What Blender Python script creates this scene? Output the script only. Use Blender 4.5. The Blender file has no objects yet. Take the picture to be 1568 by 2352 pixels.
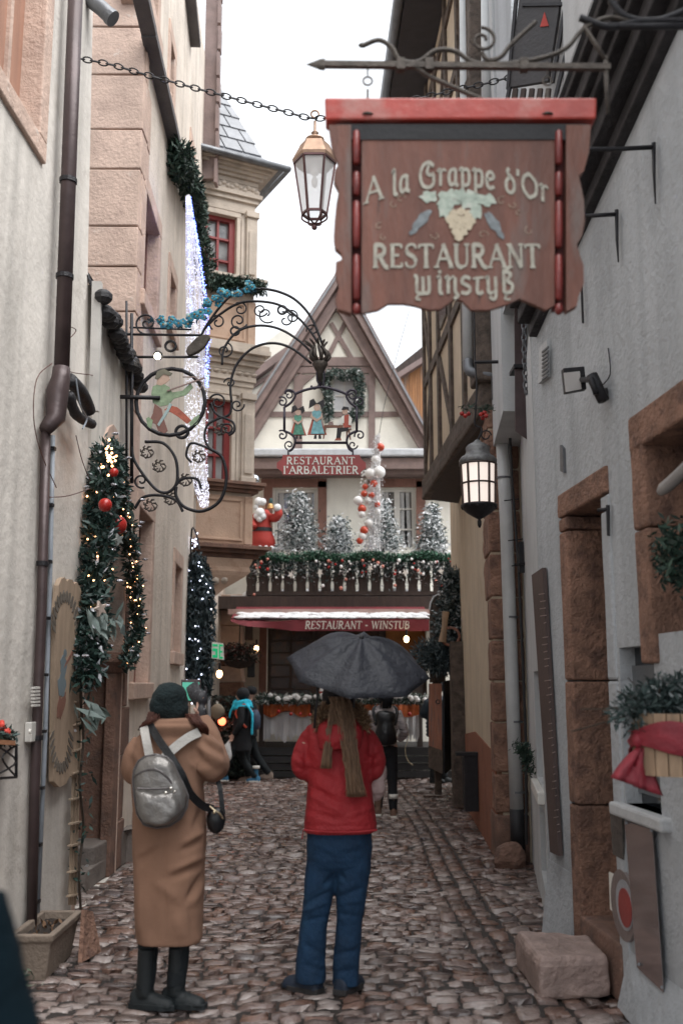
import bpy, math, random
import numpy as np
from mathutils import Vector, Matrix, noise
from mathutils.geometry import tessellate_polygon
random.seed(7); rng = np.random.default_rng(7)
scn = bpy.context.scene; C = scn.collection
# ------------------------------------------------------------------ camera, world, sun, exposure
FPX, CX, CY, CAMZ = 2287.0, 784.0, 1176.0, 1.70
TH = math.atan(395.0/FPX); CT, ST = math.cos(TH), math.sin(TH)
cd = bpy.data.cameras.new('camera'); cam = bpy.data.objects.new('camera', cd); C.objects.link(cam)
cam.location = (0, 0, CAMZ); cam.rotation_euler = (math.pi/2+TH, 0, 0)
cd.sensor_fit = 'VERTICAL'; cd.sensor_height = 36.0; cd.sensor_width = 24.0; cd.lens = 35.0
cd.clip_start = 0.1; cd.clip_end = 600
cd.dof.use_dof = True; cd.dof.focus_distance = 8.5; cd.dof.aperture_fstop = 1.8
scn.camera = cam
SUN_EL, SUN_AZ = math.radians(58), math.radians(125)
w = bpy.data.worlds.new("World"); scn.world = w; w.use_nodes = True
nt = w.node_tree; nt.nodes.clear()
sky = nt.nodes.new('ShaderNodeTexSky'); sky.sky_type = 'NISHITA'; sky.sun_disc = False
sky.sun_elevation = SUN_EL; sky.sun_rotation = SUN_AZ; sky.air_density = 1.0; sky.dust_density = 4.0
hs = nt.nodes.new('ShaderNodeHueSaturation'); hs.inputs['Saturation'].default_value = 0.10
tc = nt.nodes.new('ShaderNodeTexCoord'); nz = nt.nodes.new('ShaderNodeTexNoise'); nz.inputs['Scale'].default_value = 1.6
nz.inputs['Detail'].default_value = 5
mr = nt.nodes.new('ShaderNodeMapRange'); mr.inputs['To Min'].default_value = 7.2; mr.inputs['To Max'].default_value = 8.2
cb = nt.nodes.new('ShaderNodeCombineColor')
mx = nt.nodes.new('ShaderNodeMix'); mx.data_type = 'RGBA'; mx.inputs[0].default_value = 0.9   # cloud cover over the sky
bg = nt.nodes.new('ShaderNodeBackground'); bg.inputs['Strength'].default_value = 0.056
wo = nt.nodes.new('ShaderNodeOutputWorld')
L = nt.links.new
L(sky.outputs[0], hs.inputs['Color']); L(tc.outputs['Generated'], nz.inputs['Vector']); L(nz.outputs[0], mr.inputs['Value'])
for i, kf in enumerate((0.96, 1.0, 1.055)):          # faintly cool cloud light
    mu = nt.nodes.new('ShaderNodeMath'); mu.operation = 'MULTIPLY'; mu.inputs[1].default_value = kf; L(mr.outputs[0], mu.inputs[0]); L(mu.outputs[0], cb.inputs[i])
L(hs.outputs[0], mx.inputs[6]); L(cb.outputs[0], mx.inputs[7]); L(mx.outputs[2], bg.inputs['Color']); L(bg.outputs[0], wo.inputs[0])
sd = bpy.data.lights.new('sun', 'SUN'); sun = bpy.data.objects.new('sun', sd); C.objects.link(sun)
sd.energy = 1.5; sd.angle = math.radians(60); sd.color = (1.0, 0.985, 0.965)
sdir = Vector((math.sin(SUN_AZ)*math.cos(SUN_EL), math.cos(SUN_AZ)*math.cos(SUN_EL), math.sin(SUN_EL)))
sun.rotation_euler = sdir.to_track_quat('Z', 'Y').to_euler()
vs = scn.view_settings; vs.view_transform = 'Standard'; vs.look = 'None'; vs.exposure = 1.8; vs.gamma = 1.0
scn.render.film_transparent = False
scn.cycles.use_denoising = True
scn.cycles.max_bounces = 6; scn.cycles.diffuse_bounces = 4; scn.cycles.glossy_bounces = 3
scn.cycles.transparent_max_bounces = 8; scn.cycles.sample_clamp_indirect = 6.0

# ------------------------------------------------------------------ picture coordinates -> points of the place
def ray(u, v):
    xc = (u-CX)/FPX; yc = (CY-v)/FPX
    return xc, CT-yc*ST, ST+yc*CT
def P(u, v, Y):
    x, y, z = ray(u, v); t = Y/y
    return Vector((x*t, Y, CAMZ+z*t))
def G(u, v, z0=0.0):
    x, y, z = ray(u, v); t = (z0-CAMZ)/z
    return Vector((x*t, y*t, z0))
def W(wl, u, v, off=0.0):          # wall plane X = a + b*Y
    a, b = wl; a = a+off; x, y, z = ray(u, v); t = a/(x-b*y)
    return Vector((x*t, y*t, CAMZ+z*t))
# ------------------------------------------------------------------ materials
MATS = {}
def M(name, col, rough=0.8, var=0.18, scale=3.0, bump=0.25, bscale=40.0, metal=0.0, col2=None, f2=0.5, s2=2.0,
      stretch=(1, 1, 1), island=None, coat=0.0, dist=0.02, spec=0.5, col3=None, s3=6.0, t3=0.6, streak=0.0):
    if name in MATS: return MATS[name]
    m = bpy.data.materials.new(name); m.use_nodes = True; n = m.node_tree; N = n.nodes; K = n.links.new
    b = N['Principled BSDF']; b.inputs['Roughness'].default_value = rough; b.inputs['Metallic'].default_value = metal
    b.inputs['Specular IOR Level'].default_value = spec
    if coat: b.inputs['Coat Weight'].default_value = coat; b.inputs['Coat Roughness'].default_value = 0.15
    t = N.new('ShaderNodeTexCoord'); mp = N.new('ShaderNodeMapping'); mp.inputs['Scale'].default_value = stretch
    K(t.outputs['Object'], mp.inputs['Vector'])
    def nse(s, d=6, r=0.6):
        q = N.new('ShaderNodeTexNoise'); q.inputs['Scale'].default_value = s; q.inputs['Detail'].default_value = d
        q.inputs['Roughness'].default_value = r; K(mp.outputs[0], q.inputs['Vector']); return q.outputs[0]
    def mixc(f, a, c):
        q = N.new('ShaderNodeMix'); q.data_type = 'RGBA'
        if isinstance(f, (int, float)): q.inputs[0].default_value = f
        else: K(f, q.inputs[0])
        for s, x in ((6, a), (7, c)):
            if isinstance(x, tuple): q.inputs[s].default_value = (*x, 1)
            else: K(x, q.inputs[s])
        return q.outputs[2]
    def ramp(f, lo, hi):
        q = N.new('ShaderNodeMapRange'); q.inputs['From Min'].default_value = lo; q.inputs['From Max'].default_value = hi
        K(f, q.inputs['Value']); return q.outputs[0]
    dark = tuple(c*(1-var) for c in col); lite = tuple(min(1, c*(1+var)) for c in col)
    out = mixc(ramp(nse(scale), 0.3, 0.7), dark, lite)
    if col2: out = mixc(ramp(nse(s2, 8, 0.65), f2, f2+0.15), out, col2)
    if col3: out = mixc(ramp(nse(s3, 8, 0.7), t3, t3+0.08), out, col3)
    if streak:
        mp2 = N.new('ShaderNodeMapping'); mp2.inputs['Scale'].default_value = (5, 5, 0.35); K(t.outputs['Object'], mp2.inputs['Vector'])
        q = N.new('ShaderNodeTexNoise'); q.inputs['Scale'].default_value = 1.0; q.inputs['Detail'].default_value = 5; K(mp2.outputs[0], q.inputs['Vector'])
        r_ = ramp(q.outputs[0], 0.45, 0.75); mu = N.new('ShaderNodeMath'); mu.operation = 'MULTIPLY'; mu.inputs[1].default_value = streak; K(r_, mu.inputs[0])
        out = mixc(mu.outputs[0], out, tuple(c*0.5 for c in col))
    if island:                      # list of (position, colour) picked at random per loose piece
        g = N.new('ShaderNodeNewGeometry'); r_ = N.new('ShaderNodeValToRGB'); K(g.outputs['Random Per Island'], r_.inputs[0])
        r_.color_ramp.interpolation = 'CONSTANT' if len(island) > 2 else 'LINEAR'
        e = r_.color_ramp.elements
        while len(e) < len(island): e.new(0.5)
        for k, (pp, cc) in enumerate(island): e[k].position = pp; e[k].color = (*cc, 1)
        q = N.new('ShaderNodeMix'); q.data_type = 'RGBA'; q.blend_type = 'MULTIPLY'; q.inputs[0].default_value = 1
        mulc = mixc(ramp(nse(scale), 0.3, 0.7), (1-var,)*3, (1.0,)*3); K(r_.outputs[0], q.inputs[6]); K(mulc, q.inputs[7]); out = q.outputs[2]
    K(out, b.inputs['Base Color'])
    if bump:
        bp = N.new('ShaderNodeBump'); bp.inputs['Strength'].default_value = bump; bp.inputs['Distance'].default_value = dist
        K(nse(bscale, 5), bp.inputs['Height']); K(bp.outputs[0], b.inputs['Normal'])
    MATS[name] = m; return m
def EM(name, col, s):
    if name in MATS: return MATS[name]
    m = bpy.data.materials.new(name); m.use_nodes = True; b = m.node_tree.nodes['Principled BSDF']
    b.inputs['Base Color'].default_value = (*col, 1); b.inputs['Emission Color'].default_value = (*col, 1); b.inputs['Emission Strength'].default_value = s
    MATS[name] = m; return m
def GL(name, col=(0.8, 0.85, 0.88), rough=0.05, alpha=0.35):
    if name in MATS: return MATS[name]
    m = bpy.data.materials.new(name); m.use_nodes = True; b = m.node_tree.nodes['Principled BSDF']
    b.inputs['Base Color'].default_value = (*col, 1); b.inputs['Roughness'].default_value = rough; b.inputs['Alpha'].default_value = alpha
    b.inputs['Specular IOR Level'].default_value = 1.0
    MATS[name] = m; return m

# ------------------------------------------------------------------ meshes and objects
WL = {}
def reg(o, wl): WL[o.name] = Vector(wl)
def wloc(o): return WL[o.name]
def tag(o, label=None, cat=None, group=None, kind=None):
    if label: o['label'] = label
    if cat: o['category'] = cat
    if group: o['group'] = group
    if kind: o['kind'] = kind
    return o
def thing(name, label, cat, loc, group=None):
    o = bpy.data.objects.new(name, None); o.empty_display_size = 0.1; C.objects.link(o); o.location = loc; reg(o, loc)
    return tag(o, label, cat, group)
class MB:
    def __init__(s): s.V = []; s.F = []; s.n = 0; s.log = []
    def add(s, V, F):
        V = [tuple(p) for p in V]; s.log.append((len(s.V), len(s.F))); s.V += V; s.F += [tuple(i+s.n for i in f) for f in F]; s.n += len(V); return s
    def prism(s, pts, vec):
        n = len(pts); vec = Vector(vec); pts = [Vector(p) for p in pts]
        return s.add(pts+[p+vec for p in pts], [tuple(range(n))[::-1], tuple(range(n, 2*n))]+[(i, (i+1) % n, n+(i+1) % n, n+i) for i in range(n)])
    def hexa(s, a, b):              # two quads joined
        return s.add(list(a)+list(b), [(3, 2, 1, 0), (4, 5, 6, 7)]+[(i, (i+1) % 4, 4+(i+1) % 4, 4+i) for i in range(4)])
    def box(s, c, d, rz=0, R=None):
        c = Vector(c); R = R or Matrix.Rotation(rz, 3, 'Z')
        x, y, z = (k/2 for k in d)
        q = [(-x, -y, -z), (x, -y, -z), (x, y, -z), (-x, y, -z)]; r = [(a, b_, z) for a, b_, _ in q]
        return s.hexa([c+R@Vector(k) for k in q], [c+R@Vector(k) for k in r])
    def bar(s, a, b, w, h=None, up=(0, 0, 1)):
        a, b = Vector(a), Vector(b); d = (b-a).normalized(); h = h or w; up = Vector(up)
        sd_ = d.cross(up); sd_ = sd_.normalized() if sd_.length > 1e-4 else Vector((1, 0, 0)); u_ = sd_.cross(d).normalized()
        o = [(-w/2, -h/2), (w/2, -h/2), (w/2, h/2), (-w/2, h/2)]
        return s.hexa([a+sd_*i+u_*j for i, j in o], [b+sd_*i+u_*j for i, j in o])
    def tube(s, pts, r, n=8, cap=True, flat=None):
        pts = [Vector(p) for p in pts]; m = len(pts); rs = r if isinstance(r, (list, tuple)) else [r]*m
        V = []; prev = None
        for i, p in enumerate(pts):
            t = (pts[min(i+1, m-1)]-pts[max(i-1, 0)])
            t = t.normalized() if t.length > 1e-9 else Vector((0, 0, 1))
            if prev is None:
                a = t.cross(Vector((0, 0, 1)))
                if a.length < 1e-3: a = t.cross(Vector((1, 0, 0)))
            else: a = prev-t*prev.dot(t)
            a.normalize(); b = t.cross(a); prev = a
            for k in range(n):
                an = 2*math.pi*k/n; V.append(p+(a*math.cos(an)+b*math.sin(an)*(flat or 1))*rs[i])
        F = [(i*n+k, i*n+(k+1) % n, (i+1)*n+(k+1) % n, (i+1)*n+k) for i in range(m-1) for k in range(n)]
        if cap: F += [tuple(range(n))[::-1], tuple((m-1)*n+k for k in range(n))]
        return s.add(V, F)
    def lathe(s, c, prof, n=20, axis=None, cap=True, sx=1, sy=1):
        c = Vector(c); R = Vector((0, 0, 1)).rotation_difference(Vector(axis)).to_matrix() if axis else Matrix.Identity(3)
        V = [c+R@Vector((r*math.cos(2*math.pi*k/n)*sx, r*math.sin(2*math.pi*k/n)*sy, z)) for r, z in prof for k in range(n)]
        m = len(prof); F = [(i*n+k, i*n+(k+1) % n, (i+1)*n+(k+1) % n, (i+1)*n+k) for i in range(m-1) for k in range(n)]
        if cap: F += [tuple(range(n))[::-1], tuple((m-1)*n+k for k in range(n))]
        return s.add(V, F)
    def ball(s, c, r, n=12, m=8, sc=(1, 1, 1)):
        pr = [(max(1e-4, math.sin(math.pi*i/m)), -math.cos(math.pi*i/m)) for i in range(m+1)]
        V = [Vector(c)+Vector((a*math.cos(2*math.pi*k/n)*r*sc[0], a*math.sin(2*math.pi*k/n)*r*sc[1], z*r*sc[2])) for a, z in pr for k in range(n)]
        return s.add(V, [(i*n+k, i*n+(k+1) % n, (i+1)*n+(k+1) % n, (i+1)*n+k) for i in range(m) for k in range(n)])
    def loft(s, rings, cap=True):
        n = len(rings[0]); V = [p for r in rings for p in r]; m = len(rings)
        F = [(i*n+k, i*n+(k+1) % n, (i+1)*n+(k+1) % n, (i+1)*n+k) for i in range(m-1) for k in range(n)]
        if cap: F += [tuple(range(n))[::-1], tuple((m-1)*n+k for k in range(n))]
        return s.add(V, F)
    def link_chain(s, path, r=0.006, L_=0.07, w=0.035):   # chain of interlocking oval links along a path
        pts = [Vector(p) for p in path]; d = [0]
        for i in range(1, len(pts)): d.append(d[-1]+(pts[i]-pts[i-1]).length)
        N_ = max(2, int(d[-1]/(L_*0.78)))
        def at(x):
            for i in range(1, len(pts)):
                if x <= d[i] or i == len(pts)-1: return pts[i-1].lerp(pts[i], (x-d[i-1])/max(1e-6, d[i]-d[i-1]))
        for k in range(N_):
            c = at(d[-1]*(k+0.5)/N_); t = (at(min(d[-1], d[-1]*(k+0.9)/N_))-at(d[-1]*(k+0.1)/N_)).normalized()
            s1 = t.cross(Vector((0, 0, 1))); s1 = s1.normalized() if s1.length > 0.05 else t.cross(Vector((1, 0, 0))).normalized(); s2 = t.cross(s1)
            side = (s1*0.8+s2*0.6) if k % 2 else (s2*0.8-s1*0.6)
            s.tube([c+t*math.cos(a)*L_/2+side*math.sin(a)*w/2 for a in [2*math.pi*j/12 for j in range(13)]], r, 5, cap=False)
        return s
    def pieces(s, name, mat, parent=None, **k):       # every piece added becomes a part of its own (the first 100)
        L_ = s.log+[(len(s.V), len(s.F))]; o = None
        for (v0, f0), (v1, f1) in list(zip(L_[:-1], L_[1:]))[:100]:
            o = mesh(name, s.V[v0:v1], [tuple(i-v0 for i in f) for f in s.F[f0:f1]], mat, parent, **k)
        if len(s.log) > 100:
            v0, f0 = s.log[100]; tag(mesh(name, s.V[v0:], [tuple(i-v0 for i in f) for f in s.F[f0:]], mat, parent, **k), kind='stuff')
        return o
    def build(s, name, mat, parent=None, smooth=False, bevel=0, sub=0):
        return mesh(name, s.V, s.F, mat, parent, smooth, bevel, sub)
def mesh(name, V, F, mat, parent=None, smooth=False, bevel=0, sub=0):
    V = np.asarray([tuple(p) for p in V] if not isinstance(V, np.ndarray) else V, dtype=float)
    if parent is not None: o0 = np.array(wloc(parent))
    else: o0 = np.array([(V[:, 0].min()+V[:, 0].max())/2, (V[:, 1].min()+V[:, 1].max())/2, V[:, 2].min()])
    me = bpy.data.meshes.new(name)
    if isinstance(F, np.ndarray):
        k = F.shape[1]; me.vertices.add(len(V)); me.vertices.foreach_set('co', (V-o0).ravel())
        me.loops.add(F.size); me.loops.foreach_set('vertex_index', F.ravel().astype(np.int32))
        me.polygons.add(len(F)); me.polygons.foreach_set('loop_start', np.arange(0, F.size, k, dtype=np.int32))
        me.update(calc_edges=True)
    else: me.from_pydata([tuple(p) for p in (V-o0)], [], F)
    me.materials.append(mat)
    if smooth: me.polygons.foreach_set('use_smooth', [True]*len(me.polygons))
    me.update()
    o = bpy.data.objects.new(name, me); C.objects.link(o)
    if parent is not None: o.parent = parent
    else: o.location = o0
    reg(o, o0)
    if bevel:
        m_ = o.modifiers.new('b', 'BEVEL'); m_.width = bevel; m_.segments = 2; m_.limit_method = 'ANGLE'; m_.angle_limit = math.radians(40)
    if sub:
        m_ = o.modifiers.new('s', 'SUBSURF'); m_.levels = sub; m_.render_levels = sub
    return o
def roughen(o, amt=0.01, size=0.15, sub=0, simple=False):
    if sub:
        m_ = o.modifiers.new('s', 'SUBSURF'); m_.levels = sub; m_.render_levels = sub
        if simple: m_.subdivision_type = 'SIMPLE'
    t = bpy.data.textures.new('tx', 'CLOUDS'); t.noise_scale = size; t.noise_depth = 3
    d = o.modifiers.new('d', 'DISPLACE'); d.texture = t; d.strength = amt; d.mid_level = 0.5; d.texture_coords = 'LOCAL'
    return o
def remesh(o, vox=0.012, smooth=4, fold=0.0, fsize=0.12):
    m_ = o.modifiers.new('r', 'REMESH'); m_.mode = 'VOXEL'; m_.voxel_size = vox; m_.use_smooth_shade = True
    if smooth:
        q = o.modifiers.new('sm', 'SMOOTH'); q.iterations = smooth; q.factor = 0.7
    if fold:
        t = bpy.data.textures.new('tx', 'CLOUDS'); t.noise_scale = fsize; t.noise_depth = 2
        d = o.modifiers.new('d', 'DISPLACE'); d.texture = t; d.strength = fold; d.mid_level = 0.5; d.texture_coords = 'LOCAL'
    return o
def bake(o, folds=(), amp=1.0):
    """freeze the cloth's modifiers, then press creases into it: folds are lines (u0, v0, u1, v1, width px, height m) on the back"""
    dg = bpy.context.evaluated_depsgraph_get(); me = bpy.data.meshes.new_from_object(o.evaluated_get(dg)); mats = o.data.materials[0]
    o.modifiers.clear(); o.data = me; me.materials.clear(); me.materials.append(mats)
    n = len(me.vertices); co = np.empty(n*3); me.vertices.foreach_get('co', co); co = co.reshape(-1, 3); no = np.empty(n*3); me.vertex_normals.foreach_get('vector', no); no = no.reshape(-1, 3)
    wd = co+np.array(wloc(o)); d = wd-np.array([0, 0, CAMZ]); zc = d[:, 1]*CT+d[:, 2]*ST; yc = -d[:, 1]*ST+d[:, 2]*CT; u = CX+FPX*d[:, 0]/zc; v = CY-FPX*yc/zc
    h = np.zeros(n)
    for u0, v0, u1, v1, w_, a in folds:
        L2_ = (u1-u0)**2+(v1-v0)**2; t = np.clip(((u-u0)*(u1-u0)+(v-v0)*(v1-v0))/L2_, 0, 1); dx = u-(u0+t*(u1-u0)); dy = v-(v0+t*(v1-v0)); r2 = dx*dx+dy*dy
        h += a*np.exp(-r2/w_**2)*(0.35+0.65*np.sin(np.pi*np.clip(t, 0.0, 1.0))**0.6)
    h *= np.clip(-no[:, 1]*1.6+0.2, 0, 1)*amp
    co = co+no*h[:, None]; me.vertices.foreach_set('co', co.ravel()); me.polygons.foreach_set('use_smooth', [True]*len(me.polygons)); me.update(); return o
def wall_mesh(mp, outer, holes, inward, depth=0.3):
    """outer, holes: lists of 2-D points; mp maps a 2-D point to the wall; openings get reveals going inward"""
    inward = Vector(inward).normalized()*depth
    loops = [[mp(*p) for p in outer]]+[[mp(*p) for p in h] for h in holes]
    fl = [[Vector((p[0], p[1], 0)) for p in outer]]+[[Vector((p[0], p[1], 0)) for p in h] for h in holes]
    tri = tessellate_polygon(fl); V = [p for l in loops for p in l]; F = [tuple(t) for t in tri]; mb = MB(); mb.add(V, F)
    for l in loops:
        n = len(l); mb.add(l+[p+inward for p in l], [(i, (i+1) % n, n+(i+1) % n, n+i) for i in range(n)])
    return mb
def arc(c, r, a0, a1, n=12, ex=Vector((1, 0, 0)), ez=Vector((0, 0, 1)), ry=None):
    c = Vector(c); ry = ry or r
    return [c+ex*math.cos(a0+(a1-a0)*i/n)*r+ez*math.sin(a0+(a1-a0)*i/n)*ry for i in range(n+1)]
def spiral(c, r0, r1, a0, turns, n=36, ex=Vector((1, 0, 0)), ez=Vector((0, 0, 1))):
    c = Vector(c); out = []
    for i in range(n+1):
        f = i/n; r = r0+(r1-r0)*f; a = a0+turns*2*math.pi*f; out.append(c+ex*math.cos(a)*r+ez*math.sin(a)*r)
    return out
def smoothpath(pts, k=6):          # Catmull-Rom
    pts = [Vector(p) for p in pts]; out = []
    for i in range(len(pts)-1):
        p0, p1, p2, p3 = pts[max(i-1, 0)], pts[i], pts[i+1], pts[min(i+2, len(pts)-1)]
        for j in range(k):
            t = j/k; out.append(0.5*((2*p1)+(p2-p0)*t+(2*p0-5*p1+4*p2-p3)*t*t+(3*p1-p0-3*p2+p3)*t**3))
    out.append(pts[-1]); return out
# ------------------------------------------------------------------ foliage: many small leaf faces
def leaves_np(cen, size, asp=0.35, dirs=None, spread=1.0):
    """diamond-shaped leaf faces at the given centres"""
    n = len(cen); d = rng.normal(size=(n, 3))
    if dirs is not None: d = dirs+spread*d*0.6
    d /= np.linalg.norm(d, axis=1)[:, None]+1e-9
    a = np.cross(d, rng.normal(size=(n, 3))); a /= np.linalg.norm(a, axis=1)[:, None]+1e-9
    s = size*(0.6+0.8*rng.random(n))[:, None]
    V = np.stack([cen-d*s*0.5, cen+a*s*asp*0.5, cen+d*s*0.5, cen-a*s*asp*0.5], axis=1).reshape(-1, 3)
    F = np.arange(4*n).reshape(n, 4); return V, F
def along(path, n, rad, jitter=0.0):
    """n points scattered round a path; returns centres and outward directions"""
    pts = np.array([tuple(p) for p in path]); seg = np.linalg.norm(np.diff(pts, axis=0), axis=1); cum = np.concatenate([[0], np.cumsum(seg)])
    x = rng.random(n)*cum[-1]; i = np.clip(np.searchsorted(cum, x)-1, 0, len(seg)-1); f = ((x-cum[i])/seg[i])[:, None]
    base = pts[i]*(1-f)+pts[i+1]*f; r = rad if np.isscalar(rad) else np.interp(x/cum[-1], np.linspace(0, 1, len(rad)), rad)
    d = rng.normal(size=(n, 3)); d /= np.linalg.norm(d, axis=1)[:, None]
    rr = (r*rng.random(n)**0.5)
    return base+d*np.reshape(rr, (-1, 1)), d
def merge(parts):
    V = []; F = []; k = 0
    for v, f in parts: V.append(v); F.append(f+k); k += len(v)
    return np.concatenate(V), np.concatenate(F)
FIR = [(0, (0.012, 0.03, 0.022)), (0.35, (0.02, 0.05, 0.034)), (0.7, (0.035, 0.075, 0.05)), (0.9, (0.07, 0.11, 0.08))]
SNOWFIR = [(0, (0.04, 0.07, 0.065)), (0.26, (0.12, 0.16, 0.155)), (0.4, (0.6, 0.63, 0.65)), (0.6, (0.82, 0.84, 0.86))]
def fol(name, isl, **k): return M(name, (0.05, 0.08, 0.05), rough=0.65, var=0.25, scale=8, bump=0, island=isl, **k)
def garland(parent, path, rad, n, size, mat, name='foliage'):
    c, d = along(path, n, rad); V, F = leaves_np(c, size, 0.3, d, 1.0)
    return mesh(name, V, F, mat, parent)
def dots(parent, name, cen, r, mat):
    mb = MB()
    for c in cen: mb.ball(c, r, 6, 4)
    return mb.pieces(name, mat, parent, smooth=True)
def fir(root, base, h, r, n, size, mat, tiers=9, trunkmat=None):
    """conical tree: drooping branches in tiers, each a spray of needles"""
    mb = MB(); mb.tube([base, Vector(base)+Vector((0, 0, h*0.97))], [0.035*h, 0.004], 7); mb.build('trunk', trunkmat or MATS['bark'], root)
    cs = []; ds = []; b = np.array(tuple(base))
    nb = tiers*9; per = max(6, n//nb)
    for t in range(tiers):
        z = h*(0.06+0.9*t/tiers); rr = r*(1-0.93*(t/tiers))*random.uniform(0.85, 1.12)
        for k in range(9):
            a = 2*math.pi*(k+random.random()*0.8)/9; L_ = rr*random.uniform(0.75, 1.15)
            s = rng.random(per)**0.7; p = np.stack([np.cos(a)*s*L_, np.sin(a)*s*L_, z+0.12*h*(1-s)*(1/tiers*6)-0.1*s*L_], axis=1)
            p += rng.normal(size=(per, 3))*size*0.75*(0.5+s)[:, None]
            cs.append(b+p); ds.append(np.tile([math.cos(a), math.sin(a), -0.1], (per, 1)))
    V, F = leaves_np(np.concatenate(cs), size, 0.38, np.concatenate(ds), 1.0)
    return mesh('crown', V, F, mat, root)
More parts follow.
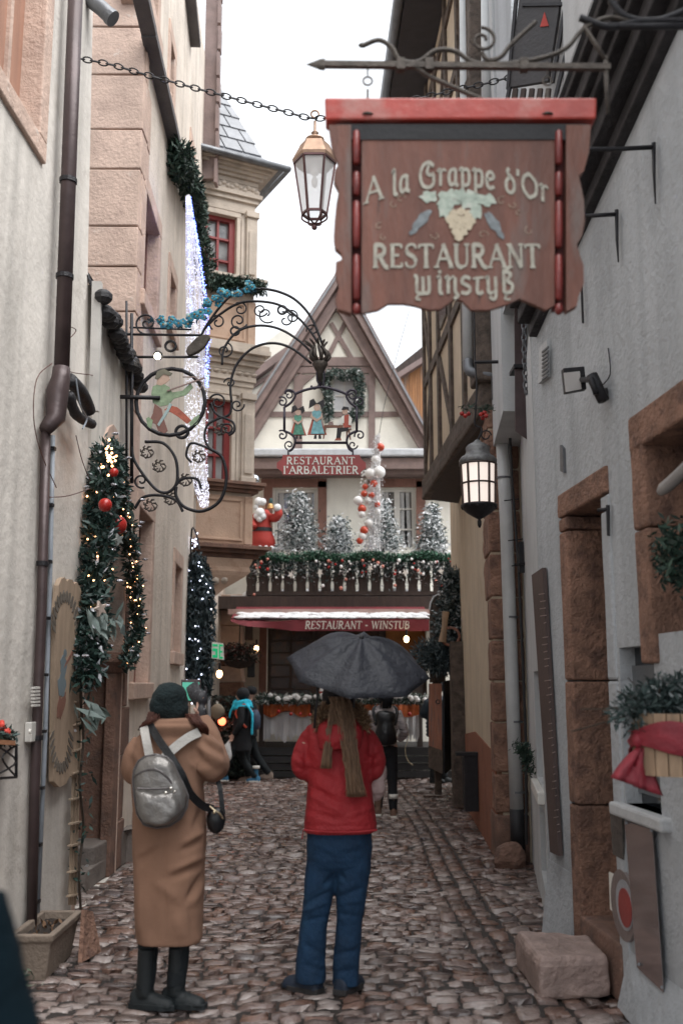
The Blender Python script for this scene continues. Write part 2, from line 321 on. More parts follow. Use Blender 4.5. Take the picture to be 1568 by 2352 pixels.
# ------------------------------------------------------------------ lettering drawn with a broad pen
GLY = {  # strokes on a 0..1 x 0..1 box, 'w' advance; t = thick, n = thin, s = serif tick
 'A': (0.95, [('t', [(0.47, 1), (0.9, 0)]), ('n', [(0.5, 1), (0.1, 0)]), ('n', [(0.24, 0.36), (0.74, 0.36)]), ('s', (0.1, 0)), ('s', (0.88, 0))]),
 'B': (0.78, [('t', [(0.16, 0), (0.16, 1)]), ('n', [(0.16, 0.98), (0.45, 0.98), (0.6, 0.86), (0.6, 0.66), (0.45, 0.54), (0.16, 0.54)]), ('t', [(0.3, 0.54), (0.52, 0.5), (0.66, 0.36), (0.66, 0.16), (0.5, 0.03), (0.16, 0.02)])]),
 'D': (0.85, [('t', [(0.16, 0), (0.16, 1)]), ('t', [(0.16, 0.98), (0.48, 0.95), (0.72, 0.72), (0.72, 0.28), (0.48, 0.05), (0.16, 0.02)])]),
 'E': (0.72, [('t', [(0.16, 0), (0.16, 1)]), ('n', [(0.05, 0.98), (0.6, 0.98), (0.61, 0.84)]), ('n', [(0.16, 0.52), (0.5, 0.52)]), ('n', [(0.05, 0.02), (0.62, 0.02), (0.64, 0.18)])]),
 'I': (0.38, [('t', [(0.19, 0), (0.19, 1)]), ('s', (0.19, 0)), ('s', (0.19, 1))]),
 'L': (0.68, [('t', [(0.16, 0), (0.16, 1)]), ('n', [(0.05, 0.02), (0.58, 0.02), (0.62, 0.2)]), ('s', (0.16, 1))]),
 'N': (0.92, [('n', [(0.16, 0), (0.16, 1)]), ('t', [(0.14, 1), (0.76, 0)]), ('n', [(0.77, 0), (0.77, 1)]), ('s', (0.16, 0)), ('s', (0.77, 1)), ('s', (0.14, 1))]),
 'R': (0.85, [('t', [(0.16, 0), (0.16, 1)]), ('t', [(0.16, 0.98), (0.45, 0.97), (0.62, 0.84), (0.62, 0.64), (0.45, 0.5), (0.16, 0.5)]), ('t', [(0.38, 0.5), (0.58, 0.16), (0.72, 0), (0.82, 0.0)]), ('s', (0.16, 0))]),
 'S': (0.72, [('n', [(0.62, 0.82), (0.56, 0.96), (0.36, 1.0), (0.16, 0.9), (0.13, 0.72)]), ('t', [(0.13, 0.74), (0.24, 0.58), (0.5, 0.46), (0.62, 0.28)]), ('n', [(0.62, 0.3), (0.56, 0.08), (0.34, 0.0), (0.14, 0.06), (0.1, 0.22)])]),
 'T': (0.78, [('t', [(0.39, 0), (0.39, 1)]), ('n', [(0.04, 0.84), (0.06, 0.97), (0.72, 0.97), (0.74, 0.84)]), ('s', (0.39, 0))]),
 'U': (0.86, [('t', [(0.16, 1), (0.16, 0.3), (0.26, 0.06), (0.44, 0.0)]), ('n', [(0.44, 0.0), (0.64, 0.08), (0.72, 0.3), (0.72, 1)]), ('s', (0.16, 1)), ('s', (0.72, 1))]),
 'W': (1.2, [('t', [(0.08, 1), (0.36, 0)]), ('n', [(0.36, 0), (0.58, 0.95)]), ('t', [(0.58, 1), (0.84, 0)]), ('n', [(0.84, 0), (1.08, 1)]), ('s', (0.08, 1)), ('s', (1.08, 1))]),
 '-': (0.5, [('t', [(0.1, 0.42), (0.4, 0.42)])]), ' ': (0.42, []), "'": (0.25, [('t', [(0.12, 1.02), (0.1, 0.78)])]),
 '5': (0.7, [('t', [(0.6, 0.95), (0.15, 0.95), (0.15, 0.55), (0.6, 0.55), (0.6, 0.05), (0.1, 0.05)])]),
 # blackletter lower case
 'i': (0.36, [('t', [(0.1, 0.62), (0.2, 0.66), (0.2, 0.06), (0.32, 0)]), ('t', [(0.17, 0.84), (0.25, 0.9)])]),
 'n': (0.66, [('t', [(0.06, 0.6), (0.17, 0.66), (0.17, 0.0)]), ('n', [(0.17, 0.5), (0.4, 0.68), (0.5, 0.6)]), ('t', [(0.5, 0.62), (0.5, 0.08), (0.62, -0.08), (0.45, -0.22)])]),
 'w': (0.95, [('t', [(0.02, 0.72), (0.14, 0.64), (0.14, 0.1), (0.26, 0)]), ('t', [(0.42, 0.66), (0.42, 0.04), (0.28, 0)]), ('t', [(0.7, 0.7), (0.7, 0.1), (0.55, 0), (0.42, 0.06)]), ('n', [(0.26, 0), (0.1, -0.22), (0.3, -0.26)])]),
 's': (0.55, [('t', [(0.48, 0.6), (0.26, 0.68), (0.12, 0.56), (0.14, 0.42), (0.42, 0.28), (0.46, 0.12), (0.3, 0.0), (0.08, 0.05)])]),
 't': (0.5, [('t', [(0.24, 0.66), (0.2, 0.1), (0.32, 0), (0.46, 0.06)]), ('n', [(0.02, 0.6), (0.5, 0.66)])]),
 'u': (0.7, [('t', [(0.06, 0.6), (0.16, 0.66), (0.16, 0.1), (0.3, 0)]), ('n', [(0.3, 0), (0.5, 0.12)]), ('t', [(0.5, 0.66), (0.5, -0.1), (0.36, -0.24), (0.24, -0.14)])]),
 'b': (0.75, [('t', [(0.14, 0.95), (0.14, 0.05)]), ('n', [(0.14, 0.95), (0.42, 1.0)]), ('t', [(0.16, 0.9), (0.46, 0.78), (0.3, 0.52), (0.52, 0.34), (0.44, 0.06), (0.14, 0.02)]), ('n', [(0.3, -0.0), (0.16, -0.22), (0.4, -0.24)])]),
 'l': (0.36, [('t', [(0.1, 0.9), (0.18, 0.98), (0.18, 0.06), (0.32, 0.0)])]),
 'a': (0.62, [('t', [(0.44, 0.66), (0.2, 0.6), (0.12, 0.3), (0.2, 0.02), (0.42, 0.12)]), ('t', [(0.46, 0.66), (0.46, 0.08), (0.58, 0)])]),
 'r': (0.5, [('t', [(0.06, 0.6), (0.18, 0.66), (0.18, 0.02)]), ('n', [(0.18, 0.5), (0.34, 0.68), (0.46, 0.6)])]),
 'p': (0.66, [('t', [(0.06, 0.6), (0.18, 0.66), (0.18, -0.28)]), ('t', [(0.18, 0.62), (0.42, 0.66), (0.52, 0.5), (0.5, 0.12), (0.34, 0.0), (0.18, 0.06)])]),
 'e': (0.55, [('t', [(0.14, 0.34), (0.44, 0.44), (0.4, 0.62), (0.24, 0.66), (0.12, 0.5), (0.12, 0.14), (0.26, 0.0), (0.46, 0.08)])]),
 'd': (0.62, [('t', [(0.28, 0.98), (0.2, 0.8), (0.5, 0.5), (0.5, 0.14), (0.34, 0.0), (0.16, 0.08), (0.12, 0.4), (0.3, 0.62)])]),
 'o': (0.62, [('t', [(0.3, 0.68), (0.12, 0.5), (0.12, 0.16), (0.3, 0.0), (0.5, 0.16), (0.5, 0.5), (0.3, 0.68)])]),
 'G': (0.95, [('t', [(0.78, 0.84), (0.56, 1.02), (0.26, 0.92), (0.1, 0.55), (0.22, 0.12), (0.52, -0.02), (0.76, 0.12), (0.78, 0.45)]), ('t', [(0.56, 0.98), (0.46, 0.62), (0.62, 0.5), (0.8, 0.55)])]),
 'O': (0.9, [('t', [(0.42, 0.98), (0.14, 0.75), (0.12, 0.3), (0.4, 0.0)]), ('t', [(0.4, 0.0), (0.72, 0.2), (0.76, 0.68), (0.42, 0.98)])]),
}
def text_mb(txt, fn, h, pen=0.13, thin=0.5, space=0.0, slant=0.0, depth=0.004, swash=None):
    """fn(x, z) -> point, normal offset handled by caller; x in metres along the line, z height.  Returns MB and width"""
    quads = []; x0 = 0.0
    for ch in txt:
        wd, st = GLY[ch]
        for kind, pts in st:
            if kind == 's': quads.append(('r', [(pts[0]-0.13, pts[1]), (pts[0]+0.13, pts[1])], pen*0.45, x0))
            else: quads.append(('r', pts, pen if kind == 't' else pen*thin, x0))
        x0 += wd+space
    mb = MB()
    for qi, (_, pts, w_, xo) in enumerate(quads):
        dpt = depth*(1+0.13*(qi % 9))
        p = [Vector((a+xo+slant*b, b)) for a, b in pts]; Lf = []; Rt = []; straight = len(p) == 2
        if not straight: p = [Vector((k_.x, k_.y)) for k_ in smoothpath([(k_.x, k_.y, 0) for k_ in p], 4)]
        n = len(p)
        for i in range(n):
            t = (p[min(i+1, n-1)]-p[max(i-1, 0)]); t = t.normalized() if t.length > 0 else Vector((1, 0))
            nn = Vector((-t.y, t.x))*w_/2; ext = t*(w_*0.12 if i == n-1 else (-w_*0.12 if i == 0 else 0))
            Lf.append(p[i]+nn+ext); Rt.append(p[i]-nn+ext)
        for i in range(n-1):
            q = [fn(a.x*h, a.y*h) for a in (Lf[i], Rt[i], Rt[i+1], Lf[i+1])]
            mb.add([k[0] for k in q]+[k[0]+k[1]*dpt for k in q], [(0, 1, 2, 3), (7, 6, 5, 4)]+[(i_, (i_+1) % 4, 4+(i_+1) % 4, 4+i_) for i_ in range(4)])
    return mb
def text_w(txt, h, space=0.0): return sum(GLY[c][0]+space for c in txt)*h
# ------------------------------------------------------------------ shared materials
M('bark', (0.05, 0.035, 0.025), rough=0.9, bscale=60, bump=0.6)
mPL1 = M('plaster_warm_white', (0.68, 0.635, 0.58), rough=0.92, var=0.14, scale=1.3, bump=0.3, bscale=14, col2=(0.54, 0.49, 0.43), f2=0.56, s2=0.9, streak=0.6, col3=(0.42, 0.36, 0.31), s3=2.4, t3=0.63, dist=0.03)
mPL2 = M('plaster_cream', (0.68, 0.60, 0.52), rough=0.92, var=0.14, scale=1.5, bump=0.5, bscale=16, col2=(0.56, 0.48, 0.40), f2=0.55, s2=1.2, streak=0.45, dist=0.03)
mGR = M('plaster_grey', (0.44, 0.46, 0.48), rough=0.92, var=0.10, scale=1.6, bump=0.6, bscale=22, col2=(0.32, 0.335, 0.35), f2=0.52, s2=0.8, streak=0.45, col3=(0.27, 0.28, 0.295), s3=2.2, t3=0.63, dist=0.03)
mGRl = M('plaster_pale_grey', (0.50, 0.51, 0.515), rough=0.9, var=0.08, scale=2, bump=0.4, bscale=25, streak=0.3)
mTAN = M('plaster_tan', (0.57, 0.475, 0.36), rough=0.93, var=0.12, scale=2, bump=0.5, bscale=40, col2=(0.47, 0.37, 0.255), f2=0.57, s2=1.5, streak=0.3)
mTER = M('plaster_terracotta', (0.27, 0.105, 0.06), rough=0.92, var=0.25, scale=3, bump=0.5, bscale=30, col2=(0.19, 0.085, 0.055), f2=0.53, s2=3)
mSSp = M('sandstone_pink', (0.56, 0.41, 0.335), rough=0.9, var=0.18, scale=2.4, bump=0.7, bscale=28, col2=(0.47, 0.34, 0.28), f2=0.5, s2=5, col3=(0.60, 0.52, 0.46), s3=3, t3=0.62)
mSSr = M('sandstone_red', (0.285, 0.16, 0.112), rough=0.9, var=0.35, scale=5, bump=1.0, bscale=30, col2=(0.15, 0.085, 0.065), f2=0.5, s2=7, dist=0.04)
mSSd = M('sandstone_brown', (0.20, 0.115, 0.085), rough=0.88, var=0.3, scale=4, bump=0.8, bscale=30, col2=(0.13, 0.085, 0.07), f2=0.5, s2=6)
mSTN = M('carved_stone', (0.53, 0.46, 0.39), rough=0.9, var=0.16, scale=3, bump=0.5, bscale=35, col2=(0.34, 0.29, 0.25), f2=0.58, s2=4, streak=0.35)
mSTNp = M('panel_stone', (0.48, 0.34, 0.255), rough=0.9, var=0.14, scale=2.5, bump=0.4, bscale=30, col2=(0.38, 0.25, 0.18), f2=0.55, s2=4)
mCRE = M('render_cream', (0.76, 0.735, 0.66), rough=0.9, var=0.07, scale=2, bump=0.25, bscale=30, streak=0.15)
mTIM = M('timber_painted', (0.215, 0.155, 0.142), rough=0.7, var=0.2, scale=4, bump=0.4, bscale=30, stretch=(1, 1, 1))
mTIMr = M('timber_reddish', (0.21, 0.105, 0.08), rough=0.75, var=0.25, scale=5, bump=0.4, bscale=30)
mDW = M('wood_dark', (0.045, 0.03, 0.025), rough=0.75, var=0.35, scale=5, bump=0.6, bscale=35, stretch=(3, 3, 0.5))
mWW = M('wood_weathered', (0.10, 0.075, 0.06), rough=0.85, var=0.45, scale=7, bump=0.9, bscale=30, col2=(0.05, 0.038, 0.03), f2=0.5, s2=9)
mIR = M('wrought_iron', (0.02, 0.019, 0.022), rough=0.45, var=0.25, scale=20, bump=0.3, bscale=90, metal=0.4)
mIRg = M('wrought_iron_worn', (0.075, 0.062, 0.052), rough=0.5, var=0.35, scale=22, bump=0.4, bscale=80, metal=0.5)
mDK = M('dark_interior', (0.012, 0.012, 0.015), rough=0.6, bump=0)
mZN = M('zinc_grey', (0.15, 0.155, 0.165), rough=0.45, var=0.2, scale=6, bump=0.15, bscale=30, metal=0.5, col2=(0.09, 0.09, 0.10), f2=0.55, s2=5)
mPW = M('pipe_white', (0.50, 0.51, 0.51), rough=0.45, var=0.1, scale=5, bump=0.1, bscale=30, streak=0.4)
mSL = M('slate', (0.23, 0.24, 0.26), rough=0.5, var=0.18, scale=6, bump=0.3, bscale=30)
mBT = M('tile_black', (0.018, 0.017, 0.02), rough=0.6, var=0.4, scale=10, bump=0.5, bscale=40)
mRW = M('window_red_paint', (0.22, 0.03, 0.03), rough=0.5, var=0.15, bump=0.15)
mWP = M('window_white_paint', (0.62, 0.60, 0.56), rough=0.5, var=0.08, bump=0.1)
mSN = M('snow', (0.80, 0.81, 0.83), rough=0.7, var=0.05, scale=20, bump=0.8, bscale=50)
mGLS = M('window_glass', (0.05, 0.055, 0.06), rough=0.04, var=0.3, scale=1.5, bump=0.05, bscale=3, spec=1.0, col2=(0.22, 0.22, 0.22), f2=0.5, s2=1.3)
mGLD = M('dark_glass', (0.016, 0.018, 0.022), rough=0.08, var=0.3, scale=1.5, bump=0.05, bscale=3, spec=0.8)
mWHT = M('paint_white', (0.72, 0.70, 0.64), rough=0.6, var=0.08, scale=20, bump=0.1)
mRED = M('ornament_red', (0.35, 0.02, 0.015), rough=0.25, var=0.2, bump=0)
mORG = M('ornament_orange', (0.52, 0.065, 0.028), rough=0.3, var=0.25, scale=12, bump=0)
mORW = M('ornament_white', (0.78, 0.77, 0.76), rough=0.35, var=0.05, bump=0)
eW = EM('bulb_warm', (1.0, 0.62, 0.30), 5.0)
eA = EM('bulb_amber', (1.0, 0.45, 0.20), 3.0)
eC = EM('bulb_cool', (0.72, 0.78, 1.0), 1.6)
eB = EM('bulb_blue', (0.15, 0.22, 1.0), 2.0)
# ------------------------------------------------------------------ wall planes
class Pl:
    def __init__(s, p0, d, toward=(0, 8)):
        s.p0 = Vector((*p0, 0)); s.d = Vector((*d, 0)).normalized(); s.n = Vector((s.d.y, -s.d.x, 0))
        if (Vector((*toward, 0))-s.p0).dot(s.n) < 0: s.n = -s.n
    def at(s, t, z, o=0.0): return s.p0+s.d*t+Vector((0, 0, z))+s.n*o
    def hit(s, u, v, o=0.0):
        r = Vector(ray(u, v)); c = Vector((0, 0, CAMZ)); k = (s.p0+s.n*o-c).dot(s.n)/r.dot(s.n); return c+r*k
    def st(s, u, v, o=0.0):
        h = s.hit(u, v, o)-s.p0; return (h.dot(s.d), h.z)
    def poly(s, mb, uv, d0, d1):    # prism between two distances in front of the wall
        return mb.prism([s.hit(u, v, d0) for u, v in uv], s.n*(d1-d0))
    def poly2(s, mb, tz, d0, d1): return mb.prism([s.at(t, z, d0) for t, z in tz], s.n*(d1-d0))
    def rect(s, mb, t0, t1, z0, z1, d0, d1): return s.poly2(mb, [(t0, z0), (t1, z0), (t1, z1), (t0, z1)], d0, d1)
L1 = Pl((-2.1, 0), (0.02, 1)); L2 = Pl((-1.65, 0), (-0.046, 1))
R0 = Pl((1.98, 0), (-0.075, 1)); R0b = Pl((0.397, 0), (0.1433, 1)); R1 = Pl((0.953, 0), (0.0557, 1)); R1u = Pl((1.90, 0), (-0.04, 1))
RC = Pl((0, 20.5), (1, 0))
def front(root, pl, outer, holes, mat, name='wall', depth=0.28, deep=2.5, bodymat=None):
    """wall with real openings, and the dark body of the house behind it"""
    wall_mesh(lambda a, b: pl.at(a, b), outer, holes, -pl.n, depth).build(name, mat, root)
    b = MB(); b.prism([pl.at(a, z, -depth-0.002) for a, z in outer], -pl.n*deep); b.build('house_body', bodymat or mDK, root)
def uvs(pl, *q): return [pl.st(u, v) for u, v in q]

# ------------------------------------------------------------------ ground
g = MB(); g.prism([(-300, -60, -0.08), (300, -60, -0.08), (300, 500, -0.08), (-300, 500, -0.08)], (0, 0, 0.03))
mGND = M('ground_mortar', (0.032, 0.026, 0.023), rough=0.6, var=0.4, scale=9, bump=0.8, bscale=60)
tag(g.build('ground', mGND), 'dark wet mortar bed under the cobbles', kind='structure')
mCOB = M('cobble_wet', (0.2, 0.14, 0.12), rough=0.27, var=0.30, scale=16, bump=0.8, bscale=32, dist=0.014, spec=0.8, coat=0.35,
         island=[(0, (0.15, 0.098, 0.082)), (0.18, (0.235, 0.165, 0.145)), (0.36, (0.31, 0.24, 0.215)), (0.54, (0.175, 0.13, 0.115)), (0.68, (0.38, 0.315, 0.29)), (0.82, (0.22, 0.13, 0.10)), (0.93, (0.13, 0.10, 0.095))])
nn_ = mCOB.node_tree; rn = nn_.nodes.new('ShaderNodeTexNoise'); rn.inputs['Scale'].default_value = 2.2; rn.inputs['Detail'].default_value = 6; tn = nn_.nodes.new('ShaderNodeTexCoord'); rm = nn_.nodes.new('ShaderNodeMapRange')
rm.inputs['From Min'].default_value = 0.38; rm.inputs['From Max'].default_value = 0.62; rm.inputs['To Min'].default_value = 0.10; rm.inputs['To Max'].default_value = 0.36
nn_.links.new(tn.outputs['Object'], rn.inputs['Vector']); nn_.links.new(rn.outputs[0], rm.inputs['Value']); nn_.links.new(rm.outputs[0], nn_.nodes['Principled BSDF'].inputs['Roughness'])   # wet patches
stones = []                                   # centre x, y, half-vector a (x, y), half-vector b (x, y)
def bend(x): return 0.06*math.sin(x*1.1+0.5)+0.015*math.sin(x*2.6)
y = 3.6
while y < 25:
    dy = 0.086*random.uniform(0.75, 1.35); x = -3.3+random.random()*0.2
    while x < 0.70:
        wd = random.uniform(0.09, 0.225); yy = y+bend(x+wd/2)+random.uniform(-0.006, 0.006); sl = (bend(x+wd)-bend(x))
        if x < -1.35: sl += -0.05*(wd); yy += 0.25*max(0, (-1.35-x))
        stones.append((x+wd/2, yy, wd/2-0.006, sl/2, random.uniform(-0.006, 0.006), dy/2*random.uniform(0.9, 1.04)-0.003)); x += wd
    y += dy
for x0, wd in ((0.70, 0.13), (0.83, 0.15), (0.98, 0.14)):      # courses that run with the gutter
    y = 3.6
    while y < 20:
        ln = random.uniform(0.14, 0.26); ym = y+ln/2; xo = 0.05*math.sin(ym*0.6)+(0.012*(13-ym))
        stones.append((x0+wd/2+xo, ym, wd/2-0.006, 0.01, 0.004, ln/2-0.006)); y += ln
y = 3.4
while y < 21:                                  # tilted courses towards the right-hand houses
    dy = 0.115*random.uniform(0.8, 1.35); x = 1.13
    while x < 2.9:
        wd = random.uniform(0.11, 0.24); ym = y+(x-1.1)*0.33+0.05*math.sin(x*4+y); xo = 0.05*math.sin(ym*0.6)+(0.012*(13-ym))*max(0, 1-(x-1.13))
        stones.append((x+wd/2+xo, ym, wd/2-0.008, wd*0.16, -0.01, dy/2-0.007)); x += wd
    y += dy
S = np.array(stones); n = len(S); k = 6; e = np.linspace(-1, 1, k); gx, gy = np.meshgrid(e, e, indexing='ij')
ring = (np.abs(gx) > 0.99) | (np.abs(gy) > 0.99)
rr = np.where(ring, 1.0, 0.80/0.6*1.0); ux = np.where(ring, gx, np.sign(gx)*np.abs(gx)*1.56); uy = np.where(ring, gy, np.sign(gy)*np.abs(gy)*1.56)
ux = np.clip(ux, -1, 1); uy = np.clip(uy, -1, 1)
cor = 1-0.05*(np.abs(ux)*np.abs(uy))**2; ux = ux*cor; uy = uy*cor
X = S[:, 0, None, None]+ux*S[:, 2, None, None]+uy*S[:, 4, None, None]; Yv = S[:, 1, None, None]+ux*S[:, 3, None, None]+uy*S[:, 5, None, None]
def lumpy(x, y): return 0.016*np.sin(x*2.1+1)*np.cos(y*0.9)+0.008*np.sin(x*5.3+y*3.7)
tiltx, tilty = rng.normal(0, 0.005, (n, 1, 1)), rng.normal(0.002, 0.007, (n, 1, 1)); hh = rng.normal(0, 0.004, (n, 1, 1))
Z = lumpy(X, Yv)+hh+tiltx*ux+tilty*uy+rng.normal(0, 0.0030, X.shape)+0.002*(1-ux**2)*(1-uy**2)
X = X+rng.normal(0, 0.0055, X.shape); Yv = Yv+rng.normal(0, 0.0055, X.shape)
Z = np.where(ring, Z-0.035, Z); Z = np.where(~ring & ((np.abs(gx) > 0.59) | (np.abs(gy) > 0.59)), Z-0.003+rng.normal(0, 0.002, Z.shape), Z)
mxs = np.linspace(-3.6, 3.2, 137); mys = np.linspace(3.0, 25.5, 300); MX, MY = np.meshgrid(mxs, mys, indexing='ij')
MZ = lumpy(MX, MY)-0.013+rng.normal(0, 0.0025, MX.shape); ii = np.arange(MX.size).reshape(MX.shape)
mo = mesh('joint_sand', np.stack([MX, MY, MZ], -1).reshape(-1, 3), np.stack([ii[:-1, :-1], ii[1:, :-1], ii[1:, 1:], ii[:-1, 1:]], -1).reshape(-1, 4), mGND); tag(mo, 'dark damp sand filling the joints between the cobbles', kind='structure')
V = np.stack([X, Yv, Z], -1).reshape(-1, 3); idx = np.arange(k*k).reshape(k, k)
q = np.stack([idx[:-1, :-1], idx[1:, :-1], idx[1:, 1:], idx[:-1, 1:]], -1).reshape(-1, 4)
F = (q[None]+(np.arange(n)*k*k)[:, None, None]).reshape(-1, 4)
street = mesh('street', V, F, mCOB)
fr_ = ring[:-1, :-1] | ring[1:, :-1] | ring[1:, 1:] | ring[:-1, 1:]
street.data.polygons.foreach_set('use_smooth', np.tile(~fr_.reshape(-1), n)); tag(street, 'wet pinkish cobblestone lane', kind='structure')

# ------------------------------------------------------------------ left: near white house
z_top = 7.7
H = thing('plaster_house', 'near house with off-white plaster and a brown drainpipe down its front', 'house', L1.at(5, 0))
win1 = uvs(L1, (-60, 420), (97, 325), (97, -400), (-60, -600))
win1 = [(4.5, L1.st(97, 330)[1]), (L1.st(97, 330)[0], L1.st(97, 330)[1]), (L1.st(97, 330)[0], 7.6), (4.5, 7.6)]
front(H, L1, [(1.5, -0.1), (7.55, -0.1), (7.55, 3.0), (7.25, 4.9), (7.0, z_top), (1.5, z_top)], [win1], mPL1)
w1r = win1[1][0]; w1z = win1[0][1]
m = MB(); L1.rect(m, 4.4, w1r+0.02, w1z-0.14, w1z, -0.20, 0.03); L1.rect(m, w1r-0.13, w1r+0.02, w1z, 7.6, -0.2, 0.03)
wf = m.build('window_frame', mSSp, H, bevel=0.01)
m = MB(); L1.rect(m, 4.5, w1r-0.13, w1z, 7.6, -0.16, -0.12); m.build('shutter', M('shutter_terracotta', (0.36, 0.19, 0.13), rough=0.7, stretch=(4, 4, 0.4), bump=0.3), H)
m = MB()
for t in (4.75, 5.05, 5.35, 5.65): L1.rect(m, t, t+0.05, w1z+0.1, 7.5, -0.12, -0.095)
m.pieces('shutter_batten', mSSp, H)

# porch wall with arched opening, tile canopy
PW = thing('porch_wall', 'arched porch wall with a black tile canopy between the two left houses', 'wall', L2.at(8.8, 0))
pw = Pl((L1.at(7.55, 0).x, 7.555), (L2.at(9.62, 0).x-L1.at(7.55, 0).x, 2.065)); pwl = 2.06
arch = [(0.06, 0.0), (1.98, 0.0), (1.98, 2.3)]+[(1.02+0.96*math.cos(a), 2.3+1.55*math.sin(a)) for a in np.linspace(0.12, math.pi-0.12, 14)]+[(0.06, 2.3)]
wall_mesh(lambda a, b: pw.at(a, b), [(0, -0.1), (pwl, -0.1), (pwl, 4.85), (0, 4.85)], [arch], -pw.n, 0.3).build('wall', mPL1, PW)
m = MB(); a0 = arch; cc = (1.02, 2.2)
outer_ = [((p[0]-cc[0])*1.035+cc[0], (p[1]-2.2)*1.06+2.2) if p[1] > 0.01 else ((p[0]-cc[0])*1.035+cc[0], 0) for p in arch]
for i in range(1, len(arch)): 
    j = (i+1) % len(arch)
    if arch[i][1] < 0.01 and arch[j][1] < 0.01: continue
    m.hexa([pw.at(*arch[i], -0.25), pw.at(*arch[j], -0.25), pw.at(*outer_[j], -0.25), pw.at(*outer_[i], -0.25)],
           [pw.at(*arch[i], 0.02), pw.at(*arch[j], 0.02), pw.at(*outer_[j], 0.02), pw.at(*outer_[i], 0.02)])
m.build('arch_surround', mSSp, PW)
m = MB()
for r_ in range(4):                            # overlapping dark tiles, ragged edge towards the lane
    for k_ in range(19):
        t = -0.32+k_*0.125+random.uniform(-0.02, 0.02); o = -0.16+r_*0.05; z = 5.02-r_*0.10
        m.hexa([pw.at(t, z+0.02, o), pw.at(t+0.118, z+0.02, o), pw.at(t+0.118, z-0.13, o+0.09+random.uniform(-0.02, 0.03)), pw.at(t, z-0.13, o+0.09)],
               [pw.at(t, z+0.055, o), pw.at(t+0.118, z+0.055, o), pw.at(t+0.118, z-0.095, o+0.09), pw.at(t, z-0.095, o+0.09+random.uniform(-0.02, 0.03))])
for k_ in range(21):
    t = -0.3+k_*0.113; m.ball(pw.at(t, 4.60+random.uniform(-.05, .05), 0.10), 0.075, 8, 5, (1, 1.0, 0.8))
m.pieces('tile_canopy', mBT, PW)
m = MB(); m.bar(pw.at(-0.30, 4.75, 0.05), pw.at(-0.2, 3.75, 0.05), 0.07, 0.07); m.build('bracket_board', M('board_white', (0.55, 0.53, 0.5), bump=0.1), PW)
# back door in the recess and far jamb with capital
m = MB(); m.box((-2.62, 8.8, 1.9), (0.1, 1.6, 3.9)); m.build('door_leaf', M('door_brown', (0.085, 0.05, 0.04), rough=0.6, stretch=(1, 6, 0.4), bump=0.5), PW)
mlam = MB(); mlam.ball((-2.35, 9.2, 3.45), 0.13, 14, 8, (1, 1, 1.5)); mlam.build('porch_lamp', M('lamp_amber_shade', (0.30, 0.11, 0.045), rough=0.35, bump=0.1), PW, smooth=True)

# steps
ST_ = thing('entrance_steps', 'two worn grey stone steps under the left garlanded arch', 'steps', (-2.2, 9.0, 0))
a1 = MB(); q1 = [G(172, 2068), G(285, 1972), G(300, 1958), G(196, 1945)]
a1.prism([G(196, 2052), G(268, 1995), (-2.65, 9.45, 0), (-2.65, 7.9, 0)], (0, 0, 0.17)); roughen(a1.build('step', mSSd if False else M('step_stone', (0.17, 0.145, 0.13), rough=0.7, var=0.3, bump=0.7, bscale=30), ST_, bevel=0.015), 0.01, 0.2)
a1 = MB(); a1.prism([(-2.12, 8.95, 0.001), G(307, 1972), (-2.0, 10.05, 0), (-2.65, 9.5, 0), (-2.65, 8.75, 0)], (0, 0, 0.32)); roughen(a1.build('step', MATS['step_stone'], ST_, bevel=0.015), 0.01, 0.2)

# ------------------------------------------------------------------ left: long cream house with sandstone corner
H2 = thing('sandstone_corner_house', 'long cream plastered house with pink sandstone corner blocks', 'house', L2.at(12, 0))
def wq(u0, u1, v0, v1):                        # rectangle on L2 from its corners in the picture
    t0, za = L2.st(u0, v0); t1, _ = L2.st(u1, v0); _, zb = L2.st(u0, v1); return [(t0, zb), (t1, zb), (t1, za), (t0, za)]
hol = [wq(334, 367, 440, 700), wq(390, 403, 622, 745), wq(391, 401, 90, 250), wq(438, 445, 330, 420), wq(317, 350, 1160, 1570), wq(401, 416, 1292, 1500), wq(345, 368, -160, 20)]
y1, y2 = 9.62, 15.8
front(H2, L2, [(y1, -0.1), (y2, -0.1), (y2, 12.5), (y1, 12.5)], hol, mPL2, deep=3.0, bodymat=mPL2)
def wframe(root, pl, q, fw, mat, d=0.02, dn=-0.26, sill=True, gls=None, mull=1, mm=None, name='window'):
    (t0, z0), (t1, _), (_, z1), _ = q
    m = MB(); pl.rect(m, t0-fw, t0+0.01, z0, z1, dn, d); pl.rect(m, t1-0.01, t1+fw, z0, z1, dn, d); pl.rect(m, t0-fw, t1+fw, z1-0.01, z1+fw*1.2, dn, d+0.003)
    pl.rect(m, t0-fw*1.1, t1+fw*1.1, z0-fw, z0+0.01, dn, d+0.04)
    f = m.build(name+'_frame', mat, root, bevel=0.012)
    m = MB(); pl.rect(m, t0, t1, z0, z1, -0.2, -0.17); m.build('pane', gls or mGLD, f)
    if mm:
        m = MB(); e = 0.045
        pl.rect(m, t0, t0+e, z0, z1, -0.17, -0.12); pl.rect(m, t1-e, t1, z0, z1, -0.17, -0.12); pl.rect(m, t0+e, t1-e, z1-e, z1, -0.17, -0.122); pl.rect(m, t0+e, t1-e, z0, z0+e, -0.17, -0.122)
        pl.rect(m, (t0+t1)/2-0.02, (t0+t1)/2+0.02, z0+e, z1-e, -0.168, -0.125)
        for i in range(1, mull+1):
            z = z0+(z1-z0)*i/(mull+1); pl.rect(m, t0+e, t1-e, z-0.012, z+0.012, -0.168, -0.13)
        m.build('sash', mm, f)
    return f
for h_ in hol: wframe(H2, L2, h_, 0.16, mSSp if h_[2][1] > 3.5 else mSSr if False else mSSp, mm=mTIMr, mull=2)
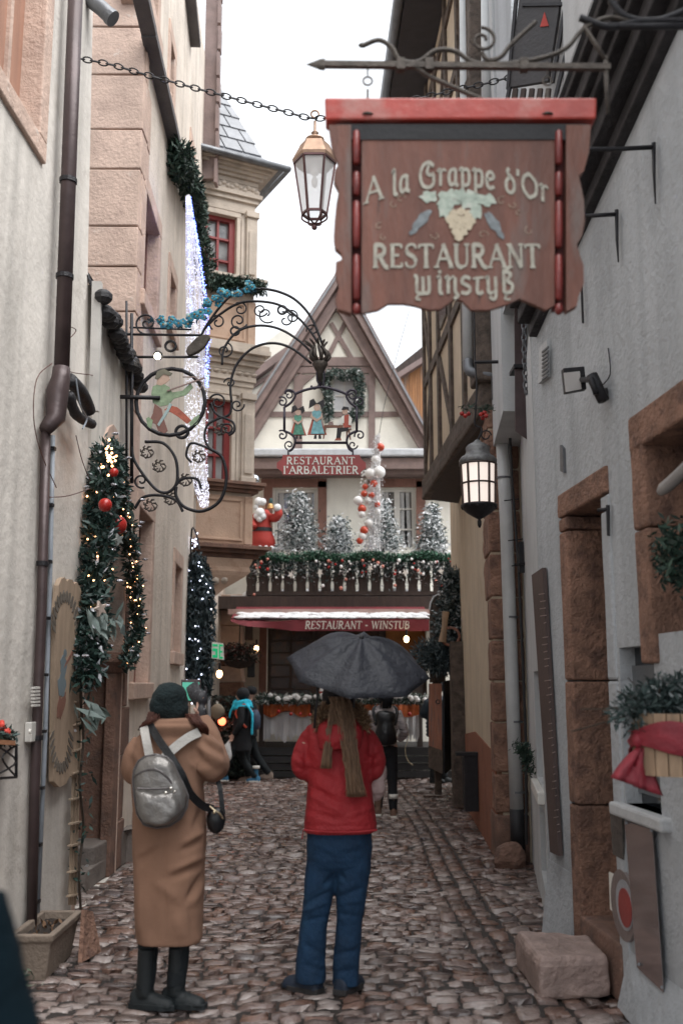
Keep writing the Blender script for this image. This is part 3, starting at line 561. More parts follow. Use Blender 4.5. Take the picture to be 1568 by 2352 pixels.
# corner blocks on the end of the house that faces down the lane, full height, with plinth and capital
z = 0.0; kk = 0
xr = L2.at(y1, 0).x
ztab = [0, 0.36, 0.8, 1.25, 1.75]
while z < 12.4:
    hgt = random.uniform(0.42, 0.72); x1 = xr+0.0+random.uniform(0.0, 0.02); x0 = xr-1.2
    m = MB(); m.prism([(x0, y1-0.05, z+0.006), (x1, y1-0.05-0.01*random.random(), z+0.006), (x1, y1-0.05, z+hgt-0.006), (x0, y1-0.05, z+hgt-0.006)], (0, 0.3, 0))
    tl = random.choice([0.22, 0.34, 0.5])
    m.prism([L2.at(y1+0.05, z+0.006, -0.05), L2.at(y1+tl, z+0.006, -0.05), L2.at(y1+tl-0.03, z+hgt-0.006, -0.05), L2.at(y1+0.05, z+hgt-0.006, -0.05)], L2.n*(0.062+0.012*random.random()))
    o = m.build('corner_block', mSSd if z < 2.2 else mSSp, H2, bevel=0.012); roughen(o, 0.012, 0.1); z += hgt
for uA, vA, uB, vB in ((300, -110, 343, 75), (342, 75, 408, 358), (436, -20, 449, 104)):
    m = MB(); m.bar(L2.hit(uA, vA, 0.07), L2.hit(uB, vB, 0.07), 0.16, 0.10); m.build('stone_ledge', M('ledge_dark', (0.13, 0.12, 0.12), rough=0.8, bump=0.5), H2, bevel=0.01)
m = MB(); m.box(L2.at(y2+0.02, 12.2, 0.10), (0.22, 0.08, 4.0)); m.build('verge_board', mTIM, H2)
m = MB()
for i in range(10): m.box(L2.at(y2-0.02, 10.3+i*0.5, 0.24+0.01*(i % 2)), (0.05, 0.2, 0.44))
m.pieces('verge_tile', mTIM, H2)
# brown door pilaster with capital in the porch, on the end wall
m = MB(); m.box((-2.42, 9.49, 0.9), (0.58, 0.14, 1.8)); m.box((-2.12, 9.42, 0.9), (0.1, 0.22, 1.8)); m.box((-2.52, 9.42, 0.9), (0.08, 0.2, 1.8)); m.build('pilaster', mSSd, H2, bevel=0.01)
m = MB(); m.loft([[(-2.72-e, 9.3-e2, z_), (-2.04+e, 9.3-e2, z_), (-2.04+e, 9.6, z_), (-2.72-e, 9.6, z_)] for z_, e, e2 in ((1.80, 0, 0), (1.86, 0.03, 0.04), (1.9, 0.05, 0.07), (1.99, 0.05, 0.07))]); m.build('capital', mSSd, H2, bevel=0.01)

# ------------------------------------------------------------------ oriel house beyond
O = thing('oriel_house', 'stone oriel with red framed windows and a slate roof corner', 'house', (-2.2, 16.8, 0))
A = P(452, 1000, 15.95); OR = Pl((A.x, A.y), (1.97, 1.0), toward=(0, 0))
sR = OR.st(578, 1000)[0]; orr = Pl((OR.at(sR, 0).x, OR.at(sR, 0).y), (-0.25, 1), toward=(3, 17))
hw = [[OR.st(484, 640), OR.st(540, 640), OR.st(540, 502), OR.st(484, 498)], [OR.st(484, 1106), OR.st(528, 1106), OR.st(528, 922), OR.st(484, 918)]]
def rectify(h): t0 = h[0][0]; t1 = h[1][0]; z0 = h[0][1]; z1 = h[2][1]; return [(t0-0.12, z0), (t1, z0), (t1, z1), (t0-0.12, z1)]
hw = [rectify(h) for h in hw]
zt, zb = OR.st(560, 440)[1], OR.st(560, 1262)[1]
wall_mesh(lambda a, b: OR.at(a, b), [(-1.2, zb), (sR, zb), (sR, zt), (-1.2, zt)], hw, -OR.n, 0.2).build('wall', mSTN, O)
m = MB(); m.prism([OR.at(-1.2, zb, -0.203), OR.at(sR-0.003, zb, -0.203), orr.at(1.6, zb, -0.02), OR.at(-1.2, zb, -2.5)], (0, 0, zt-zb)); m.build('house_body', mSTN, O)
m = MB(); m.prism([(-6.5, 15.9, -0.1), (-2.36, 15.9, -0.1), (-2.36, 20.2, -0.1), (-6.5, 20.2, -0.1)], (0, 0, 11)); m.build('rear_wall', mPL2, O)
for h_ in hw:
    (t0, z0), (t1, _), (_, z1), _ = h_
    m = MB(); e = 0.07
    OR.rect(m, t1-0.10, t1, z0, z1, -0.15, -0.05); OR.rect(m, t0, t0+e, z0, z1, -0.15, -0.05); OR.rect(m, t0+e, t1-0.10, z1-e, z1, -0.15, -0.052); OR.rect(m, t0+e, t1-0.10, z0, z0+e, -0.15, -0.052)
    for i in (1, 2): OR.rect(m, t0+e, t1-0.10, z0+(z1-z0)*i/3-0.018, z0+(z1-z0)*i/3+0.018, -0.15, -0.07)
    OR.rect(m, (t0+t1)/2-0.04, (t0+t1)/2+0.0, z0+e, z1-e, -0.15, -0.075)
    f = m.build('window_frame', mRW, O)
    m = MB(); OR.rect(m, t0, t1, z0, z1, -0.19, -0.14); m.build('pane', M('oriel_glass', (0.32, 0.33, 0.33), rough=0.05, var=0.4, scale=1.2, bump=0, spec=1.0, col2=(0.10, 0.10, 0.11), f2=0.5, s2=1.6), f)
    m = MB()                                     # moulded stone surround and pilaster
    OR.rect(m, t1+0.0, t1+0.07, z0, z1, 0.0, 0.05); OR.rect(m, t1+0.09, t1+0.14, z0, z1, 0.0, 0.03); OR.rect(m, t0, t1+0.07, z1, z1+0.09, 0, 0.055); OR.rect(m, t0, t1+0.14, z1+0.11, z1+0.17, 0, 0.035)
    OR.rect(m, t1+0.18, sR+0.03, z0, z1+0.05, 0.0, 0.06); OR.rect(m, t1+0.22, sR-0.01, z0+0.18, z1-0.2, 0.06, 0.085); OR.rect(m, t1+0.16, sR+0.05, z1+0.05, z1+0.16, 0, 0.10)
    OR.rect(m, t1+0.16, sR+0.05, z0-0.01, z0+0.12, 0, 0.10)
    m.pieces('window_surround', mSTN, O, bevel=0.008)
def band(name, v0, v1, outs, mat):             # moulding that steps outwards, returning round the corner
    z0, z1 = OR.st(575, v0)[1], OR.st(575, v1)[1]; nst = len(outs); m = MB()
    for i, o in enumerate(outs):
        za = z0+(z1-z0)*i/nst; zb_ = z0+(z1-z0)*(i+1)/nst
        m.prism([OR.at(-1.2, za, -0.05), OR.at(-1.2, za, o), OR.at(sR+o, za, o), OR.at(sR+o, za, -1.3), OR.at(sR-0.1, za, -1.3)], (0, 0, zb_-za-0.002))
    return m.build(name, mat, O, bevel=0.006)
band('cornice', 892, 800, [0.02, 0.05, 0.03, 0.04, 0.10, 0.16, 0.24, 0.22], mSTN)
band('cornice', 470, 420, [0.05, 0.10, 0.06, 0.03, 0.04], mSTN)
band('frieze', 420, 392, [0.10, 0.16, 0.22, 0.30], mSTN)
band('window_sill', 1135, 1112, [0.10, 0.16, 0.20], mSSd)
band('window_sill', 668, 646, [0.08, 0.14, 0.18], mSTN)
band('ledge', 1285, 1258, [0.12, 0.2, 0.28], mSSd)
# apron panels
for (va, vb) in ((1250, 1140), (790, 690)):
    z0, z1 = OR.st(540, va)[1], OR.st(540, vb)[1]; m = MB(); OR.rect(m, -1.2, sR-0.0, z0, z1, 0.0, 0.03); m.build('apron', mSTNp, O)
    m = MB(); OR.rect(m, -1.0, sR-0.16, z1-0.09, z1-0.05, 0.03, 0.055); OR.rect(m, -1.0, sR-0.16, z0+0.05, z0+0.09, 0.03, 0.055); OR.rect(m, sR-0.2, sR-0.16, z0+0.09, z1-0.09, 0.03, 0.055); OR.rect(m, sR-0.12, sR+0.02, z0, z1, 0.03, 0.06)
    m.pieces('panel_moulding', mSTNp, O, bevel=0.006)
# frieze ornaments
m = MB(); zf = OR.st(540, 432)[1]
for i in range(16): m.ball(OR.at(-0.2+i*(sR+0.2)/15, zf+0.03*math.sin(i*2), 0.05), 0.055, 8, 5, (1, 0.7, 0.9))
zf = OR.st(540, 858)[1]
for i in range(9): m.ball(OR.at(-0.1+i*(sR+0.1)/8, zf, 0.05), 0.045, 8, 5, (1.3, 0.7, 0.7))
m.pieces('frieze_carving', mSTN, O, smooth=True)
# corbel
zc = OR.st(540, 1285)[1]; m = MB(); rings = []
for f, ins in ((0, 0.0), (0.1, 0.03), (0.22, 0.10), (0.34, 0.06), (0.45, 0.18), (0.6, 0.42), (0.8, 0.75), (1.0, 0.98)):
    z = zc-f*0.62; ss = sR*(1-ins*0.62); rings.append([OR.at(-1.2, z, 0.15*(1-ins)), OR.at(ss, z, 0.15*(1-ins)), OR.at(ss, z, -0.9), OR.at(-1.2, z, -0.9)])
m.loft(rings[::-1]); m.build('corbel', mSTNp, O)
m = MB()
for i in range(5): m.ball(OR.at(-0.1+i*0.15, zc-0.42+0.02*i, 0.03), 0.10, 10, 6, (0.9, 0.9, 0.9))
m.pieces('corbel_carving', mSTN, O, smooth=True)
# roof: steep slate with flared eave
ze = OR.st(600, 396)[1]; m = MB()
E1, E2, E3 = OR.at(-1.4, ze, 0.34), OR.at(sR+0.42, ze-0.03, 0.34), OR.at(sR+0.42, ze, -1.5)
I1, I2, I3 = OR.at(-1.4, ze+0.25, 0.06), OR.at(sR+0.10, ze+0.25, 0.06), OR.at(sR+0.1, ze+0.25, -1.5)
T1, T2, T3 = OR.at(-1.4, ze+2.6, -0.75), OR.at(sR-0.95, ze+2.6, -0.75), OR.at(sR-0.95, ze+2.6, -1.5)
m.hexa([E1, E2, I2, I1], [p-Vector((0, 0, 0.05)) for p in (E1, E2, I2, I1)]); m.add([I1, I2, T2, T1, E2, E3, I3, T3], [(0, 1, 2, 3), (4, 5, 6, 1), (1, 6, 7, 2)])
rf = m.build('roof', mSL, O)
m = MB()
for i in range(9):                             # slate courses
    f0, f1 = i/9, (i+1)/9-0.004
    for j in range(7):
        a0_, a1_ = (j+0.5*(i % 2))/7, (j+1+0.5*(i % 2))/7-0.012
        if a1_ > 1.0: a1_ = 1.0
        q4 = [I1.lerp(T1, f0).lerp(I2.lerp(T2, f0), a0_), I1.lerp(T1, f0).lerp(I2.lerp(T2, f0), a1_), I1.lerp(T1, f1).lerp(I2.lerp(T2, f1), a1_), I1.lerp(T1, f1).lerp(I2.lerp(T2, f1), a0_)]
        o_ = OR.n*0.02+Vector((0, 0, 0.012)); m.hexa(q4, [q4[0]+o_*1.4, q4[1]+o_*1.4, q4[2]+o_*0.6, q4[3]+o_*0.6])
m.build('slates', mSL, rf)
m = MB(); m.tube([OR.at(-1.4, ze-0.02, 0.40), OR.at(sR+0.46, ze-0.05, 0.40), OR.at(sR+0.46, ze, -1.4)], 0.06, 8); m.build('gutter', mZN, O, smooth=True)
# ------------------------------------------------------------------ right: near grey house
HR = thing('grey_house', 'grey plastered house with red sandstone door and window frames', 'house', R0.at(6, 0))
door = [(5.83, 0.30), (6.72, 0.30), (6.72, R0.st(1300, 1180)[1]-0.02), (5.83, R0.st(1300, 1180)[1]+0.02)]
winr = [(3.6, 1.95), (5.08, 1.95), (5.08, R0.st(1510, 1010)[1]), (3.6, R0.st(1510, 1010)[1]+0.1)]
wins = uvs(R0, (1482, 1838), (1415, 1838), (1415, 1475), (1482, 1475)); wins = [(5.16, wins[1][1]), (5.66, wins[1][1]), (5.66, 1.90), (5.16, 1.90)]
zR = 4.42
front(HR, R0, [(1.5, -0.1), (7.25, -0.1), (7.25, zR), (1.5, zR+1.2)], [[(5.70, 0.0), (6.655, 0.0), (6.655, door[2][1]+0.165), (5.70, door[2][1]+0.165)], [(3.3, winr[0][1]), (5.265, winr[0][1]), (5.265, winr[2][1]+0.195), (3.3, winr[2][1]+0.195)], wins], mGR, depth=0.34)
# upper storey steps out slightly over the dark cornice
R0t = Pl((1.93, 0), (-0.075, 1))
m = MB(); m.prism([R0t.at(1.5, 4.76+0.42*5.5/1.8), R0t.at(7.1, 4.76-0.02), R0t.at(7.1, 7.2), R0t.at(1.5, 7.2)], -R0t.n*2.5); m.build('wall', mGRl, HR)
# dark cornice
m = MB()
rise = lambda t: 0.42*(7.0-t)/1.8
for z0, z1, o in ((4.26, 4.36, 0.06), (4.36, 4.48, 0.14), (4.48, 4.54, 0.20), (4.54, 4.66, 0.24), (4.66, 4.72, 0.28)):
    R0.poly2(m, [(1.5, z0+0.002+rise(1.5)), (7.1, z0+0.002+rise(7.1)), (7.1, z1+rise(7.1)), (1.5, z1+rise(1.5))], -0.3, o)
m.build('cornice', mWW if False else M('cornice_wood_black', (0.022, 0.02, 0.022), rough=0.7, var=0.6, scale=6, bump=0.8, bscale=25, col2=(0.06, 0.055, 0.055), f2=0.6, s2=9), HR, bevel=0.01)
m = MB(); R0.poly2(m, [(1.5, 4.722+rise(1.5)), (7.11, 4.722+rise(7.11)), (7.11, 4.75+rise(7.11)), (1.5, 4.75+rise(1.5))], -0.3, 0.30); m.build('flashing', mZN, HR)
# door surround, stone by stone
m_ = mSSr
def stone(pl, t0, t1, z0, z1, d0, d1, mat, root, nm='door_stone', r=0.012):
    m = MB(); pl.rect(m, t0, t1, z0+0.004, z1-0.004, d0, d1); o = m.build(nm, mat, root, bevel=0.015); roughen(o, r, 0.12, sub=2, simple=True); return o
zl = door[2][1]
for za, zb_ in ((0.0, 0.95), (0.95, 1.72), (1.72, 2.7), (2.7, zl)):
    if za >= zl: continue
    stone(R0, 6.48, 6.66, za, min(zb_, zl), -0.30, 0.02, m_, HR); stone(R0, 5.69, 5.83, za, min(zb_, zl), -0.30, 0.015, mGR, HR)
stone(R0, 5.70, 6.66, zl, zl+0.17, -0.30, 0.025, m_, HR)
m = MB(); R0.rect(m, 5.83, 6.48, 0.3, zl, -0.33, -0.28); dr = m.build('door', M('door_green_black', (0.014, 0.022, 0.024), rough=0.5, bump=0.3, stretch=(3, 3, 0.5)), HR)
m = MB()
for z0, z1 in ((0.5, 1.2), (1.35, 2.3)): R0.rect(m, 5.92, 6.4, z0, z1, -0.28, -0.265)
m.pieces('door_panel', MATS['door_green_black'], dr)
stone(R0, 5.78, 6.5, -0.02, 0.30, -0.33, 0.03, mSSd, HR, 'door_sill')
# large window surround near the camera
za, zb_ = winr[0][1], winr[2][1]
for a_, b_ in ((za-0.15, za+0.55), (za+0.55, za+1.15), (za+1.15, zb_+0.0)): stone(R0, 5.08, 5.27, a_, b_, -0.3, 0.03, m_, HR, 'window_stone', 0.015)
stone(R0, 3.32, 5.265, zb_, zb_+0.2, -0.3, 0.035, m_, HR, 'window_lintel', 0.015)
m = MB(); R0.rect(m, 3.6, 5.08, za, zb_, -0.33, -0.26); wp_ = m.build('window_pane', mGLD, HR)
m = MB(); R0.rect(m, 4.9, 5.08, za, zb_, -0.26, -0.2); R0.rect(m, 3.6, 4.9, zb_-0.12, zb_, -0.26, -0.2); R0.rect(m, 4.3, 4.36, za, zb_-0.12, -0.26, -0.21); m.build('window_sash', mDW, HR)
# small low window with stone shelf
(t0, z0), (t1, _), (_, z1), _ = wins
m = MB(); R0.rect(m, t0, t1, z0, z1, -0.12, -0.09); m.build('window_pane', mGLD, HR)
m = MB(); R0.rect(m, t0, t1, z1-0.30, z1-0.10, -0.09, -0.07); R0.rect(m, t0, t1, z0+0.06, z0+0.26, -0.09, -0.07); m.pieces('window_blind', M('blind_grey', (0.12, 0.13, 0.14), rough=0.6), HR)
m = MB(); R0.rect(m, t0-0.12, t1+0.12, z0-0.07, z0, -0.2, 0.06); m.build('window_sill', mGRl, HR, bevel=0.015)
# far facet, paler, with two narrow openings
zb = 6.98; f1 = uvs(R0b, (1236, 1570), (1222, 1570), (1222, 1770), (1236, 1770))
o1 = [(7.6, 0.95), (8.5, 0.95), (8.5, 1.8), (7.6, 1.8)]; o2 = [(7.5, 0.15), (8.3, 0.25), (8.3, 0.78), (7.5, 0.78)]
A_ = 7.325; Bt = 10.0/math.cos(math.atan(0.1337))
front(HR, R0b, [(A_, -0.1), (Bt, -0.1), (Bt, 4.2), (A_, zR)], [o1, o2], mGRl, depth=0.2, deep=1.6)
for h_ in (o1, o2):
    m = MB(); R0b.rect(m, h_[0][0], h_[1][0], h_[0][1], h_[2][1], -0.18, -0.14); m.build('window_pane', mGLD, HR)
m = MB(); R0b.rect(m, 7.5, 8.6, 0.84, 0.93, -0.12, 0.05); m.build('window_sill', mWP, HR, bevel=0.01)
# flared foot of the plaster
m = MB(); m.loft([[R0.at(t, 0.0, o), R0.at(t, 0.28, 0.002), R0.at(t, 0.28, -0.05), R0.at(t, 0, -0.05)] for t, o in ((1.5, 0.16), (4.6, 0.15), (5.3, 0.12), (5.72, 0.08))]); m.build('wall_foot', mGR, HR)
m = MB(); m.loft([[R0.at(t, -0.02, o), R0.at(t, 0.5, 0.003), R0.at(t, 0.5, -0.05), R0.at(t, -0.02, -0.05)] for t, o in ((6.67, 0.05), (7.25, 0.07))]); m.build('wall_foot', mGR, HR)

# ------------------------------------------------------------------ right: half-timbered tan house
HT = thing('timbered_corner_house', 'tan house with red sandstone corner blocks and a jettied half-timbered upper storey', 'house', R1.at(13, 0))
yb, ye = 10.0, 17.4
open1 = [(12.9, 1.0), (14.2, 1.0), (14.2, 3.0), (12.9, 3.0)]
front(HT, R1, [(yb, -0.1), (ye, -0.1), (ye, 5.0), (yb, 5.0)], [], mTAN, deep=2.2, bodymat=mTAN)
m = MB(); R1.poly2(m, [(yb, 0), (14.5, 0), (14.5, 1.0), (12.6, 1.12), (yb, 1.02)], -0.05, 0.012); m.build('base_course', mTER, HT)
z = 0.0
while z < 4.7:
    hgt = random.uniform(0.34, 0.5); L_ = random.choice([0.32, 0.62])+random.uniform(-0.04, 0.08); x0 = R1.at(yb, 0).x
    m = MB(); m.hexa([R1.at(yb-0.03, z+0.008, 0.02), R1.at(yb+L_, z+0.008, 0.02), R1.at(yb+L_, z+0.008, -0.25), R1.at(yb-0.03, z+0.008, -0.30)], [R1.at(yb-0.03, z+hgt-0.01, 0.02), R1.at(yb+L_, z+hgt-0.01, 0.02), R1.at(yb+L_, z+hgt-0.01, -0.25), R1.at(yb-0.03, z+hgt-0.01, -0.30)])
    roughen(m.build('corner_block', mSSr if z > 0.3 else mSSd, HT, bevel=0.02), 0.03, 0.12, sub=2, simple=True); z += hgt
m = MB(); m.prism([(R1.at(yb, 0).x+0.25, yb+0.04, 0), (R1.at(yb, 0).x+2.2, yb+0.04, 0), (R1.at(yb, 0).x+2.2, yb+0.3, 0), (R1.at(yb, 0).x+0.25, yb+0.3, 0)], (0, 0, 5)); m.build('wall', mSSd, HT)
# splayed timber and door frame at the far end
m = MB(); m.bar(R1.at(14.4, 0, 0.05), R1.at(14.7, 2.3, 0.05), 0.28, 0.16, up=(0, 1, 0)); m.bar(R1.at(14.9, 0, 0.10), R1.at(14.9, 2.2, 0.1), 0.16, 0.12, up=(0, 1, 0)); roughen(m.pieces('door_post', mWW, HT), 0.04, 0.2, sub=2, simple=True)
m = MB(); m.bar(R1.at(12.2, 0.22, 0.10), R1.at(12.2, 0.86, 0.10), 0.16, 0.10); m.bar(R1.at(12.2, 0.86, 0.14), R1.at(12.2, 0.90, 0.14), 0.26, 0.14)
m.bar(R1.at(12.62, 0.26, 0.10), R1.at(12.62, 0.84, 0.10), 0.14, 0.10); m.pieces('basement_grille', mIR, HT)
# jettied upper storey
yj0, yj1 = 10.05, 15.0; zj = 4.78
m = MB(); R1u.rect(m, yj0, yj1, zj, 10.9, -2.4, 0.0); m.build('upper_wall', mTAN, HT)
m = MB(); R1u.rect(m, yj0-0.1, yj1+0.05, zj-0.30, zj+0.02, -0.4, 0.07); o = m.build('jetty_beam', mWW, HT, bevel=0.03); roughen(o, 0.06, 0.25, sub=3, simple=True)
m = MB(); m.hexa([R1u.at(yj0, zj-0.29, 0.05), R1u.at(yj1, zj-0.29, 0.05), R1.at(yj1, zj-0.36, 0.0), R1.at(yj0, zj-0.35, 0.0)], [R1u.at(yj0, zj-0.27, 0.05), R1u.at(yj1, zj-0.27, 0.05), R1.at(yj1, zj-0.27, -0.1), R1.at(yj0, zj-0.27, -0.1)]); m.build('jetty_soffit', mDW, HT)
m = MB()
for t, t2 in ((10.2, 10.2), (11.2, 11.2), (12.2, 12.2), (13.3, 13.3), (14.2, 14.2), (14.9, 14.9)):
    m.bar(R1u.at(t, zj, 0.01), R1u.at(t2, 10.9, 0.01), 0.16, 0.06, up=R1u.n)
for z in (6.2, 7.6, 9.2, 10.4): R1u.rect(m, yj0, yj1, z, z+0.15, -0.01, 0.035)
for t, z, dt, dz in ((10.3, 5.0, 0.8, 1.1), (12.3, 5.0, 0.9, 1.1), (14.9, 5.0, -0.7, 1.1), (11.2, 7.8, 0.9, 1.3), (13.3, 7.8, 0.8, 1.3), (14.2, 6.4, 0.7, 1.1), (10.3, 9.4, 0.8, 0.9), (12.9, 9.3, -0.7, 1.1)):
    m.bar(R1u.at(t, z, 0.008), R1u.at(t+dt, z+dz, 0.008), 0.12, 0.05, up=R1u.n)
o = m.build('timber_frame', mWW, HT); roughen(o, 0.03, 0.2)
m = MB()
R1u.rect(m, 11.4, 12.0, 6.5, 7.5, 0.0, 0.03); R1u.rect(m, 12.5, 13.1, 6.5, 7.5, 0, 0.03); m.build('window', mGLD, HT)
m = MB(); m.hexa([R1u.at(9.0, 10.9, 0.55), R1u.at(15.4, 10.9, 0.55), R1u.at(15.4, 10.95, -0.3), R1u.at(9.0, 10.95, -0.3)], [R1u.at(9.0, 11.0, 0.55), R1u.at(15.4, 11.0, 0.55), R1u.at(15.4, 12.0, -1.8), R1u.at(9.0, 12.0, -1.8)])
m.build('eave', M('eave_dark', (0.05, 0.045, 0.05), rough=0.8, bump=0.5, stretch=(2, 2, 2)), HT)
m = MB(); m.tube([R1u.at(9.0, 10.97, 0.62), R1u.at(15.4, 10.97, 0.62)], 0.08, 8); m.build('gutter', mZN, HT, smooth=True)
m = MB(); m.bar(R1u.at(yj0-0.02, zj, 0.03), R1u.at(yj0-0.02, 10.9, 0.03), 0.34, 0.2, up=R1u.n); roughen(m.build('corner_post', mWW, HT, bevel=0.02), 0.04, 0.2, sub=3, simple=True)
# tall grey wall that closes the gap behind the drainpipes
NB = thing('narrow_house', 'narrow grey house front squeezed between the two right-hand houses', 'house', (2.3, 9.6, 0))
m = MB(); m.prism([(1.98, 10.02, -0.1), (3.6, 10.02, -0.1), (3.6, 13, -0.1), (2.0, 13, -0.1)], (0, 0, 4.4)); m.build('wall', mSSr, NB)
m = MB(); m.prism([(1.44, 8.6, 4.1), (3.6, 8.6, 4.1), (3.6, 10.0, 4.1), (1.56, 10.0, 4.1)], (0, 0, 5.2)); m.build('upper_wall', mGRl, NB)
m = MB(); m.prism([(1.40, 7.4, 5.0), (3.2, 7.4, 5.0), (3.2, 8.58, 5.0), (1.46, 8.58, 5.0)], (0, 0, 3.3)); m.build('bay', mGR, NB)

# ------------------------------------------------------------------ middle: half-timbered restaurant
RS = thing('timbered_restaurant', 'half-timbered gabled restaurant closing the end of the lane', 'house', (0, 20.5, 0))
def cp(mb, uv, d0, d1): return RC.poly(mb, uv, d0, d1)
# lower and middle storeys
def cz(v): return RC.st(784, v)[1]
def cx(u, v=1300): return RC.hit(u, v).x
zE = cz(1095)
wl_ = [[(cx(628), cz(1262)), (cx(728), cz(1262)), (cx(728), cz(1122)), (cx(628), cz(1122))], [(cx(872), cz(1262)), (cx(955), cz(1262)), (cx(955), cz(1120)), (cx(872), cz(1120))]]
dx0, dx1 = cx(612, 1560), cx(980, 1560)
dr_ = [(dx0, cz(1640)), (dx1, cz(1640)), (dx1, cz(1442)), (dx0, cz(1442))]
wall_mesh(lambda a, b: Vector((a, 20.5, b)), [(-3.4, -0.1), (3.4, -0.1), (3.4, zE), (-3.4, zE)], wl_+[dr_], (0, 1, 0), 0.35).build('wall', mCRE, RS)
m = MB(); m.box((0, 22.4, zE/2), (6.8, 3.0, zE)); m.build('house_body', mDK, RS)
for (a0_, z0), (a1_, _), (_, z1), _ in wl_:
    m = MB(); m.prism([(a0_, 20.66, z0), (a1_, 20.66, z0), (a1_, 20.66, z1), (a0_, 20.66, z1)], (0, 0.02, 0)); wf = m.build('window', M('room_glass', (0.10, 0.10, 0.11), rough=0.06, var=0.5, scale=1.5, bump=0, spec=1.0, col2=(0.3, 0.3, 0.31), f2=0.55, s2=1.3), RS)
    m = MB(); e = 0.07; y_ = 20.6
    for xa, xb, za_, zb2 in ((a0_, a0_+e, z0, z1), (a1_-e, a1_, z0, z1), (a0_+e, a1_-e, z1-e, z1), (a0_+e, a1_-e, z0, z0+e), ((a0_+a1_)/2-0.06, (a0_+a1_)/2+0.06, z0+e, z1-e)):
        m.prism([(xa, y_, za_), (xb, y_, za_), (xb, y_, zb2), (xa, y_, zb2)], (0, 0.055, 0))
    for f in (1/3, 2/3):
        for xa, xb in ((a0_+e, (a0_+a1_)/2-0.06), ((a0_+a1_)/2+0.06, a1_-e)):
            zz = z0+(z1-z0)*f; m.prism([(xa, y_+0.01, zz-0.016), (xb, y_+0.01, zz-0.016), (xb, y_+0.01, zz+0.016), (xa, y_+0.01, zz+0.016)], (0, 0.04, 0))
    m.build('sash', mWP, wf)
    m = MB()
    for xa in (a0_+e+0.02, (a0_+a1_)/2+0.08, a1_-0.22): m.prism([(xa, 20.652, z0+e), (xa+0.14, 20.652, z0+e), (xa+0.10, 20.652, z1-e), (xa, 20.652, z1-e)], (0, 0.006, 0))
    m.pieces('curtain', M('curtain_white', (0.5, 0.5, 0.5), rough=0.8, bump=0.2), wf)
for uv in (((730, 1262), (750, 1262), (750, 1106), (730, 1106)), ((955, 1262), (976, 1262), (976, 1106), (955, 1106)), ((606, 1262), (626, 1262), (626, 1120), (606, 1120)), ((852, 1262), (870, 1262), (870, 1106), (852, 1106)), ((600, 1120), (750, 1120), (750, 1100), (600, 1100)), ((845, 1120), (980, 1120), (980, 1100), (845, 1100))):
    m = MB(); cp(m, uv, 0.0, 0.05); m.build('window_post', mTIMr, RS)
# gable wall
zg0 = cz(1062)
m = MB(); cp(m, [(510, 1060), (1002, 1060), (776, 660)], 0.0, 0.12); m.build('gable_wall', mCRE, RS)
m = MB()
def tb(*uv, d=0.05): cp(m, list(uv), 0.12, 0.12+d)
tb((590, 958), (945, 958), (940, 946), (600, 946), d=0.03)                  # middle rail
tb((675, 1060), (694, 1060), (694, 858), (675, 868)); tb((846, 1060), (861, 1060), (861, 858), (846, 858))
tb((672, 858), (872, 858), (862, 844), (682, 844), d=0.045); tb((688, 842), (862, 842), (852, 822), (702, 822), d=0.06)
tb((694, 905), (697, 886), (724, 862), (694, 862), d=0.04); tb((846, 905), (843, 886), (820, 862), (846, 862), d=0.04)
tb((800, 822), (812, 822), (764, 740), (756, 745), d=0.035); tb((746, 822), (758, 822), (796, 745), (788, 740), d=0.04)
m.build('timber_frame', mTIM, RS)
for s_, q4 in ((-1, [(503, 1052), (560, 1052), (772, 714), (780, 628)]), (1, [(1010, 1052), (973, 1052), (772.5, 714), (781, 628)])):
    lp = lambda a, b, f: (a[0]+(b[0]-a[0])*f, a[1]+(b[1]-a[1])*f)
    m = MB(); cp(m, [q4[0], lp(q4[0], q4[1], 0.46), lp(q4[3], q4[2], 0.46), q4[3]], 0.12, 0.46); cp(m, [lp(q4[0], q4[1], 0.50), q4[1], q4[2], lp(q4[3], q4[2], 0.50)], 0.12, 0.30)
    cp(m, [lp(q4[0], q4[1], 0.70), lp(q4[0], q4[1], 0.73), lp(q4[3], q4[2], 0.73), lp(q4[3], q4[2], 0.70)], 0.301, 0.315)
    m.build('barge_board', mTIM, RS)
# roof slopes behind the gable
m = MB()
for a, b in (((500, 1056), (780, 626)), ((1014, 1056), (780, 626))):
    pa, pb = RC.hit(*a, 0.5), RC.hit(*b, 0.5); m.hexa([pa, pb, pb+Vector((0, 6, 0)), pa+Vector((0, 6, 0))], [p+Vector((0, 0, 0.08)) for p in (pa, pb, pb+Vector((0, 6, 0)), pa+Vector((0, 6, 0)))])
m.build('roof', mSL, RS)
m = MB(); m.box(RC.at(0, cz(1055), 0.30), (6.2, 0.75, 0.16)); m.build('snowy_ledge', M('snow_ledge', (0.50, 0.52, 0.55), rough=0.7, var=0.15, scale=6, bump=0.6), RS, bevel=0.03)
m = MB(); m.box(RC.at(0, cz(1078), 0.28), (6.0, 0.60, 0.22)); m.box(RC.at(0, cz(1093), 0.22), (5.9, 0.45, 0.10)); m.build('beam', mTIM, RS)
# gable window with wreath
m = MB(); cp(m, [(764, 946), (820, 946), (820, 872), (764, 872)], 0.122, 0.14); gw = m.build('window', M('bright_pane', (0.50, 0.50, 0.51), rough=0.3, bump=0), RS)
m = MB()
for uv in (((764, 946), (767, 946), (767, 872), (764, 872)), ((817, 946), (820, 946), (820, 872), (817, 872)), ((790, 946), (792, 946), (792, 872), (790, 872)), ((767, 911), (817, 911), (817, 908), (767, 908)), ((767, 946), (817, 946), (817, 943), (767, 943))): cp(m, uv, 0.14, 0.16)
m.build('glazing_bar', mWP, gw)
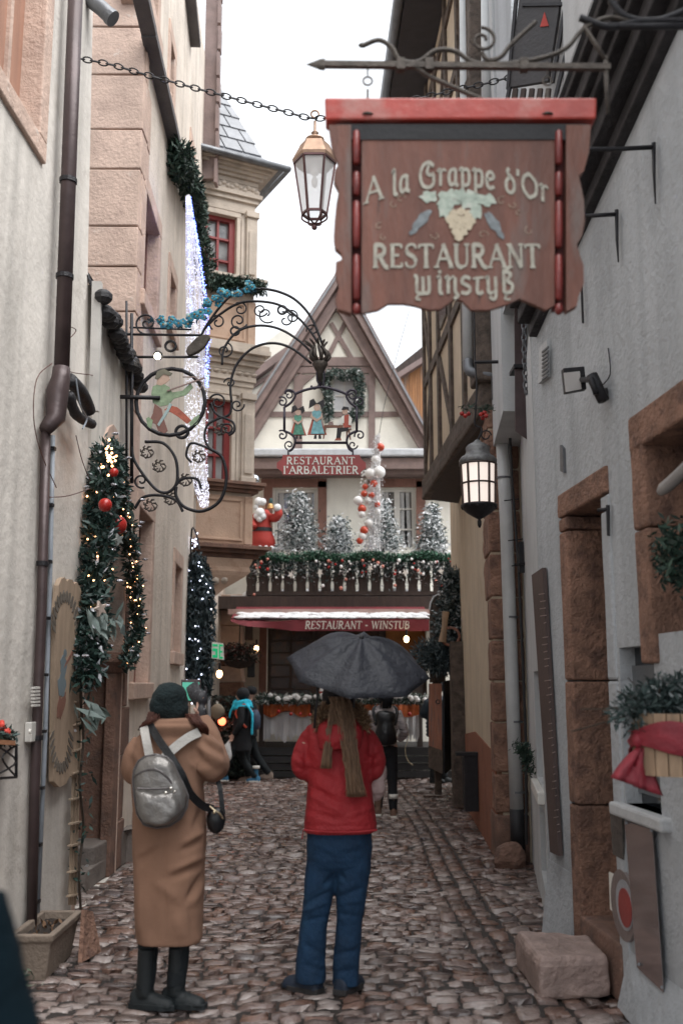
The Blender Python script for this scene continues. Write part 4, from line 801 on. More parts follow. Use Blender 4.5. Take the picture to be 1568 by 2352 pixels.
# left and right neighbours behind
LB = thing('gabled_house', 'house with a brown gable edge just behind the restaurant on its left', 'house', (-2.5, 23.5, 0))
B2 = Pl((0, 23.5), (1, 0))
m = MB(); B2.poly(m, [(520, 1700), (690, 1700), (690, 820), (660, 800), (520, 905)], -1.5, 0); m.build('wall', mCRE, LB)
m = MB(); B2.poly(m, [(500, 918), (700, 776), (706, 790), (500, 940)], 0.0, 0.3); B2.poly(m, [(520, 918), (640, 850), (640, 858), (520, 930)], 0.0, 0.1); m.pieces('barge_board', mTIM, LB)
WB = thing('board_clad_house', 'house clad in orange-brown vertical boards behind the gable on the right', 'house', (2.6, 24, 0))
B3 = Pl((0, 24), (1, 0))
m = MB(); B3.poly(m, [(900, 1600), (1100, 1600), (1100, 760), (985, 812), (900, 880)], -1.2, 0.0); m.build('wall', mDW, WB)
m = MB(); 
for i in range(26):
    u = 898+i*6.0; B3.poly(m, [(u, 1100), (u+5.4, 1100), (u+5.4, 880-(u-900)*0.62), (u, 884-(u-900)*0.62)], 0.0, 0.03+0.01*(i % 2))
m.build('cladding', M('boards_orange', (0.34, 0.16, 0.07), rough=0.8, var=0.3, scale=4, bump=0.4, stretch=(4, 4, 0.4), col2=(0.22, 0.19, 0.17), f2=0.5, s2=1.5), WB)
m = MB(); B3.poly(m, [(890, 890), (1090, 762), (1090, 775), (892, 902)], -0.5, 0.3); m.build('roof_edge', mTIM, WB)
# entrance: dark glazed door and wall pieces
(xa, za), (xb, _), (_, zb3), _ = dr_
m = MB(); m.prism([(xa, 20.8, za), (cx(880, 1560), 20.8, za), (cx(880, 1560), 20.8, zb3), (xa, 20.8, zb3)], (0, 0.04, 0)); eg = m.build('entrance_glazing', M('bottle_glass', (0.035, 0.02, 0.018), rough=0.15, var=0.6, scale=5, col2=(0.10, 0.035, 0.015), f2=0.52, s2=4, bump=0.3), RS)
m = MB(); xe = cx(880, 1560)
for i in range(6): x_ = xa+(xe-xa)*i/5; m.box((x_, 20.775, (za+zb3)/2), (0.05 if i % 5 else 0.14, 0.045, zb3-za))
for i in range(1, 7): z_ = za+(zb3-za)*i/7; m.box(((xa+xe)/2, 20.778, z_), (xe-xa, 0.03, 0.03))
m.build('glazing_bar', mDW, eg)
m = MB(); m.prism([(xe, 20.82, za), (xb, 20.82, za), (xb, 20.82, zb3), (xe, 20.82, zb3)], (0, 0.03, 0)); m.build('inner_wall', M('inner_wall_orange', (0.30, 0.12, 0.035), rough=0.8, var=0.3), RS)
m = MB(); m.box(((xe+xb)/2, 20.7, zb3-0.75), (xb-xe, 0.3, 0.05)); m.box(((xe+xb)/2, 20.7, zb3-1.5), (xb-xe, 0.25, 0.9)); m.pieces('counter', mDW, RS)
for xx in (cx(604, 1560), ): 
    m = MB(); m.box((xx, 20.42, (za+zb3)/2), (0.14, 0.16, zb3-za)); m.pieces('door_post', mTIMr, RS)
# low sandstone pier left of the entrance
PR = thing('stone_pier', 'pale sandstone pier with uneven blocks left of the restaurant entrance', 'pillar', (-1.9, 19.9, 0))
P19 = Pl((0, 19.6), (1, 0))
for va, vb in ((1640, 1600), (1600, 1566), (1566, 1530), (1530, 1490), (1490, 1440), (1440, 1385)):
    m = MB(); P19.poly(m, [(508+random.uniform(-3, 3), va), (562+random.uniform(-3, 4), va), (560+random.uniform(-3, 4), vb+1), (508+random.uniform(-3, 3), vb+1)], -0.6, random.uniform(0, 0.03)); roughen(m.build('block', mSSp if va not in (1600, 1530) else mSSr, PR, bevel=0.015), 0.02, 0.15)
m = MB(); P19.poly(m, [(508, 1800), (562, 1800), (562, 1640), (508, 1640)], -0.6, 0); m.build('base', mSSp, PR)
m = MB(); P19.poly(m, [(500, 1386), (566, 1386), (566, 1372), (500, 1372)], -0.6, 0.06); m.build('cap', mSSp, PR, bevel=0.01)

# ------------------------------------------------------------------ balcony
BY = 19.2; RB = Pl((0, BY), (1, 0))
BC = thing('balcony', 'dark wooden balcony with cut-out balusters across the restaurant', 'balcony', (0, BY, 3.4))
zb0, zb1 = RB.st(784, 1368)[1], RB.st(784, 1285)[1]; xl, xr_ = RB.hit(566, 1330).x, RB.hit(1045, 1330).x
m = MB(); m.box(((xl+xr_)/2-0.2, BY+0.6, zb0-0.14), (xr_-xl+0.7, 1.4, 0.24)); m.build('floor_beam', mDW, BC)
m = MB(); m.box(((xl+xr_)/2-0.1, BY+0.65, zb0-0.005), (xr_-xl+0.4, 1.2, 0.025)); m.build('snow_on_floor', mSN, BC)
m = MB(); m.box(((xl+xr_)/2, BY, zb1+0.02), (xr_-xl, 0.12, 0.09)); m.build('handrail', mDW, BC)
m = MB(); m.box(((xl+xr_)/2, BY, zb0+0.04), (xr_-xl, 0.10, 0.08)); m.build('bottom_rail', mDW, BC)
nb = 17; bmb = MB(); ws = [0.105, 0.09, 0.11, 0.085, 0.105, 0.12]; hb = zb1-zb0-0.08
prof = [(w_, i/5) for i, w_ in enumerate([0.095, 0.088, 0.108, 0.085, 0.10, 0.09])]
for i in range(nb):
    x = xl+0.1+(xr_-xl-0.2)*i/(nb-1); m = MB(); pts = [(x-a, BY-0.02, zb0+0.08+f*hb) for a, f in prof]+[(x+a, BY-0.02, zb0+0.08+f*hb) for a, f in prof[::-1]]
    m.prism(pts, (0, 0.035, 0)); m.build('baluster', mDW, BC)
m = MB(); m.box((0.05, 19.35, zb0-0.36), (4.3, 1.7, 0.10)); m.build('fascia_board', M('fascia_pink', (0.40, 0.27, 0.24), rough=0.6), BC)
m = MB(); 
for i in range(26):                            # heaped snow behind the balusters
    x = xl+(xr_-xl)*(i+0.5)/26; m.ball((x, BY+0.28+random.uniform(-.05, .1), zb0), 0.17, 10, 6, (1.1, 0.8, random.uniform(0.6, 1.05)))
m.build('snow_heap', mSN, BC, smooth=True)

# ------------------------------------------------------------------ awning with lettering
AW = thing('awning', 'dark red awning with white lettering and snow along its slope', 'awning', (0, 18.6, 2.7))
PA = Pl((0, 18.1), (1, 0)); mAW = M('awning_red', (0.17, 0.022, 0.03), rough=0.8, var=0.2, scale=5, bump=0.4, bscale=30)
zt_, zm_ = Pl((0, 19.1), (1, 0)).st(784, 1392)[1], PA.st(784, 1422)[1]
xL, xR = PA.hit(530, 1422).x, PA.hit(985, 1422).x
n_ = 24; V = []; 
for i in range(n_+1):
    x = xL+(xR-xL)*i/n_; V += [Vector((x, 19.15, zt_)), Vector((x, 18.1, zm_+0.02*math.sin(i*1.3)))]
F = [(2*i, 2*i+1, 2*i+3, 2*i+2) for i in range(n_)]; m = MB(); m.add(V, F); m.add([p+Vector((0, 0, -0.02)) for p in V], [f[::-1] for f in F]); m.build('canopy', mAW, AW, smooth=True)
V = []
for i in range(n_+1):                          # valance, sagging and curling up at the left end
    u = 530+(985-530)*i/n_; f = max(0, 1-i/9); vb = 1449-22*f*f+3*math.sin(i*0.9)*(f+0.2); vt = 1422+5*math.sin(max(0, f)*3.1)
    V += [PA.hit(u, vt, 0.005), PA.hit(u, vb, 0.03+0.10*f*math.sin(i*0.8))]
m = MB(); m.add(V, F); m.add([p+Vector((0, 0.012, 0)) for p in V], [f[::-1] for f in F]); m.build('valance', mAW, AW, smooth=True)
def fnA(u0, u1, v0, pl, off):
    a, b = pl.hit(u0, v0, off), pl.hit(u1, v0, off); d = (b-a).normalized(); up = Vector((0, 0, 1))
    return (lambda x, z: (a+d*x+up*z, pl.n)), (b-a).length
fn, wd = fnA(700, 940, 1444, PA, 0.05); tx = 'RESTAURANT - WINSTUB'; hh_ = wd/text_w(tx, 1.0, 0.05)
hgt = (PA.hit(800, 1427).z-PA.hit(800, 1444).z)
text_mb(tx, lambda x, z: fn(x*hh_/hgt, z), hgt, pen=0.17, thin=0.55, space=0.05, slant=0.12).build('lettering', mWHT, AW)
m = MB(); 
for i in range(520):
    f = random.random(); x = xL+0.12+(xR-xL-0.16)*random.random(); y_ = 18.14+0.44*f**1.2; z_ = zm_+(zt_-zm_)*(y_-18.1)/1.05
    m.ball((x, y_, z_+0.01), random.uniform(0.04, 0.085), 8, 5, (1.5, 0.9, 0.35))
m.build('snow', mSN, AW, smooth=True)
m = MB(); m.bar((xL, 18.12, zm_+0.0), (xR, 18.12, zm_+0.0), 0.03, 0.03); m.build('front_bar', mIR, AW)
# ------------------------------------------------------------------ terrace platform
TR = thing('terrace', 'raised dark wooden terrace draped with white fur and orange cloth', 'terrace', (0, 18.7, 0))
PT = Pl((0, 18.6), (1, 0)); zt2 = PT.st(784, 1717)[1]
m = MB()
for i in range(4): z_ = 0.02+i*(zt2-0.04)/4; m.box((0.1, 18.66+0.02*(i % 2), z_+(zt2-0.04)/8), (5.4, 0.08, (zt2-0.04)/4-0.02))
m.box((0.1, 19.6, zt2-0.03), (5.4, 1.9, 0.06)); o = m.build('platform', M('platform_black', (0.02, 0.019, 0.02), rough=0.6, bump=0.4, stretch=(0.4, 3, 3), var=0.4), TR)
zc0, zc1 = PT.st(784, 1712)[1], PT.st(784, 1636)[1]; zr_ = PT.st(784, 1612)[1]
def cloth(u0, u1, name, mat, ztop, bot, off):
    n2 = 40; V = []
    x0_, x1_ = PT.hit(u0, 1650).x, PT.hit(u1, 1650).x
    for i in range(n2+1):
        x = x0_+(x1_-x0_)*i/n2; w1 = 0.03*math.sin(i*0.55+u0)+0.015*math.sin(i*1.7); V += [Vector((x, 18.72-off+w1*0.4, ztop)), Vector((x, 18.70-off+w1, (ztop+bot(i/n2))/2)), Vector((x, 18.69-off+w1*1.3, bot(i/n2)))]
    F = [(3*i+k_, 3*i+k_+1, 3*i+k_+4, 3*i+k_+3) for i in range(n2) for k_ in (0, 1)]; m = MB(); m.add(V, F); m.add([p+Vector((0, 0.015, 0)) for p in V], [f[::-1] for f in F]); return m.build(name, mat, TR, smooth=True)
ragged = lambda f: zc0+0.03+0.14*abs(math.sin(f*19+1))*abs(math.sin(f*7))+0.08*random.random()
cloth(604, 712, 'fur_drape', M('fur_white', (0.62, 0.61, 0.62), rough=0.95, var=0.1, bump=1.0, bscale=60), zc1, ragged, 0.0)
cloth(912, 962, 'fur_drape', MATS['fur_white'], zc1, ragged, 0.0)
mOC = M('cloth_orange', (0.52, 0.12, 0.03), rough=0.6, var=0.3, scale=10, bump=0.5, bscale=20)
for u0, u1 in ((604, 712), (800, 962)): cloth(u0, u1, 'orange_swag', mOC, PT.st(784, 1618)[1], lambda f: PT.st(784, 1640)[1]-0.06*math.sin(f*3.1*3), 0.05)
m = MB()
for u in (500, 600, 720, 860, 965): x = PT.hit(u, 1650).x; m.box((x, 18.8, (zt2+zr_)/2), (0.1, 0.1, zr_-zt2))
m.box((0, 18.8, zr_), (4.6, 0.12, 0.07)); m.pieces('railing', mDW, TR)
# ------------------------------------------------------------------ helpers for iron work in a vertical plane
def curls(mb, pl, o, items, r):
    """items: ('p', [(u,v)..]) smooth bar, ('c', u, v, radius px) ring, ('s', u, v, r0, r1, start angle deg, turns) spiral; pixels on plane pl"""
    ppm = 1/((pl.hit(items_c[0]+50, items_c[1], o)-pl.hit(items_c[0], items_c[1], o)).length/50)
    up = Vector((0, 0, 1))
    for it in items:
        if it[0] == 'p': mb.tube(smoothpath([pl.hit(u, v, o) for u, v in it[1]], 6), it[2] if len(it) > 2 else r, 6)
        elif it[0] == 'l': mb.tube([pl.hit(u, v, o) for u, v in it[1]], it[2] if len(it) > 2 else r, 6)
        elif it[0] == 'c': mb.tube(spiral(pl.hit(it[1], it[2], o), it[3]/ppm, it[3]/ppm, 0, 1, 20, pl.d, up), it[4] if len(it) > 4 else r, 6, cap=False)
        else:
            a = math.radians(it[5]); mb.tube(spiral(pl.hit(it[1], it[2], o), it[3]*0.8/ppm, it[4]*1.25/ppm, a, it[6]*1.15, 34, pl.d, up), (it[7] if len(it) > 7 else r)*0.72, 6)
# ------------------------------------------------------------------ big foreground sign
SY = 3.4; PS = Pl((0, SY), (1, 0), toward=(0, 0))
mWS = M('sign_wood', (0.15, 0.056, 0.036), rough=0.6, var=0.35, scale=2.2, bump=0.4, bscale=14, stretch=(4, 1, 0.8), col2=(0.15, 0.105, 0.09), f2=0.53, s2=1.8, streak=0.5, col3=(0.06, 0.03, 0.022), s3=5, t3=0.62)
mSR = M('sign_red_painted_sheen', (0.40, 0.05, 0.035), rough=0.35, var=0.25, scale=4, bump=0.2, bscale=20, col2=(0.42, 0.20, 0.17), f2=0.5, s2=2.2)  # red paint; grey-pink patches put sky reflection into its colour
mTXW = M('sign_lettering', (0.36, 0.34, 0.28), rough=0.6, var=0.2, scale=30, bump=0.2, col2=(0.20, 0.14, 0.11), f2=0.56, s2=26)
SG = thing('hanging_sign', 'big wooden restaurant sign with a red roof hanging at upper right', 'sign', PS.hit(1050, 725))
m = MB(); PS.poly(m, [(830, 300), (1270, 300), (1270, 706), (1250, 716), (1215, 700), (1190, 690), (1165, 702), (1120, 716), (1080, 716), (1060, 696), (1045, 690), (1030, 700), (1010, 714), (985, 716), (950, 706), (925, 702), (890, 702), (868, 716), (830, 724)], -0.02, 0.0)
m.build('board', mWS, SG)
m = MB()
PS.poly(m, [(806, 300), (806, 728), (775, 718), (770, 700), (779, 665), (770, 640), (771, 612), (786, 606), (783, 590), (769, 578), (766, 555), (768, 520), (772, 480), (778, 448), (766, 425), (768, 405), (778, 388), (762, 352), (755, 300)], -0.03, 0.01)
m.build('side_board', mWS, SG); m = MB()
PS.poly(m, [(1294, 300), (1350, 300), (1346, 360), (1334, 405), (1322, 415), (1328, 440), (1334, 470), (1336, 520), (1330, 552), (1318, 572), (1324, 592), (1333, 620), (1334, 660), (1322, 690), (1318, 712), (1294, 724)], -0.03, 0.01)
m.build('side_board', mWS, SG)
m = MB(); PS.poly(m, [(800, 302), (836, 302), (836, 722), (800, 722)], -0.05, -0.031); PS.poly(m, [(1264, 302), (1300, 302), (1300, 718), (1264, 718)], -0.05, -0.031); m.build('slot_back', M('sign_dark_red', (0.08, 0.015, 0.015)), SG)
mSRd = M('post_red', (0.17, 0.022, 0.018), rough=0.3, var=0.3, scale=12, bump=0.2)
for x in (818, 1282):
    m = MB()
    for va, vb in ((300, 378), (395, 450), (462, 570), (585, 690), (698, 722)):
        ww = 11; q = PS.hit(x, (va+vb)/2, 0.0); a_ = PS.hit(x-ww, va, 0.0); b_ = PS.hit(x+ww, vb, 0.0)
        m.tube([PS.hit(x, va, 0.0), PS.hit(x, va+4, 0.0), PS.hit(x, (va+vb)/2, 0.005), PS.hit(x, vb-4, 0.0), PS.hit(x, vb, 0.0)], [0.008, 0.013, 0.0145, 0.013, 0.008], 10)
    m.build('turned_post', mSRd, SG, smooth=True)
m = MB(); PS.poly(m, [(748, 302), (1356, 300), (1358, 252), (746, 252)], -0.07, 0.012); rfo = m.build('roof_board', mSR, SG, bevel=0.008)
m = MB(); PS.poly(m, [(772, 338), (1340, 338), (1340, 303), (772, 303)], -0.05, 0.004); m.build('painted_roof_shade', M('sign_dark', (0.010, 0.010, 0.012), rough=0.7, bump=0.2), SG)  # near-black strip standing in for the shade under the roof board
for x in (844, 1256):
    m = MB(); m.lathe(PS.hit(x, 276, 0.0)+Vector((0, 0, 0.015)), [(0.024, 0), (0.024, 0.006), (0.012, 0.014), (0.009, 0.03), (0.006, 0.04)], 12); m.tube([PS.hit(x, 262, 0), PS.hit(x, 205, 0)], 0.0045, 8)
    m.tube(spiral(PS.hit(x, 186, 0), 0.017, 0.017, 0, 1, 16), 0.004, 6, cap=False); m.tube([PS.hit(x, 172, 0), PS.hit(x, 140, 0)], 0.0035, 6); m.build('hanger', mIRg, SG, smooth=True)
def fnS(pl, u0, v0, off):
    a = pl.hit(u0, v0, off); return lambda x, z: (a+pl.d*x*sg+Vector((0, 0, z)), pl.n)
sg = 1 if PS.d.x > 0 else -1
def put_text(root, pl, txt, u0, u1, vt, vb, off, mat, pen=0.16, thin=0.5, space=0.04, slant=0.0, name='lettering', curve=None, depth=0.002):
    a, b, tp = pl.hit(u0, vb, off), pl.hit(u1, vb, off), pl.hit(u0, vt, off); h = tp.z-a.z; W_ = (b-a).length; d = (b-a).normalized()
    sx = W_/text_w(txt, h, space)
    def f(x, z):
        X_ = x*sx; zz = z+(curve(X_/W_)*h if curve else 0); return (a+d*X_+Vector((0, 0, zz)), pl.n)
    return text_mb(txt, f, h, pen=pen, thin=thin, space=space, slant=slant, depth=depth).build(name, mat, root)
put_text(SG, PS, 'RESTAURANT', 855, 1242, 562, 614, 0.001, mTXW, pen=0.20, thin=0.55, space=0.06)
put_text(SG, PS, 'winstub', 950, 1190, 618, 674, 0.001, mTXW, pen=0.15, thin=0.6, space=0.05)
put_text(SG, PS, "A la Grappe d'Or", 836, 1260, 412, 468, 0.001, mTXW, pen=0.15, thin=0.6, space=0.0, curve=lambda f: 0.75*math.sin(math.pi*f))
# painted grapes, vine leaves and two birds
m = MB()
def blob(mb, pl, u, v, ru, rv, off, rot=0, n=14, wob=0.15, th=0.002, seed=0):
    pts = []
    for k in range(n):
        a = 2*math.pi*k/n; r_ = 1+wob*math.sin(k*2.4+seed); x = math.cos(a)*ru*r_; y = math.sin(a)*rv*r_; c, s_ = math.cos(rot), math.sin(rot)
        pts.append((u+x*c-y*s_, v+x*s_+y*c))
    pl.poly(mb, pts, off, off+th)
for i, (u, v) in enumerate([(1040, 490), (1058, 486), (1075, 492), (1032, 504), (1050, 503), (1067, 504), (1082, 508), (1040, 518), (1057, 518), (1074, 520), (1046, 532), (1064, 533), (1053, 545)]): blob(m, PS, u, v, 10, 9, 0.001+0.0004*i, seed=i)
m.pieces('painted_grapes', M('paint_grape', (0.50, 0.42, 0.30), rough=0.6, var=0.15, scale=30), SG)
m = MB()
for i, (u, v, a, b_) in enumerate([(1030, 458, 26, 22), (1080, 460, 26, 22), (985, 452, 20, 13), (1118, 460, 20, 14), (1020, 482, 14, 18), (1093, 486, 14, 18), (1056, 448, 16, 14)]): blob(m, PS, u, v, a, b_, 0.0008+0.0003*i, seed=i*2, wob=0.25)
m.pieces('painted_leaves', M('paint_leaf', (0.36, 0.42, 0.35), rough=0.6, var=0.25, scale=30, col2=(0.45, 0.46, 0.40), f2=0.5, s2=30), SG)
m = MB(); blob(m, PS, 968, 505, 30, 11, 0.001, rot=-0.85); blob(m, PS, 950, 530, 14, 6, 0.0012, rot=-0.7); blob(m, PS, 1132, 512, 30, 11, 0.001, rot=0.95); blob(m, PS, 1148, 538, 14, 6, 0.0012, rot=0.9)
m.pieces('painted_birds', M('paint_bird', (0.17, 0.19, 0.20), rough=0.6, var=0.4, scale=40), SG)
m = MB()
for (u, v, s_, a) in ((920, 458, 12, 0.3), (905, 470, 10, 2), (1152, 462, 13, 1), (1178, 470, 10, 3), (1190, 490, 8, 0.5), (870, 520, 10, 1), (1215, 530, 12, 2), (1000, 540, 12, 3), (1108, 540, 13, 0), (880, 545, 8, 2)):
    m.tube([p+PS.n*0.001 for p in spiral(PS.hit(u, v, 0), 0.016*s_/10, 0.004, a, 0.8, 12)], 0.0014, 5)
m.pieces('painted_scroll', M('paint_scroll', (0.38, 0.30, 0.22), rough=0.6), SG)
# iron bracket that carries it
BR = thing('sign_bracket', 'forged iron wall bracket with arrow tip and scrolls carrying the hanging sign', 'bracket', PS.hit(1390, 155))
items_c = (1050, 150); m = MB()
m.bar(PS.hit(735, 148), PS.hit(1400, 155), 0.022, 0.022)
m.lathe(PS.hit(748, 148), [(0.005, 0), (0.026, 0.004), (0.024, 0.02), (0.001, 0.075)], 8, axis=(-1, 0, 0), sy=0.4); m.build('bar', mIRg, BR, bevel=0.002)
m = MB(); curls(m, PS, 0.0, [('p', [(835, 104), (870, 92), (900, 110), (918, 138), (960, 142), (1000, 116), (1045, 118), (1090, 144), (1160, 146), (1240, 134), (1300, 110), (1340, 66), (1400, 40), (1480, 52), (1600, 20)]),
    ('s', 1107, 92, 10, 26, 0, 1.1), ('p', [(1105, 120), (1120, 138), (1150, 130), (1175, 100), (1230, 50)]), ('p', [(950, 150), (985, 175), (1040, 200), (1120, 235)]), ('l', [(1390, 130), (1395, 260)]), ('l', [(1340, 60), (1392, 140)])], 0.009)
m.ball(PS.hit(832, 104), 0.013, 8, 5, (1.3, 0.7, 0.8)); m.build('scroll', mIRg, BR, smooth=True)
m = MB()
for u in (985, 1202, 920): m.box(PS.hit(u, 150), (0.03, 0.034, 0.045))
m.pieces('collar', mIRg, BR)
m = MB(); curls(m, PS, 0.0, [('p', [(1330, 40), (1400, 62), (1480, 48), (1640, 50)]), ('p', [(1400, 0), (1440, 40), (1520, 45), (1640, -10)]), ('l', [(1392, 60), (1640, 60)])], 0.014); m.build('arm', mIR, BR, smooth=True)

# ------------------------------------------------------------------ lantern on a chain across the lane
CHY = 6.6; PC = Pl((0, CHY), (1, 0), toward=(0, 0))
CHN = MB(); p_ = [L1.hit(206, 130, 0.0)]+[PC.hit(u, v) for u, v in ((250, 147), (330, 170), (440, 200), (560, 232), (650, 255), (722, 272))]
p_[0] = Vector((p_[1].x-0.3, CHY, p_[1].z+0.06)); CHN.link_chain(smoothpath(p_+[PC.hit(800, 262), PC.hit(860, 246), PC.hit(960, 226), PC.hit(1050, 205), PC.hit(1130, 188), PC.hit(1260, 150), PC.hit(1330, 120)], 5), 0.0055, 0.075, 0.038)
tag(CHN.build('chain', mIR, smooth=True), 'long iron chain strung across the lane between the houses', 'chain')
LN = thing('hanging_lantern', 'copper-topped street lantern hanging from the chain beside the big sign', 'lantern', PC.hit(722, 528))
c0 = PC.hit(722, 500); zz = lambda v: PC.hit(722, v).z
mCU = M('copper_lantern', (0.36, 0.24, 0.17), rough=0.55, var=0.25, scale=10, metal=0.7, bump=0.1)
m = MB(); ppm = 1/((PC.hit(772, 400)-PC.hit(722, 400)).length/50); r_ = lambda px: px/ppm
def ring4(z, r): return [(c0.x+r*math.cos(a), CHY+r*math.sin(a), z) for a in [math.pi/4+k*math.pi/3+0.25 for k in range(6)]]
m.loft([ring4(zz(374), r_(50)), ring4(zz(366), r_(52)), ring4(zz(338), r_(36)), ring4(zz(333), r_(34))]); m.build('hood', mCU, LN)
m = MB(); m.lathe((c0.x, CHY, zz(333)), [(r_(14), 0), (r_(12), r_(6)), (r_(22), r_(10)), (r_(22), r_(14)), (r_(8), r_(20)), (r_(5), r_(26)), (r_(9), r_(30)), (r_(3), r_(36)), (r_(3), r_(60))], 14); m.tube(spiral((c0.x, CHY, zz(262)), r_(9), r_(9), 0, 1, 16), r_(2.2), 6, cap=False); m.build('finial', mCU, LN, smooth=True)
m = MB()
tp, bt = ring4(zz(374), r_(47)), ring4(zz(492), r_(28))
for a, b in zip(tp, bt): m.bar(a, b, r_(4.5), r_(4.5))
for ring_, w_ in ((tp, 6), (bt, 5)):
    for k in range(6): m.bar(ring_[k], ring_[(k+1) % 6], r_(w_), r_(w_))
for k in range(6):
    a = Vector(bt[k]); m.tube(smoothpath([a, a+Vector((0, 0, -r_(12))), Vector((c0.x+(a.x-c0.x)*0.5, CHY+(a.y-CHY)*0.5, zz(512))), (c0.x, CHY, zz(514))], 4), r_(2.2), 5)
m.ball((c0.x, CHY, zz(522)), r_(6.5), 10, 6); m.build('frame', M('copper_dark', (0.13, 0.07, 0.07), rough=0.45, metal=0.6, bump=0.1), LN, smooth=False)
gl = GL('lantern_glass', (0.9, 0.88, 0.86), 0.3, 0.5)
for k in range(6):
    k2 = (k+1) % 6; m = MB(); m.add([tp[k], tp[k2], bt[k2], bt[k]], [(0, 1, 2, 3)]); m.build('pane', gl, LN)
m = MB(); m.tube([(c0.x, CHY, zz(378)), (c0.x, CHY, zz(400))], r_(9), 10); m.ball((c0.x, CHY, zz(418)), r_(9), 10, 8, (0.8, 0.8, 1.6)); m.build('bulb', mORW, LN, smooth=True)

# ------------------------------------------------------------------ restaurant sign with little figures, on its great arched bracket
AY = 8.9; PA2 = Pl((0, AY), (1, 0), toward=(0, 0)); items_c = (700, 900)
BK = thing('scroll_bracket', 'great wrought iron bracket with spiral scrolls and long arched arms', 'bracket', PA2.hit(300, 1100))
m = MB()
curls(m, PA2, 0.0, [('l', [(291, 692), (291, 1100)], 0.012), ('l', [(303, 720), (303, 1110)], 0.016), ('l', [(291, 768), (460, 770)], 0.012), ('l', [(300, 820), (455, 820)], 0.012), ('l', [(298, 752), (440, 757)], 0.009),
    ('c', 392, 923, 79, 0.0195), ('c', 392, 795, 12, 0.0130), ('c', 418, 992, 14, 0.0156),
    ('p', [(600, 664), (560, 664), (530, 680), (505, 705), (476, 745), (460, 775)], 0.012),
    ('p', [(470, 755), (500, 726), (545, 698), (590, 692), (640, 700), (680, 726), (712, 760), (738, 800)], 0.012),
    ('p', [(598, 662), (640, 670), (680, 690), (715, 730), (740, 790)], 0.013),
    ('p', [(510, 838), (515, 800), (545, 762), (590, 748), (640, 755), (690, 785), (728, 825)], 0.012),
    ('p', [(532, 925), (530, 880), (545, 835), (580, 800), (625, 788), (670, 800), (715, 835)], 0.0125),
    ('p', [(532, 925), (528, 950), (510, 958), (492, 945), (485, 925)], 0.012), ('s', 500, 923, 5, 16, 20, 1.2, 0.0130),
    ('p', [(510, 958), (478, 975), (470, 1005), (480, 1030)], 0.012), ('p', [(510, 958), (535, 970), (538, 990), (525, 1000)], 0.012), ('s', 523, 986, 4, 13, 90, 1.2, 0.0130),
    ('p', [(480, 1030), (440, 1018), (428, 1045), (440, 1062)], 0.012), ('p', [(480, 1030), (510, 1050), (520, 1100), (505, 1150), (465, 1174), (425, 1165), (405, 1140), (405, 1118)], 0.016),
    ('p', [(333, 1015), (375, 1018), (402, 1050), (408, 1090), (402, 1118), (380, 1132), (352, 1118), (310, 1060), (303, 1020)], 0.015),
    ('p', [(402, 1118), (420, 1100), (452, 1100), (462, 1122)], 0.013), ('p', [(310, 1168), (330, 1142), (370, 1138), (405, 1150), (420, 1175)], 0.014),
    ('s', 548, 737, 5, 17, 200, 1.2, 0.0117), ('s', 500, 740, 5, 17, 100, 1.2, 0.0117), ('s', 516, 805, 5, 16, 300, 1.2, 0.0117), ('s', 552, 710, 4, 14, 30, 1.1, 0.0104), ('c', 540, 760, 10, 0.0104),
    ('s', 598, 712, 4, 14, 200, 1.2, 0.0104), ('s', 670, 728, 4, 14, 0, 1.2, 0.0104), ('c', 648, 712, 10, 0.0104), ('s', 612, 722, 4, 18, 300, 0.9, 0.0104), ('s', 655, 735, 4, 17, 100, 0.9, 0.0104), ('s', 718, 758, 4, 12, 100, 1.1, 0.0104),
    ('s', 545, 930, 4, 13, 270, 1.1, 0.0117), ('s', 528, 880, 3, 11, 120, 1.0, 0.0104), ('s', 325, 1104, 4, 14, 200, 1.1, 0.0130), ('s', 337, 742, 5, 22, 90, 1.3, 0.0130)], 0.012)
m.build('scrollwork', mIR, BK, smooth=True)
m = MB()
for u, v in ((337, 1038), (365, 1070), (456, 1048), (425, 1102), (345, 1160), (391, 1145), (505, 985)):    # leafy volutes
    c = PA2.hit(u, v, 0.0)
    for k in range(7):
        a = k*0.9; q1 = c+Vector((math.cos(a), 0, math.sin(a)))*0.062; q0 = c+Vector((math.cos(a+0.9), 0, math.sin(a+0.9)))*0.022; mid = c+Vector((math.cos(a+0.35), 0, math.sin(a+0.35)))*0.052
        m.tube([q0, mid, q1], [0.004, 0.011, 0.006], 6)
    m.tube(spiral(c, 0.018, 0.066, 0, 1.0, 16), 0.007, 6)
m.pieces('volute', mIRg, BK, smooth=True)
m = MB(); c = PA2.hit(735, 815)
for k in range(9):
    a = 2*math.pi*k/9; m.tube(smoothpath([c+Vector((0, 0, -0.10)), c+Vector((math.cos(a)*0.09, math.sin(a)*0.09, -0.02)), c+Vector((math.cos(a)*0.055-0.02, math.sin(a)*0.055, 0.07)), c+Vector((math.cos(a)*0.11-0.04, math.sin(a)*0.11, 0.13))], 4), [0.02]+[0.017]*6+[0.011]*5+[0.004], 6)
m.lathe(c+Vector((0, 0, -0.26)), [(0.02, 0), (0.025, 0.08), (0.05, 0.12), (0.075, 0.17), (0.06, 0.2)], 12); m.build('leaf_socket', mIRg, BK, smooth=True)
m = MB(); blob(m, PA2, 456, 795, 34, 14, -0.02, rot=-0.7, th=0.05, wob=0.05); m.build('bow_stock', mIRg, BK, bevel=0.01)
m = MB(); m.tube([PA2.hit(226, 910, 0.02), PA2.hit(368, 914, 0.02)], 0.02, 8); m.tube([PA2.hit(240, 767), PA2.hit(300, 767)], 0.012, 6); m.build('stay', mIR, BK, smooth=True)
